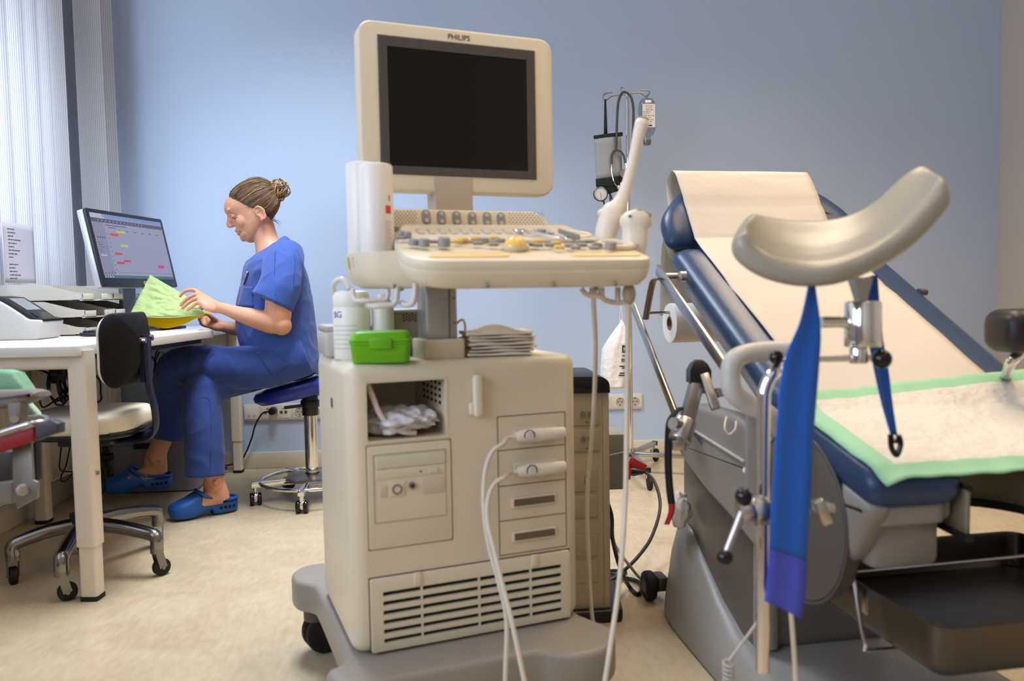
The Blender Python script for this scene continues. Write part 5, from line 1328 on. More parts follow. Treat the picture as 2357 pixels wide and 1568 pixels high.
MB().prism(roundpoly([(tx0-.02, YT-.02), (tx1+.028, YT-.02), (tx1+.055, YT+.2), (tx0-.02, YT+.24)], .015, 3), .034, bev=.008).build('tower_base', M_black, to)
def tf(px, py): p = pln(px, py, 1, YT); return p.x, p.z
xr = tf(1386, 900)[0]
MB().bx((xr-.0006, YT-.0006, .04), (xr+.0006, YT+.001, .60)).build('front_seam', M_beiged, to)
for (p0, p1, nm) in (((1300, 934), (1381, 978), 's'), ((1300, 991), (1381, 1038), 's'), ((1300, 1082), (1376, 1130), 'p'), ((1300, 1143), (1376, 1190), 'b'), ((1300, 1233), (1376, 1280), 'b'), ((1300, 1292), (1376, 1340), 'b')):
    (xa_, za), (xb_, zb_) = tf(*p0), tf(*p1)
    o = MB().prism(rpoly(xb_-xa_, za-zb_, .002, 2, (xa_+xb_)/2, (za+zb_)/2), .003, Matrix.Translation((0, YT, 0)) @ FM, bev=.001).build('face_plate', M_tow2, to)
    if nm == 's':
        zc = za-.018
        for px in (1342, 1358):
            x = tf(px, 955)[0]
            MB().lathe([(0, .0032), (.0036, .0032), (.004, .006), (.0072, .006), (.0075, .003)], Matrix.Translation((x, YT, zc-.006)) @ FM, 18).build('earth_stud', M_dsteel, o)
        MB().box((.008, .002, .0045), (tf(1350, 970)[0], YT-.0035, zb_+.008)).build('green_mark', mat('green_mark', '#4a8a3a', .5), o)
        MB().box((.008, .002, .0035), (tf(1350, 970)[0], YT-.0035, zb_+.0035)).build('yellow_mark', mat('yellow_mark', '#b9a82a', .5), o)
    if nm == 'p':
        MB().tube([V((tf(1352, 1100)[0]+.008*math.cos(a), YT-.0035, (za+zb_)/2+.014*math.sin(a))) for a in [2*PI*i/20 for i in range(20)]], .0007, 6, closed=True).build('symbol', M_greyd, o)
# grey box on its right
gb = Thing('junction_box', 'plain grey metal box fixed to the right side of the equipment tower', 'box', (tx1+.04, YT+.3, .22))
q0, q1 = pln(1438, 1000, 1, YT+.20), pln(1438, 1127, 1, YT+.20)
MB().bx((tx1+.001, YT+.20, q1.z), (q0.x, YT+.34, q0.z), bev=.003).build('case', mat('box_grey', '#8c877e', .5), gb)
MB().tube(spline([V((tx1+.002, YT+.195, q0.z-.06)), V(((tx1+q0.x)/2, YT+.19, q0.z-.056)), V((q0.x-.003, YT+.195, q0.z-.05))], 4), .0022, 6).build('cable', M_greyl, gb)
MB().bx((tx1+.001, YT+.21, .30), (tx1+.012, YT+.24, q1.z)).build('mount_bar', M_black, gb)
# red coupling with a black cable
rz = 2.95
rc_ = Thing('cable_coupler', 'dark red cable coupling with black plug hanging beside the grey box', 'cable coupling', dep(1465, 1085, 2.75))
MB().bar(dep(1446, 1063, 2.75), dep(1484, 1083, 2.75), .04, .010, up=CF, bev=.004).loft([[dep(1440+a, py, 2.75)+CF*c for a, c in ((0, -.02), (w, -.02), (w, .02), (0, .02))] for py, w in ((1066, 6), (1080, 11), (1102, 9))]).build('red_cover', mat('dark_red_plastic', '#8d1a20', .4), rc_)
MB().loft([[dep(x, y+h*math.sin(a), 2.75)+CF*h*.0015*math.cos(a) for a in [2*PI*i/12 for i in range(12)]] for x, y, h in ((1448, 1085, 9), (1458, 1086, 11), (1470, 1086, 8), (1482, 1086, 5), (1490, 1087, 3))]).build('plug', M_black, rc_)
Zq = 2.6
MB().tube(spline([dep(1485, 1087, 2.75), dep(1504, 1105, 2.72), dep(1518, 1145, 2.66), dep(1517, 1185, 2.6), dep(1498, 1240, 2.5), dep(1470, 1280, 2.42), dep(1438, 1312, 2.38), pln(1405, 1335, 2, .008), pln(1370, 1338, 2, .008)], 7), .0055, 8).build('cable', M_cable, rc_)
cf = MB().tube(spline([V((tx1+.006, YT+.215, .33)), dep(1406, 1180, 2.3), dep(1410, 1240, 2.25), dep(1428, 1310, 2.2), pln(1448, 1350, 2, .01), pln(1468, 1368, 2, .008), pln(1478, 1352, 2, .008), pln(1466, 1338, 2, .008), pln(1430, 1330, 2, .008), pln(1400, 1332, 2, .008)], 7), .006, 8)
tag(cf.build('power_cable', M_cable), 'thick black cable hanging down and curling on the floor beside the chair wheel', 'cable')
mb = MB().tube(spline([pln(1370, 1325, 2, .006), pln(1405, 1314, 2, .006), pln(1440, 1316, 2, .006), pln(1425, 1324, 2, .006), pln(1395, 1318, 2, .006), pln(1350, 1316, 2, .006)], 7), .005, 8)
tag(mb.build('power_cable', M_cable), 'flat loop of black cable lying on the floor behind the tower base', 'cable')
mb = MB().tube(spline([dep(1396, 1215, 2.38), dep(1420, 1262, 2.36), dep(1452, 1306, 2.33), pln(1476, 1333, 2, .006), pln(1505, 1345, 2, .006)], 7), .0045, 8)
tag(mb.build('grey_cable', mat('grey_cable', '#8d8880', .5)), 'thin grey cable running from the tower down to the chair wheel', 'cable')
_unused = MB().tube(spline([pln(1360, 1522, 2, .006)+V((0, .3, 0)), V((.62, 1.66, .005)), V((.70, 1.60, .005)), V((.72, 1.3, .005))], 7), .003, 7)

# ================================================================== drip stand and what hangs on it
iv = pln(1452, 1042, 2, .1)
ivx, ivy = iv.x, iv.y
ptop = pln(1443, 213, 1, ivy)
st_ = Thing('drip_stand', 'chrome drip stand with hooks and five-legged base near the blue wall', 'drip stand', (ivx, ivy, 0))
MB().cyl((ivx, ivy, .09), (ptop.x, ivy, ptop.z), .0095, n=18).cyl((ivx, ivy, .09), ((ivx*.35+ptop.x*.65), ivy, ptop.z*.62), .0125, n=18).build('pole', M_chrome, st_)
MB().cyl((ivx, ivy, .07), (ivx, ivy, .12), .022, n=20).build('hub', M_steel, st_)
tips = [pln(1490, 1082, 2, .09), pln(1506, 1016, 2, .1), pln(1590, 1052, 2, .09), V((ivx-.27, ivy+.1, .09)), V((ivx-.22, ivy-.2, .09))]
for i, t in enumerate(tips):
    t = V((t.x, min(t.y, WY-.05), .09)); d = (t-V((ivx, ivy, .09))); 
    if d.length > .34: t = V((ivx, ivy, .09))+d.normalized()*.34
    d.normalize()
    a = MB().bar((ivx, ivy, .095), t, .026, .02, bev=.002).build('base_leg', M_steel, st_)
    MB().bar(t, t+d*.012, .028, .022, bev=.002).build('end_cap', M_black, a)
    q = t-d*.01; p = V((-d.y, d.x, 0))
    MB().cyl(V((q.x, q.y, .052)), V((q.x, q.y, .085)), .007, n=12).bar(V((q.x, q.y, .06))+p*.014, V((q.x, q.y, .03))+p*.014, .02, .002, up=p).build('fork', M_steel, a)
    MB().cyl(V((q.x+.012, q.y, .032))-p*.009, V((q.x+.012, q.y, .032))+p*.009, .032, n=24, bev=.004).build('wheel', M_rubber, a)
hz = lambda px, py: pln(px, py, 1, ivy)
W3 = .0028
MB().tube(spline([hz(1443, 217), hz(1425, 219), hz(1408, 222), hz(1395, 231), hz(1389, 228), hz(1389, 219), hz(1398, 214), hz(1410, 213)], 6), W3, 8).build('hook', M_dsteel, st_)
MB().tube(spline([hz(1443, 217), hz(1460, 214), hz(1474, 214), hz(1485, 221), hz(1492, 219), hz(1495, 211), hz(1488, 208), hz(1473, 208)], 6), W3, 8).build('hook', M_dsteel, st_)
MB().tube(spline([hz(1443, 216), hz(1437, 210), hz(1431, 212), hz(1429, 203), hz(1432, 201), hz(1438, 202)], 6), W3, 8).build('hook', M_dsteel, st_)
# blood pressure cuff
cy_ = ivy-.03
cfz = lambda px, py, dy=0: pln(px, py, 1, cy_+dy)
M_cuffg = mat('grey_cuff_fabric', '#9b9f9e', .8, bump=.2, bscale=300); M_cuffd = mat('dark_green_fabric', '#16211a', .8)
cu = Thing('pressure_cuff', 'grey and dark green blood pressure cuff with round dial hanging from the left hook', 'blood pressure cuff', cfz(1398, 445))
def quad(pts, m, name, par, th=.016, nx_=6, ny_=6):
    a, b, c, d = pts; rows = []
    for j in range(ny_+1):
        v = j/ny_; l = a+(d-a)*v; r = b+(c-b)*v
        rows.append([l+(r-l)*(i/nx_)+V((0, -.008*math.sin(PI*i/nx_), 0)) for i in range(nx_+1)])
    return MB().grid(rows).build(name, m, par, solid=th, smooth=60)
quad([cfz(1367, 318), cfz(1428, 309), cfz(1431, 408), cfz(1372, 418)], M_cuffg, 'cuff_face', cu)
quad([cfz(1366, 313), cfz(1431, 305), cfz(1432, 313), cfz(1367, 321)], M_cuffd, 'cuff_hem', cu, .018)
quad([cfz(1371, 413), cfz(1433, 405), cfz(1432, 432), cfz(1372, 430)], M_cuffd, 'cuff_flap', cu, .018)
MB().prism([(0, 0), (.01, 0), (.01, .01), (0, .01)], .001).build('x', M_cuffd, cu) if False else None
quad([cfz(1372, 428), cfz(1432, 426), cfz(1424, 440), cfz(1402, 446)], M_cuffd, 'cuff_tail', cu, .014)
quad([cfz(1391.5, 229), cfz(1395, 229), cfz(1398, 308), cfz(1390, 309)], M_cuffd, 'loop_strap', cu, .002)
dc = cfz(1382, 447, -.03)
Md = Matrix.Translation(dc) @ frame((0, 0, 0), CR, CU)
Md = Matrix.Translation(dc) @ Matrix((V((1, 0, 0)), V((0, 0, 1)), V((0, -1, 0)))).transposed().to_4x4()
ga = MB().lathe([(0, -.014), (.024, -.014), (.030, -.008), (.034, 0), (.034, .006), (.029, .009), (.029, .006), (0, .006)], Md, 36).build('dial_case', mat('dial_rim', '#4a4f55', .3, .4), cu)
MB().lathe([(0, .0072), (.0285, .0072), (.0285, .0062)], Md, 32).build('dial_face', M_white, ga)
mb = MB()
for i in range(24):
    a = 2*PI*i/24; mb.box((.0009, .004, .0006), (.024*math.sin(a), .024*math.cos(a), .0075), Md, rot=(0, 0, -a))
mb.bar(Md @ V((0, .004, .008)), Md @ V((.001, -.018, .008)), .0012, .0008).build('dial_marks', M_black, ga)
MB().tube(spline([dc+V((.008, .01, -.03)), cfz(1389, 462), cfz(1392, 480), cfz(1397, 520), cfz(1402, 545)], 6), .0045, 8).tube(spline([cfz(1404, 443), cfz(1405, 470), cfz(1406, 500), cfz(1404, 545)], 6), .0042, 8).tube(spline([cfz(1404, 446), cfz(1411, 465), cfz(1413, 500), cfz(1408, 548)], 6), .0038, 8).build('rubber_tube', mat('grey_rubber', '#4d4c4c', .6), cu)
MB().sphere(cfz(1404, 562), (.024, .024, .04), 16).build('inflation_bulb', M_rubber, cu)
# stethoscope
sy_ = ivy-.055
sz = lambda px, py: pln(px, py, 1, sy_)
se = Thing('stethoscope', 'dark grey stethoscope hung over the top of the drip stand', 'stethoscope', sz(1420, 340))
M_sth = mat('stethoscope_rubber', '#4a4848', .5)
MB().tube(spline([sz(1418, 346), sz(1419, 320), sz(1421, 260), sz(1424, 232), sz(1430, 217), sz(1437, 212), sz(1446, 216), sz(1454, 228), sz(1458, 255), sz(1457, 300), sz(1455, 335), sz(1454, 365), sz(1440, 395)], 7), .0058, 10).build('tubing', M_sth, se)
MB().tube(spline([sz(1408, 378), sz(1408, 358), sz(1413, 348), sz(1422, 346), sz(1431, 351), sz(1437, 364), sz(1439, 376)], 7), .0048, 10).build('yoke_tubing', M_sth, se)
MB().tube(spline([sz(1408, 374), sz(1408, 395), sz(1413, 418), sz(1419, 428), sz(1424, 431)], 6), .0026, 8).tube(spline([sz(1438, 368), sz(1442, 385), sz(1440, 405), sz(1432, 422)], 6), .0026, 8).build('ear_tubes', M_chrome, se)
MB().sphere(sz(1424.5, 431), .0085, 12).sphere(sz(1431, 424), .0085, 12).build('ear_tips', M_cream, se)
MB().lathe([(0, -.004), (.014, -.004), (.021, 0), (.021, .005), (0, .005)], Matrix.Translation(sz(1437, 400)) @ FM, 24).build('chest_piece', M_chrome, se)
# infusion bottle
by_ = ivy-.0
bz_ = lambda px, py: pln(px, py, 1, by_)
ib = Thing('infusion_bottle', 'clear upside-down infusion bottle with white label on the right hook', 'infusion bottle', bz_(1489, 334))
c = bz_(1489, 280); k = (bz_(1489, 226).z-bz_(1489, 326).z)
M_clear = panemat('clear_bottle', '#dfe2e6', .14, .08)
def ob(hw, hd, z, cx=c.x): return [V((cx+hw*math.copysign(abs(math.cos(a))**.6, math.cos(a)), by_+hd*math.copysign(abs(math.sin(a))**.6, math.sin(a)), z)) for a in [2*PI*i/28 for i in range(28)]]
zt, zb = bz_(1489, 226).z, bz_(1489, 334).z; hw = .038
ibb = MB().loft([ob(.012, .006, zt), ob(.026, .02, zt-.006), ob(.035, .028, zt-.02), ob(hw, .03, zt-.05), ob(hw, .03, zb+.07), ob(.03, .025, zb+.048), ob(.017, .017, zb+.036), ob(.017, .017, zb+.012)]).build('bottle_body', M_clear, ib)
MB().loft([ob(.018, .018, zb+.022), ob(.018, .018, zb+.01), ob(.014, .014, zb)]).build('bottle_cap', M_dsteel, ib)
MB().loft([ob(.005, .004, zt+.016), ob(.006, .004, zt)]).build('hanger', M_clear, ib)
l0, l1 = bz_(1475, 243), bz_(1504, 296)
MB().bx((l0.x, by_-.0322, l1.z), (l1.x, by_-.0312, l0.z)).build('label', M_paper, ib)
mb = MB(); rnd = random.Random(4)
for i in range(11):
    z = l0.z-.008-.0088*i; x = l0.x+.004+(.0 if i > 2 else .012)
    for s in range(3):
        w_ = .004+rnd.random()*.012
        if x+w_ < l1.x-.002: mb.bx((x, by_-.0326, z-.0022), (x+w_, by_-.0321, z))
        x += w_+.004
mb.build('label_print', M_greyd, ib, smooth=0)
MB().bx((l0.x+.022, by_-.0326, l1.z+.004), (l0.x+.045, by_-.0321, l1.z+.011)).build('label_blue_print', mat('label_blue', '#3f78b4', .5), ib)
# white drawstring bag
gy_ = ivy-.02
gz_ = lambda px, py: pln(px, py, 1, gy_)
wb = Thing('drawstring_bag', 'white plastic drawstring bag with black print hanging on the drip stand pole', 'plastic bag', gz_(1410, 893))
rings = []
rw = ((735, 1428, 1430), (745, 1424, 1436), (760, 1412, 1444), (780, 1398, 1449), (800, 1386, 1450), (840, 1383, 1451), (870, 1381, 1449), (888, 1386, 1444), (893, 1400, 1438))
for r_, (py, xa_, xb_) in enumerate(rw):
    a, b = gz_(xa_, py), gz_(xb_, py); c = (a+b)/2; hw = (b-a).length/2; dp = min(hw*.6, .035)
    rings.append([c+V((hw*math.cos(t)*(1+.05*math.sin(9*t+r_)), dp*math.sin(t)*(1+.12*math.sin(7*t+r_*.6))-.012, 0)) for t in [2*PI*i/36 for i in range(36)]])
M_bagw = mat('white_bag_film', '#e9e5df', .35, bump=.5, bscale=40)
MB().loft(rings).build('bag_body', M_bagw, wb)
MB().tube(spline([gz_(1426, 742), gz_(1428, 715), gz_(1430, 700), hz(1446, 694)+V((0, -.012, 0))], 5), .0016, 6).tube(spline([gz_(1432, 742), gz_(1432, 720), gz_(1431, 700), hz(1446, 694)+V((0, -.012, 0))], 5), .0016, 6).build('drawstring', M_bagw, wb)
def bagp(px, py): return pln(px, py, 1, gy_-.052)
pk = MB()
a, b = bagp(1432, 795), bagp(1441, 812); pk.bx((a.x, a.y-.001, b.z), (b.x, a.y, a.z))
for (py, x0_, x1_) in ((818, 1432, 1440), (826, 1430, 1440), (830, 1430, 1440), (842, 1426, 1440), (846, 1432, 1440), (858, 1426, 1440), (863, 1424, 1440)):
    a, b = bagp(x0_, py), bagp(x1_, py+2.4); pk.bx((a.x, a.y-.001, b.z), (b.x, a.y, a.z))
pk.build('bag_print', M_ink, wb, smooth=0)
a, b = bagp(1434, 799), bagp(1439, 808)
MB().sphere(((a.x+b.x)/2, a.y-.0012, (a.z+b.z)/2+.002), (.004, .0004, .004), 12).bar(V((a.x, a.y-.0012, b.z)), V((b.x, a.y-.0012, b.z+.006)), .0004, .0022).build('print_figure', M_white, wb)

# ================================================================== equipment trolley at the lower left edge
ZT = 1.62
D = lambda px, py, Z=ZT: dep(px, py, Z)
M_trol = mat('trolley_grey', '#7d776f', .5)
tr = Thing('medical_trolley', 'corner of a grey medical trolley with red rail and black bumper at the left edge', 'trolley', V((D(-60, 1170).x, D(-60, 1170).y, 0)))
def slab(poly, Z, th, name, m, bev=.004, par=None):
    mb = MB(); MF = Matrix((CR, -CU, CF)).transposed().to_4x4(); MF.translation = CP+CF*Z
    k = Z/FPX
    return mb.prism([((x-1178.5)*k, (y-784)*k) for x, y in poly], th, MF, bev=bev).build(name, m, par or tr)
slab([(-160, 905), (-40, 900), (60, 898), (82, 903), (85, 914), (60, 925), (20, 940), (-160, 950)], 1.60, .06, 'tray_edge', M_trol, .012)
M_drape = mat('green_drape', '#7fb08c', .7, bump=.3, bscale=60)
slab([(-120, 850), (5, 852), (28, 858), (56, 898), (40, 906), (-120, 906)], 1.66, .05, 'folded_drape', M_drape, .012)
slab([(46, 940), (62, 925), (84, 950), (88, 960), (76, 962), (48, 962)], 1.70, .02, 'drape_corner', mat('green_drape_pale', '#b9d6b9', .7), .006)
slab([(14, 925), (48, 925), (46, 965), (34, 990), (20, 985)], 1.60, .03, 'bracket', M_trol, .006)
MB().cyl(D(33, 965, 1.595), D(33, 965, 1.61), .008, n=14).build('bracket_bolt', M_steel, tr)
slab([(-160, 1062), (78, 982), (78, 1014), (-160, 1098)], 1.56, .03, 'red_rail', mat('red_rail', '#8f1f26', .4), .005)
MB().tube(spline([D(-160, 1050, 1.555), D(40, 985, 1.555), D(78, 975, 1.56), D(104, 972, 1.58), D(108, 966, 1.62), D(95, 961, 1.66), D(60, 962, 1.7)], 6), .0065, 10).build('rail_tube', M_steel, tr)
slab([(78, 978), (112, 966), (133, 975), (133, 997), (110, 1004), (80, 1016)], 1.545, .03, 'corner_bumper', mat('bumper_grey', '#3a3a3e', .5), .006)
slab([(28, 1032), (72, 1018), (76, 1105), (86, 1110), (86, 1146), (38, 1172), (30, 1120)], 1.60, .008, 'side_plate', M_dsteel, .001)
slab([(72, 1020), (82, 1018), (84, 1106), (76, 1108)], 1.61, .02, 'gap_shade_strip', M_rubber, .001)  # dark strip stands in for the shade in the gap at the plate
MB().cyl(D(52, 1128, 1.595), D(52, 1128, 1.605), .012, n=20, bev=.002).cyl(D(52, 1128, 1.588), D(52, 1128, 1.6), .006, n=14).build('plate_bolt', M_steel, tr)
slab([(-430, 1170), (28, 1110), (28, 1160), (-430, 1215)], 1.62, .05, 'lower_frame', M_trol, .006)
slab([(-160, 1040), (26, 1040), (26, 1112), (-160, 1112)], 1.68, .04, 'inner_housing', M_greyd, .006)
bl0 = D(-420, 1180, 1.68)
MB().cyl((bl0.x, bl0.y, .06), (bl0.x, bl0.y, bl0.z+.02), .035, n=20).build('trolley_column', M_trol, tr)
MB().box((.4, .4, .04), (bl0.x-.05, bl0.y, .07), bev=.015).build('trolley_base', M_greyd, tr)
for sx_, sy_ in ((-1, -1), (-1, 1), (1, -1), (1, 1)):
    MB().cyl((bl0.x-.05+sx_*.17, bl0.y+sy_*.17-.012, .03), (bl0.x-.05+sx_*.17, bl0.y+sy_*.17+.012, .03), .03, n=18, bev=.004).build('wheel', M_rubber, tr)

# crumpled film on the rear of the chair base
mb = MB().sphere((0, 0, 0), 1, 30); c_ = dep(1566, 1176, 2.03)
mb.v = [c_+V((v.x*.026, v.y*.02, v.z*.045))*(1+.3*mnoise.noise(v*2.4)+.15*mnoise.noise(v*6)) for v in mb.v]
tag(mb.build('plastic_bag', M_bagw, smooth=180), 'crumpled white plastic bag lying behind the grey chair cover above the rear wheel', 'plastic bag')
# ================================================================== the woman on the stool
from mathutils.bvhtree import BVHTree
ZM = 3.33
pw = dep(640, 870, ZM)
pe = Thing('person', 'seated person in blue scrubs with a hair bun turning the pages of a yellow file', 'person', (pw.x, pw.y, .0))
M_skin = mat('skin', '#cc9473', .5, var=.07, vscale=22, sss=.12, bump=.06, bscale=260)
M_lips = mat('lips', '#b4655c', .45); M_hair = mat('brown_hair', '#57442f', .55, var=.45, vscale=70, stretch=(1, 1, .25))
M_blond = mat('blond_hair', '#9a7a4e', .45, var=.3, vscale=40)
M_scrub = mat('blue_scrub_cotton', '#314e95', .85, var=.04, vscale=40, bump=.25, bscale=420, sheen=.15)
M_scrub2 = mat('blue_trouser_cotton', '#2b4489', .85, var=.05, vscale=35, bump=.25, bscale=420, sheen=.15)
U = ZM/FPX
eo = V((600, 492)); ef = V((-.89, .456)); eu = V((-.456, -.89))
def HPX(f, h): p = eo+ef*f+eu*h; return p.x, p.y
def HP(f, y, h):
    px, py = HPX(f, h); return dep(px, py, ZM+y*U)
def limb(mb, pts, n=20, k=5, sq=1.0):
    """tapered limb through (px, py, Z, r); sq flattens it in depth"""
    P = spline([dep(a[0], a[1], a[2]) for a in pts], k); R = spline([V((a[3], 0, 0)) for a in pts], k)
    return mb.tube(P, [r.x for r in R], n, flat=1.0) if sq == 1 else mb.loft(_flat(P, [r.x for r in R], sq, n))
def _flat(P, R, sq, n):
    out = []
    for i, p in enumerate(P):
        t = (P[min(i+1, len(P)-1)]-P[max(i-1, 0)]).normalized(); d = CF-t*CF.dot(t); d.normalize(); w = t.cross(d)
        out.append([p+w*R[i]*math.cos(2*PI*j/n)+d*R[i]*sq*math.sin(2*PI*j/n) for j in range(n)])
    return out
def remesh(o, vox, smooth_it=2, fac=.5):
    m = o.modifiers.new('r', 'REMESH'); m.mode = 'VOXEL'; m.voxel_size = vox; m.use_smooth_shade = True
    if smooth_it:
        s = o.modifiers.new('s', 'SMOOTH'); s.factor = fac; s.iterations = smooth_it
    mats = [x for x in o.data.materials]
    bake(o)
    if not o.data.materials:
        for x in mats: o.data.materials.append(x)
    o.data.polygons.foreach_set('use_smooth', [True]*len(o.data.polygons))
    return o
# ---- head
HS = [(-44, 54, 26, 14), (-41, 58, 20, 19), (-36, 63, 10, 24.5), (-30, 65.5, -2, 28.5), (-22, 66, -15, 32.5), (-15, 66.5, -26, 35), (-8, 66.5, -36, 37), (0, 66, -44, 38.5), (10, 65.5, -48, 40), (19, 66.5, -50, 40.5), (26, 67.5, -51, 41), (33, 69.5, -51, 41.5), (39, 72.2, -51, 41.5), (47, 71, -50, 41), (56, 66, -46.5, 38.5), (64, 58, -41, 34), (71, 45, -32, 27), (76, 29, -19, 17), (78.5, 14, -6, 6)]
def hring(s, n=40, off=0):
    h, ff, fb, w = s; c = (ff+fb)/2+4; r = []
    for j in range(n):
        a = 2*PI*j/n; ca, sa = math.cos(a), math.sin(a)
        fr_ = (ff-c+off)*abs(ca)**.85 if ca >= 0 else -(c-fb+off)*abs(ca)**.95
        ww = (w+off)*math.copysign(abs(sa)**.92, sa)*(1-(.16 if h > -5 else .10)*max(0, ca)**2)
        r.append(HP(c+fr_, ww, h))
    return r
bm_ = MB().loft([hring(s) for s in HS])
def ell(f, y, h, rf, ry, rh, n=16):
    r = []
    Mx = Matrix((HP(1, 0, 0)-HP(0, 0, 0), CF*U, HP(0, 0, 1)-HP(0, 0, 0))).transposed().to_4x4(); Mx.translation = HP(f, y, h)
    bm_.sphere((0, 0, 0), (rf, ry, rh), n, Mx)
# nose
ns_ = []
for h, f, rf, w in ((36, 69, 3, 4), (30, 69.5, 4, 5), (22, 72, 6, 5.6), (14, 76, 8, 7), (9, 77, 8, 8.2), (4.5, 75.5, 8, 8.5), (2, 72, 6, 7)):
    ns_.append([HP(f-2+rf*math.cos(a), w*math.sin(a), h) for a in [2*PI*j/16 for j in range(16)]])
bm_.loft(ns_)
for sg in (-1, 1):
    ell(70.5, 7.5*sg, 5.5, 5.5, 4, 4.5)
    ell(60, 16*sg, 39, 6, 13, 4)
    ell(44, 25*sg, 4, 16, 12.5, 17)
    ell(56.5, 17.5*sg, 21.5, 8, 10, 7)
    ell(52, 15*sg, -26, 12, 12, 10)
ell(65.5, 0, -10.5, 5.5, 12, 4.2); ell(64.5, 0, -19, 5.5, 11, 4.2); ell(60, 0, -32, 8.5, 13, 9); ell(34, 0, -42, 24, 21, 10); ell(22, 0, -44, 22, 20, 11); ell(46, 0, -38, 14, 18, 8)
# ear (both), part of the continuous body
for sg in (-1, 1):
    er = [HP(-1+10*math.cos(a)*(1.0 if math.sin(a) > -.2 else .75)+(2.5*math.sin(a)), sg*(40.5+2.5*(math.cos(a) < .3)+1.5*math.sin(a)), 2+16.5*math.sin(a)) for a in [2*PI*j/28 for j in range(28)]]
    bm_.tube(er, .0042, 8, closed=True)
    bm_.tube([HP(-1+5.5*math.cos(a)+1.5*math.sin(a), sg*41.5, 1+10*math.sin(a)) for a in [.4+4.2*j/12 for j in range(13)]], .0032, 8)
    bm_.loft([[HP(-1+9.5*k*math.cos(a)+2*math.sin(a), sg*(38.5), 2+15.5*k*math.sin(a)) for a in [2*PI*j/20 for j in range(20)]] for k in (.05, 1)]+[[HP(-1+9.5*k*math.cos(a)+2*math.sin(a), sg*(40.2), 2+15.5*k*math.sin(a)) for a in [2*PI*j/20 for j in range(20)]] for k in (1, .05)])
    ell(4, 38.5*sg, -13, 4, 3, 5)
# neck, trunk and limbs under the clothes
limb(bm_, [(598, 505, ZM, .050), (607, 530, ZM, .0475), (614, 555, ZM, .050), (624, 580, ZM, .066), (632, 600, ZM, .08)], sq=1.05)
TR = [((572, 603), (656, 546), .078), ((570, 614), (668, 564), .118), ((566, 630), (686, 594), .155), ((562, 660), (700, 640), .158), ((556, 700), (710, 700), .155), ((553, 740), (715, 745), .152), ((556, 780), (720, 790), .158), ((575, 808), (724, 818), .16), ((600, 825), (722, 842), .15)]
def slices(TR, n=36, off=0, p=1.0):
    out = []
    for F, B, hw in TR:
        c = V(((F[0]+B[0])/2, (F[1]+B[1])/2)); d = (V(F)-V(B))/2
        out.append([dep(c.x+d.x*(1+off)*math.copysign(abs(math.cos(a))**p, math.cos(a)), c.y+d.y*math.copysign(abs(math.cos(a))**p, math.cos(a)), ZM+hw*math.copysign(abs(math.sin(a))**p, math.sin(a))) for a in [2*PI*j/n for j in range(n)]])
    return out
bm_.loft(slices(TR))
# near (left) arm
limb(bm_, [(650, 600, 3.20, .056), (646, 640, 3.145, .052), (641, 700, 3.115, .0515), (640, 730, 3.11, .050), (636, 748, 3.105, .042)])
limb(bm_, [(644, 742, 3.11, .040), (628, 744, 3.105, .0425), (604, 738, 3.10, .0405), (575, 730, 3.10, .0355), (548, 722, 3.105, .029), (520, 712, 3.115, .0228), (503, 708, 3.12, .0215)])
def palm(secs, n=18):
    rg = []
    for (ax, ay, az), (bx_, by_, bz_), th in secs:
        A, B = dep(ax, ay, az), dep(bx_, by_, bz_); c = (A+B)/2; d = (A-B)/2
        L = d.length; d.normalize(); rg.append((c, d, L, th))
    out = []
    for i, (c, d, L, th) in enumerate(rg):
        t = (rg[min(i+1, len(rg)-1)][0]-rg[max(i-1, 0)][0]).normalized(); nn = t.cross(d).normalized()
        out.append([c+d*L*math.copysign(abs(math.cos(a))**.8, math.cos(a))+nn*th*math.sin(a) for a in [2*PI*j/n for j in range(n)]])
    bm_.loft(out)
palm([((506, 696, 3.13), (504, 721, 3.115), .019), ((492, 690, 3.15), (490, 719, 3.105), .018), ((474, 679, 3.17), (474, 714, 3.10), .0165), ((458, 670, 3.178), (463, 705, 3.10), .0145), ((447, 669, 3.178), (455, 697, 3.105), .0105)])
def finger(pts, r0, r1):
    n = len(pts); limb(bm_, [(p[0], p[1], p[2], r0+(r1-r0)*i/(n-1)) for i, p in enumerate(pts)], 12, 4); 
    bm_.sphere(dep(*pts[-1][:3]), r1, 10)
finger([(460, 676, 3.172), (448, 668, 3.174), (430, 668.5, 3.175), (420, 675, 3.175), (414.5, 682, 3.175)], .0098, .0064)
finger([(462, 684, 3.152), (450, 679, 3.152), (432, 687, 3.15), (422, 696, 3.15), (416, 703, 3.15)], .0098, .0066)
finger([(464, 691, 3.13), (452, 687, 3.13), (435, 696, 3.126), (426, 704, 3.125), (420, 710, 3.125)], .0096, .0064)
finger([(466, 700, 3.11), (456, 696, 3.108), (444, 704, 3.104), (437, 710, 3.104), (431.5, 715, 3.104)], .0088, .0058)
finger([(488, 703, 3.17), (470, 706, 3.20), (458, 712, 3.21), (448, 716, 3.205)], .012, .0075)
bm_.sphere(dep(648, 749, 3.105), .040, 16).sphere(dep(640, 742, 3.107), .044, 16)
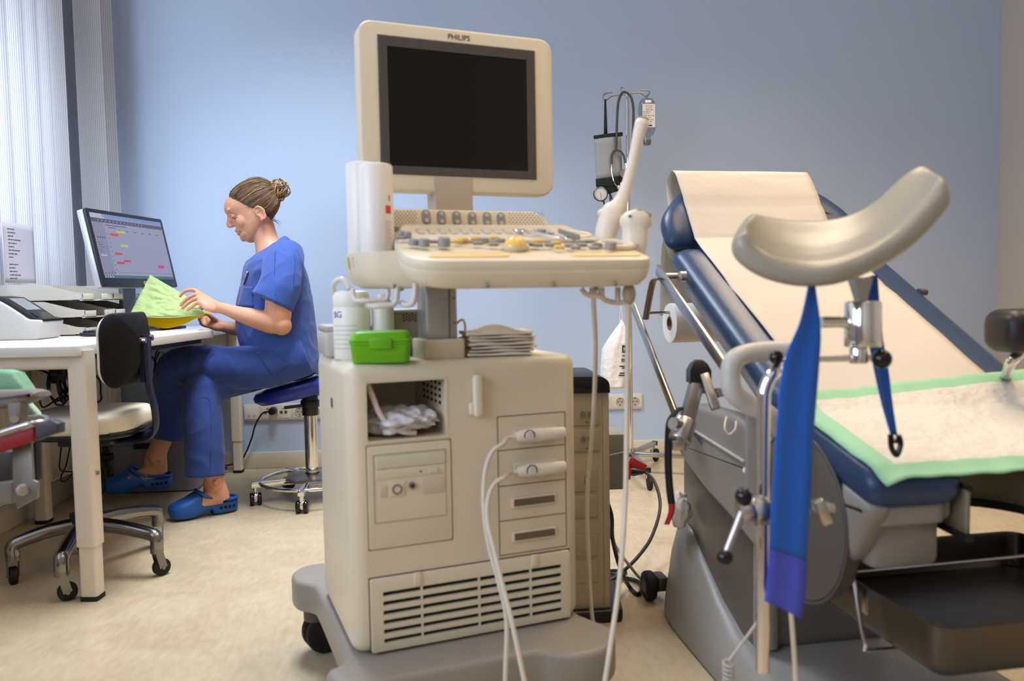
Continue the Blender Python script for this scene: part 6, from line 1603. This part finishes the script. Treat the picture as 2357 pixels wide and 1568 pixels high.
# far (right) arm
limb(bm_, [(650, 595, 3.46, .060), (645, 660, 3.50, .05), (630, 725, 3.51, .048), (615, 752, 3.50, .042)])
limb(bm_, [(620, 750, 3.50, .042), (580, 756, 3.46, .037), (545, 757, 3.42, .031), (520, 753, 3.39, .025), (508, 750, 3.38, .0225)])
palm([((508, 736, 3.385), (510, 763, 3.37), .018), ((496, 731, 3.38), (498, 762, 3.355), .0175), ((482, 728, 3.375), (484, 757, 3.345), .016), ((474, 730, 3.37), (477, 750, 3.345), .011)])
finger([(484, 734, 3.375), (472, 728, 3.375), (464, 724, 3.36), (462, 722, 3.34)], .0095, .0065)
finger([(482, 741, 3.365), (470, 736, 3.365), (461, 731, 3.35), (460, 727, 3.33)], .0098, .0066)
finger([(482, 747, 3.355), (469, 743, 3.355), (460, 738, 3.34), (459, 733, 3.325)], .0096, .0064)
finger([(484, 752, 3.345), (472, 750, 3.345), (463, 746, 3.335), (461, 741, 3.32)], .0088, .0058)
finger([(497, 738, 3.36), (487, 730, 3.335), (480, 724, 3.32), (474, 720, 3.315)], .012, .0078)
# legs
limb(bm_, [(692, 815, 3.24, .075), (620, 840, 3.23, .075), (540, 848, 3.22, .075), (450, 846, 3.225, .062), (408, 852, 3.24, .055), (392, 885, 3.28, .052), (382, 940, 3.35, .05), (376, 1000, 3.385, .042), (364, 1040, 3.38, .0355), (358, 1062, 3.37, .034)])
limb(bm_, [(690, 816, 3.42, .072), (600, 850, 3.36, .070), (520, 872, 3.26, .066), (462, 898, 3.19, .060), (458, 940, 3.165, .054), (468, 1010, 3.16, .05), (482, 1070, 3.165, .041), (496, 1108, 3.172, .033), (500, 1122, 3.175, .032)])
# feet inside the clogs
limb(bm_, [(372, 1078, 3.385, .033), (350, 1088, 3.375, .034), (318, 1100, 3.36, .031), (280, 1116, 3.345, .028), (256, 1126, 3.335, .02)])
limb(bm_, [(512, 1142, 3.19, .031), (490, 1146, 3.175, .033), (462, 1158, 3.15, .030), (428, 1174, 3.115, .027), (405, 1184, 3.095, .02)])
limb(bm_, [(493, 1098, 3.172, .039), (494, 1118, 3.175, .045), (498, 1136, 3.18, .049), (502, 1152, 3.185, .048)], sq=.62)
limb(bm_, [(368, 1025, 3.383, .039), (361, 1045, 3.38, .043), (358, 1064, 3.38, .049), (358, 1088, 3.38, .05)], sq=.62)
bm_.sphere(dep(497, 1111, 3.142), .012, 10).sphere(dep(352, 1062, 3.345), .012, 10)
body = bm_.build('body', M_skin, pe)
remesh(body, .0032, 7, .5)
# ---- face details
def on_head(f, h, y=-1):
    return HP(f, y, h)
def bvh(o): return BVHTree.FromObject(o, bpy.context.evaluated_depsgraph_get())
bpy.context.view_layer.update()
T_body = BVHTree.FromPolygons([pe.M @ v.co for v in body.data.vertices], [tuple(p.vertices) for p in body.data.polygons])
def hit(tree, px, py, lift=.001):
    d = ray(px, py).normalized(); r = tree.ray_cast(CP, d)
    return (r[0]-d*lift) if r[0] is not None else None
def px8(zx, zy): return 480+zx/8.254, 390+zy/8.254
def stroke(tree, pts, r, name, m, par, lift=.0005, k=4, flat=1, zoom=None):
    P = [hit(tree, *((zoom(*p)) if zoom else p), lift) for p in pts]; P = [p for p in P if p is not None]
    if len(P) < 2: return None
    rr = r
    S = spline(P, k)
    if isinstance(r, tuple): rr = [r[0]+(r[1]-r[0])*abs(2*i/(len(S)-1)-1) for i in range(len(S))]
    return MB().tube(S, rr, 6).build(name, m, par)
M_lash = mat('eyelash', '#3a2a24', .6); M_brow = mat('eyebrow', '#8b6650', .7)
stroke(T_body, [(425, 895), (455, 918), (500, 930), (545, 915)], (.0018, .0009), 'eyelashes', M_lash, pe, zoom=px8)
stroke(T_body, [(440, 885), (490, 893), (540, 905), (565, 918)], (.001, .0006), 'eyelid_crease', mat('skin_crease_shade', '#a06a50', .6), pe, zoom=px8)  # darker skin tone paints the shade in the creases
stroke(T_body, [(345, 832), (400, 822), (470, 830), (560, 868)], (.0013, .0006), 'eyebrow', M_brow, pe, zoom=px8, lift=.0)
stroke(T_body, [(505, 1190), (545, 1188), (590, 1182), (625, 1180)], (.0028, .001), 'upper_lip', M_lips, pe, zoom=px8, lift=-.0008)
stroke(T_body, [(528, 1240), (555, 1240), (590, 1222), (620, 1192)], (.0032, .001), 'lower_lip', M_lips, pe, zoom=px8, lift=-.0010)
stroke(T_body, [(440, 1090), (470, 1085), (490, 1095)], (.0016, .0008), 'nostril', mat('nostril', '#7d4438', .7), pe, zoom=px8, lift=-.0006)
stroke(T_body, [(640, 1190), (670, 1230), (700, 1250)], (.0009, .0005), 'mouth_crease', mat('skin_crease_shade', '#a06a50', .6), pe, zoom=px8)
q = hit(T_body, *px8(1000, 985), .002)
if q: MB().tube(spline([q, q+V((.002, -.004, -.008)), q+V((.006, -.004, -.018)), q+V((.0085, -.003, -.03))], 5), .0011, 8).build('earring', mat('gold', '#d9b98c', .25, 1), pe)
# ---- hair: scalp volume, combed strands and bun
HL_ = [(-27, -16), (-18, -13), (-8, -10), (2, -9), (10, -6), (16, 5), (22, 14), (30, 20), (40, 27), (50, 33), (58, 40), (66, 47), (72, 50), (77, 44), (80, 30), (82, 22)]
def interp(T, x):
    for (a, b), (c, d) in zip(T, T[1:]):
        if a <= x <= c: return b+(d-b)*(x-a)/(c-a)
    return T[0][1] if x < T[0][0] else T[-1][1]
def hs(h):
    for s, t in zip(HS, HS[1:]):
        if s[0] <= h <= t[0]:
            k = (h-s[0])/(t[0]-s[0]); return tuple(s[i]+(t[i]-s[i])*k for i in range(4))
    return HS[-1]
def hpoint(h, a, off):
    _, ff, fb, w = hs(min(h, 78.5)); c = (ff+fb)/2+4; ca, sa = math.cos(a), math.sin(a)
    f = (ff-c+off)*abs(ca)**.85 if ca >= 0 else -(c-fb+off)*abs(ca)**.95
    y = (w+off)*math.copysign(abs(sa)**.92, sa)*(1-(.16 if h > -5 else .10)*max(0, ca)**2)
    return c+f, y
rg = []
for h in (-27, -20, -12, -4, 4, 10, 16, 22, 30, 38, 46, 54, 61, 67, 72, 76, 78.4):
    fl = interp(HL_, h); a0 = PI
    for i in range(200):
        a = PI*i/200
        if hpoint(h, a, 0)[0] <= fl: a0 = a; break
    n = 34; row = []
    for j in range(n+1):
        a = a0+(2*PI-2*a0)*j/n; e = min(1, min(j, n-j)/5); lift = .6+(3.4+ (1.5 if h > 50 else 0)+ (2 if -15 < h < 30 else 0)*max(0, -math.cos(a)))*e**.7
        lift += 1.3*e*mnoise.noise(V((h*.10, j*.45, 2)))
        f, y = hpoint(h, a, lift); row.append(HP(f, y, h+(5.5*e if h > 60 else 0)*((h-60)/18)))
    rg.append(row)
hm = MB().loft(rg, closed=True)
rnd = random.Random(21)
T_hair = BVHTree.FromPolygons([V(v) for v in hm.v], hm.f)
AN = (-50, 0, 34)                                        # where the hair is tied
HC = HP(6, 0, 24)
def strand(h0, a0, lift, wob, n=16):
    f0, y0 = hpoint(h0, a0, 1.5); P = []
    for i in range(n+1):
        t = i/n; c = V((8, 0, 26)); d0 = V((f0, y0, h0))-c; d1 = V(AN)-c
        d = d0.normalized().slerp(d1.normalized(), t) if d0.angle(d1) < 3.0 else d0.lerp(d1, t)
        d = d+V((math.sin(t*11+wob), math.cos(t*9+wob), math.sin(t*10+wob*2)))*.035*min(1, t*4)*(1-t)
        q = HP(*(c+d.normalized()*60)); dr = (q-HC).normalized()
        r = T_hair.ray_cast(HC+dr*.25, -dr)
        if r[0] is None or (r[0]-HC).length < .05: q = HP(f0, y0, h0) if i < 3 else (P[-1] if P else HP(f0, y0, h0))
        else: q = r[0]+dr*lift*U
        P.append(q)
    return P
for i in range(620):
    h0 = rnd.uniform(-24, 77); fl = interp(HL_, h0); a0 = PI
    for k in range(200):
        a = PI*k/200
        if hpoint(h0, a, 0)[0] <= fl: a0 = a; break
    a0 = min(PI*.97, a0+rnd.uniform(-.10, .10) if rnd.random() < .5 else a0+rnd.uniform(0, 1.6)); sg = -1 if rnd.random() < .72 else 1
    P = strand(h0, -a0 if sg < 0 else a0, rnd.uniform(-.3, 1.6), rnd.uniform(0, 6))
    q = rnd.random()
    R_ = rnd.uniform(.0006, .0015); n_p = len(P)
    hm.mat(0 if q < .5 else 2 if q < .84 else 1).tube(P, [R_*min(1, .25+k*.4) for k in range(n_p)], 5)
M_hmid = mat('mid_brown_hair', '#6f5538', .5, var=.3, vscale=50)
hair = hm.build('hair', [M_hair, M_blond, M_hmid], pe, smooth=60)
bn_ = MB(); BC = (-61, 0, 30)
bn_.sphere(HP(-59, 0, 31), .036, 18)
for i in range(120):
    R_ = rnd.uniform(13, 27); ax = V((rnd.uniform(-1, 1), rnd.uniform(-1, 1), rnd.uniform(-1, 1))).normalized(); u_ = ax.orthogonal().normalized(); v_ = ax.cross(u_)
    a0 = rnd.uniform(0, 6.3); sp_ = rnd.uniform(2, 5); P = []
    for k in range(18):
        a = a0+sp_*k/17; q = (u_*math.cos(a)+v_*math.sin(a))*R_*(1+.06*math.sin(k))
        P.append(HP(BC[0]+q.x*1.0, BC[1]+q.y*.95, BC[2]+q.z))
    bn_.mat(1 if rnd.random() < .62 else 0).tube(P, rnd.uniform(.0009, .0026), 6)
bn_.build('hair_bun', [M_hair, M_blond], pe, smooth=60, label='blond curly hair bun')
MB().tube([HP(-51+2*math.cos(a), 9.5*math.cos(a), 33+9.5*math.sin(a)) for a in [2*PI*i/20 for i in range(20)]], .003, 8, closed=True).build('hair_tie', M_black, pe)
wm = MB()
for i in range(26):
    if i < 13: f0, h0 = rnd.uniform(-20, -14), rnd.uniform(-30, -16); dv = V((-rnd.uniform(4, 14), 0, -rnd.uniform(6, 20)))
    else: f0, h0 = rnd.uniform(0, 50), 0; h0 = interp([(-5, 77), (20, 80), (40, 74), (52, 66)], f0); dv = V((rnd.uniform(-12, 2), 0, rnd.uniform(4, 8)))
    y0 = rnd.uniform(-10, 10); s_ = rnd.uniform(-5, 5)
    wm.tube(spline([HP(f0, y0, h0), HP(f0+dv.x*.5+s_*.5, y0, h0+dv.z*.5), HP(f0+dv.x+s_, y0-2, h0+dv.z)], 5), .0005, 5)
wm.build('loose_hairs', M_hair, pe)
# ---- clothes
def crumple(o, amp, sc, stretch=(1, 1, 1), seed=0, fine=.3):
    nrm = [v.normal.copy() for v in o.data.vertices]
    for v, n in zip(o.data.vertices, nrm):
        p = V((v.co.x*stretch[0], v.co.y*stretch[1], v.co.z*stretch[2]))
        a = mnoise.noise(p*sc+V((seed, 3.1, 1)))
        r = 1-abs(mnoise.noise(p*sc*1.7+V((seed+9, 1, 5))))*2
        v.co += n*(amp*(.6*a+.5*r*abs(r))+amp*fine*mnoise.noise(p*sc*4+V((seed, 0, 0))))
    o.data.update()
TOP = [((570, 600), (655, 543), .072), ((566, 605), (664, 547), .12), ((561, 614), (681, 563), .168), ((558, 630), (696, 592), .188), ((553, 656), (709, 638), .186), ((546, 690), (719, 692), .178), ((541, 725), (724, 732), .176), ((544, 762), (728, 772), .18), ((548, 785), (731, 800), .184), ((553, 798), (735, 834), .19), ((565, 804), (736, 852), .188), ((590, 812), (735, 864), .182)]
tm = MB().loft(slices(TOP, 44, p=.95))
limb(tm, [(660, 580, 3.24, .07), (655, 600, 3.19, .078), (648, 635, 3.145, .080), (640, 668, 3.118, .082), (629, 690, 3.11, .0835), (626, 696, 3.108, .084)], 28, sq=.8)
limb(tm, [(652, 582, 3.42, .07), (648, 602, 3.47, .078), (640, 640, 3.51, .080), (628, 694, 3.52, .083)], 28, sq=.8)
top = tm.build('scrub_top', M_scrub, pe)
remesh(top, .0055, 3, .5)
crumple(top, .0062, 8, (1, 1, .8), 2)
cut_ = MB()
# trousers
tr_ = MB()
limb(tr_, [(712, 815, ZM, .092), (690, 819, ZM, .100), (655, 824, ZM, .096)], sq=1.6)
limb(tr_, [(705, 815, 3.23, .084), (660, 830, 3.215, .085), (600, 845, 3.205, .087), (540, 846, 3.20, .087), (470, 842, 3.21, .082), (425, 842, 3.22, .077), (404, 850, 3.235, .072), (396, 872, 3.26, .068), (394, 900, 3.30, .066), (393, 940, 3.34, .067), (391, 975, 3.375, .071), (388, 998, 3.39, .073), (387, 1003, 3.392, .071)], 26)
limb(tr_, [(700, 816, 3.42, .078), (620, 846, 3.37, .080), (550, 864, 3.29, .080), (495, 880, 3.21, .077), (468, 896, 3.175, .073), (464, 940, 3.155, .073), (469, 1000, 3.15, .074), (472, 1060, 3.155, .0745), (472, 1092, 3.158, .075), (472, 1097, 3.158, .072)], 26)
trs = tr_.build('scrub_trousers', M_scrub2, pe)
remesh(trs, .006, 3, .5)
crumple(trs, .0062, 7, (1, 1, .7), 7)
bpy.context.view_layer.update()
def tree_of(o): return BVHTree.FromPolygons([pe.M @ v.co for v in o.data.vertices], [tuple(p.vertices) for p in o.data.polygons])
T_top, T_tr = tree_of(top), tree_of(trs)
M_seamb = mat('blue_seam', '#22387c', .85)
px3 = lambda zx, zy: (400+zx/3.017, 380+zy/3.017)
for pts in ([(708, 520), (705, 600), (700, 720), (705, 910)], [(835, 620), (842, 680), (835, 760), (830, 860)], [(560, 590), (620, 545), (700, 500), (770, 487)]):
    stroke(T_top, pts, .0012, 'top_seam', M_seamb, pe, zoom=px3, lift=.0008, k=8)
stroke(T_tr, [(1135, 330), (1180, 350), (1190, 500), (1185, 750)], .0012, 'trouser_seam', M_seamb, pe, zoom=lambda a, b: (a/2.45, 780+b/2.45), lift=0)
stroke(T_tr, [(280, 1310), (240, 1350), (225, 1400)], .0015, 'knee_fold_shade', M_seamb, pe, zoom=px3, lift=0)  # dark line painted for the shade of a cloth crease, no seam
# hip pocket flap
def patch(tree, poly, name, m, par, lift=.002, n=10):
    (a, b, c, d) = [V(p) for p in poly]; rows = []
    for j in range(n+1):
        v = j/n; row = []
        for i in range(n+1):
            u = i/n; q = a*(1-u)*(1-v)+b*u*(1-v)+c*u*v+d*(1-u)*v; h_ = hit(tree, q.x, q.y, lift)
            if h_ is None: h_ = row[-1] if row else dep(q.x, q.y, 3.15)
            row.append(h_)
        rows.append(row)
    return MB().grid(rows).build(name, m, par, solid=.002, smooth=80)
patch(T_tr, [px3(570, 1300), px3(690, 1310), px3(800, 1390), px3(690, 1468)], 'hip_pocket', M_scrub2, pe)
patch(T_top, [px3(480, 840), px3(545, 845), px3(555, 985), px3(440, 980)], 'chest_pocket', M_scrub, pe, lift=.0025)
q0, q1 = px3(492, 742), px3(452, 845)
for (a, b, r, m_) in ((q0, q1, .0028, M_white), (px3(500, 745), px3(470, 830), .0022, M_black)):
    A, B = hit(T_top, a[0]+6, a[1], .006), hit(T_top, b[0]+6, b[1], .006)
    if A and B: MB().cyl(A, B, r, n=10).build('pen', m_, pe)
# ---- clogs
M_clog = mat('blue_clog_rubber', '#15519f', .45, bump=.05, bscale=400)
def clog(toe, heel, up, near, name_lab):
    ax = heel-toe; L = ax.length; ax.normalize(); up = (up-ax*up.dot(ax)).normalized(); sd_ = ax.cross(up)
    if sd_.dot(CF) < 0: sd_ = -sd_
    W = lambda s, y, z: toe+ax*(s*L)+sd_*y+up*z
    S = [(0, .012, .028, .05), (.025, .030, .014, .060), (.07, .042, .005, .067), (.16, .049, .001, .075), (.27, .051, .0, .086), (.34, .049, .0, .097), (.39, .048, .003, .103), (.43, .047, .008, .100), (.48, .045, .016, .088), (.54, .044, .021, .080), (.60, .042, .022, .075), (.62, .042, .003, .072), (.70, .041, .0, .064), (.82, .040, .0, .058), (.92, .036, .0, .057), (.975, .028, .002, .058), (1, .014, .008, .056)]
    rg = []
    for s, w, zb, zt in S:
        h = (zt-zb)/2; c = (zt+zb)/2
        rg.append([W(s, w*math.copysign(abs(math.cos(a))**.62, math.cos(a))*(1 if math.sin(a) < 0 else 1-.22*math.sin(a)**2), c+h*math.copysign(abs(math.sin(a))**.7, math.sin(a))) for a in [2*PI*j/28 for j in range(28)]])
    o = MB().loft(rg).build('clog', M_clog, pe, smooth=50, label=name_lab)
    MB().tube(spline([W(1.0, 0, .057), W(.97, -.026, .058), W(.84, -.040, .060), W(.66, -.0435, .068), W(.52, -.0445, .083), W(.44, -.036, .098), W(.405, -.014, .106), W(.40, 0, .107), W(.405, .014, .106), W(.44, .036, .098), W(.52, .0445, .083), W(.66, .0435, .068), W(.84, .04, .06), W(.97, .026, .058), W(1.0, 0, .057)], 6), .006, 8, flat=1.0).build('instep_strap', M_clog, o)
    mb = MB()
    for i in range(4): mb.box((.012, .004, .011), (0, 0, 0), Matrix.Translation(W(.72+.065*i, -.0405+.004*(i == 3), .030)) @ Matrix((ax, sd_, up)).transposed().to_4x4(), bev=.003)
    mb.build('vent_holes', M_dark, o)
    mb = MB()
    for i in range(0): mb.box((.007, .006, .008), (0, 0, 0), Matrix.Translation(W(.06+.05*i, -.046+.02*abs(.25-.05*i), .006)) @ Matrix((ax, sd_, up)).transposed().to_4x4(), bev=.002)
    return o, W, (ax, sd_, up)
t1 = pln(389, 1201, 2, .0); h1 = pln(533, 1176, 2, .0)
c1_, W1_, fr1 = clog(t1, t1+(h1-t1).normalized()*.262, V((0, 0, 1)), True, 'clog standing on the floor, with a white rivet')
MB().cyl(W1_(.66, -.043, .070), W1_(.66, -.048, .070), .0085, n=18, bev=.001).build('rivet', M_white, c1_)
MB().cyl(W1_(.66, -.048, .070), W1_(.66, -.0485, .070), .004, n=12).build('rivet_mark', M_greyd, c1_)
t2, h2 = dep(238, 1140, 3.325), dep(392, 1122, 3.41)
upv = (CU*.95+V((0, 0, 0))+CR*.12)
c2_, W2_, fr2 = clog(t2, t2+(h2-t2).normalized()*.268, upv, False, 'raised clog in the shade, with an orange stud')
MB().cyl(W2_(.40, -.046, .070), W2_(.40, -.050, .071), .0062, n=16).build('orange_stud', mat('orange_stud', '#d6432a', .5), c2_)
MB().tube([W2_(.62+.035*math.cos(a)*1.0, -.048, .064+.011*math.sin(a)) for a in [2*PI*i/16 for i in range(16)]], .0014, 6, closed=True).build('buckle', M_greyl, c2_)
# ---- the file in her hands
fl_ = Thing('patient_file', 'open paper file with crumpled pale green cover and fanned yellow pages', 'file', dep(400, 750, 3.2))
def transl(name, col, k=.4):
    m = bpy.data.materials.new(name); m.use_nodes = True; nt = m.node_tree
    for n in list(nt.nodes): nt.nodes.remove(n)
    o = nt.nodes.new('ShaderNodeOutputMaterial'); d = nt.nodes.new('ShaderNodeBsdfDiffuse'); t = nt.nodes.new('ShaderNodeBsdfTranslucent'); x = nt.nodes.new('ShaderNodeMixShader')
    d.inputs[0].default_value = lin(col); t.inputs[0].default_value = lin(col); x.inputs[0].default_value = k
    nt.links.new(d.outputs[0], x.inputs[1]); nt.links.new(t.outputs[0], x.inputs[2]); nt.links.new(x.outputs[0], o.inputs[0]); return m
M_gcov = transl('pale_green_paper', '#ccdf9c', .3); M_yel = transl('yellow_paper', '#fbdf1e', .5); M_pyel = transl('highlit_yellow_paper', '#f1ecb4', .4)
a, b, c, d = (345, 632, 3.30), (441, 689, 3.26), (477, 727, 3.165), (296, 729, 3.165)
rows = []
N = 44
for j in range(N+1):
    v = j/N; row = []
    for i in range(N+1):
        u = i/N
        q = [a[k]*(1-u)*(1-v)+b[k]*u*(1-v)+c[k]*u*v+d[k]*(1-u)*v for k in range(3)]
        z = q[2]+.022*math.sin(PI*u)*(v)-.012*abs(mnoise.noise(V((u*6, v*6, 1))))-.006*abs(mnoise.noise(V((u*13, v*15, 4))))
        row.append(dep(q[0]+2*mnoise.noise(V((u*5, v*5, 7)))*(0 < i < N), q[1], z))
    rows.append(row)
MB().grid(rows).build('cover', M_gcov, fl_, solid=.0008, smooth=180)
for k in range(18):
    s = k/17; rows = []
    for j in range(7):
        v = j/6; row = []
        for i in range(21):
            u = i/20
            x0 = 300+(478-300)*u; sag = (6+25*s)*math.sin(PI*(u**(.85)))**1.15
            row.append(dep(x0+4*s*(1-2*u), 724+1.5*(1-u)+sag*(1-.35*v)-(2+6*s)*v, 3.15+.16*v+.006*s))
        rows.append(row)
    MB().grid(rows).build('page', M_pyel if k < 2 else M_yel, fl_, solid=.0006, smooth=80)  # first pages are paler: the white highlight is put into their colour
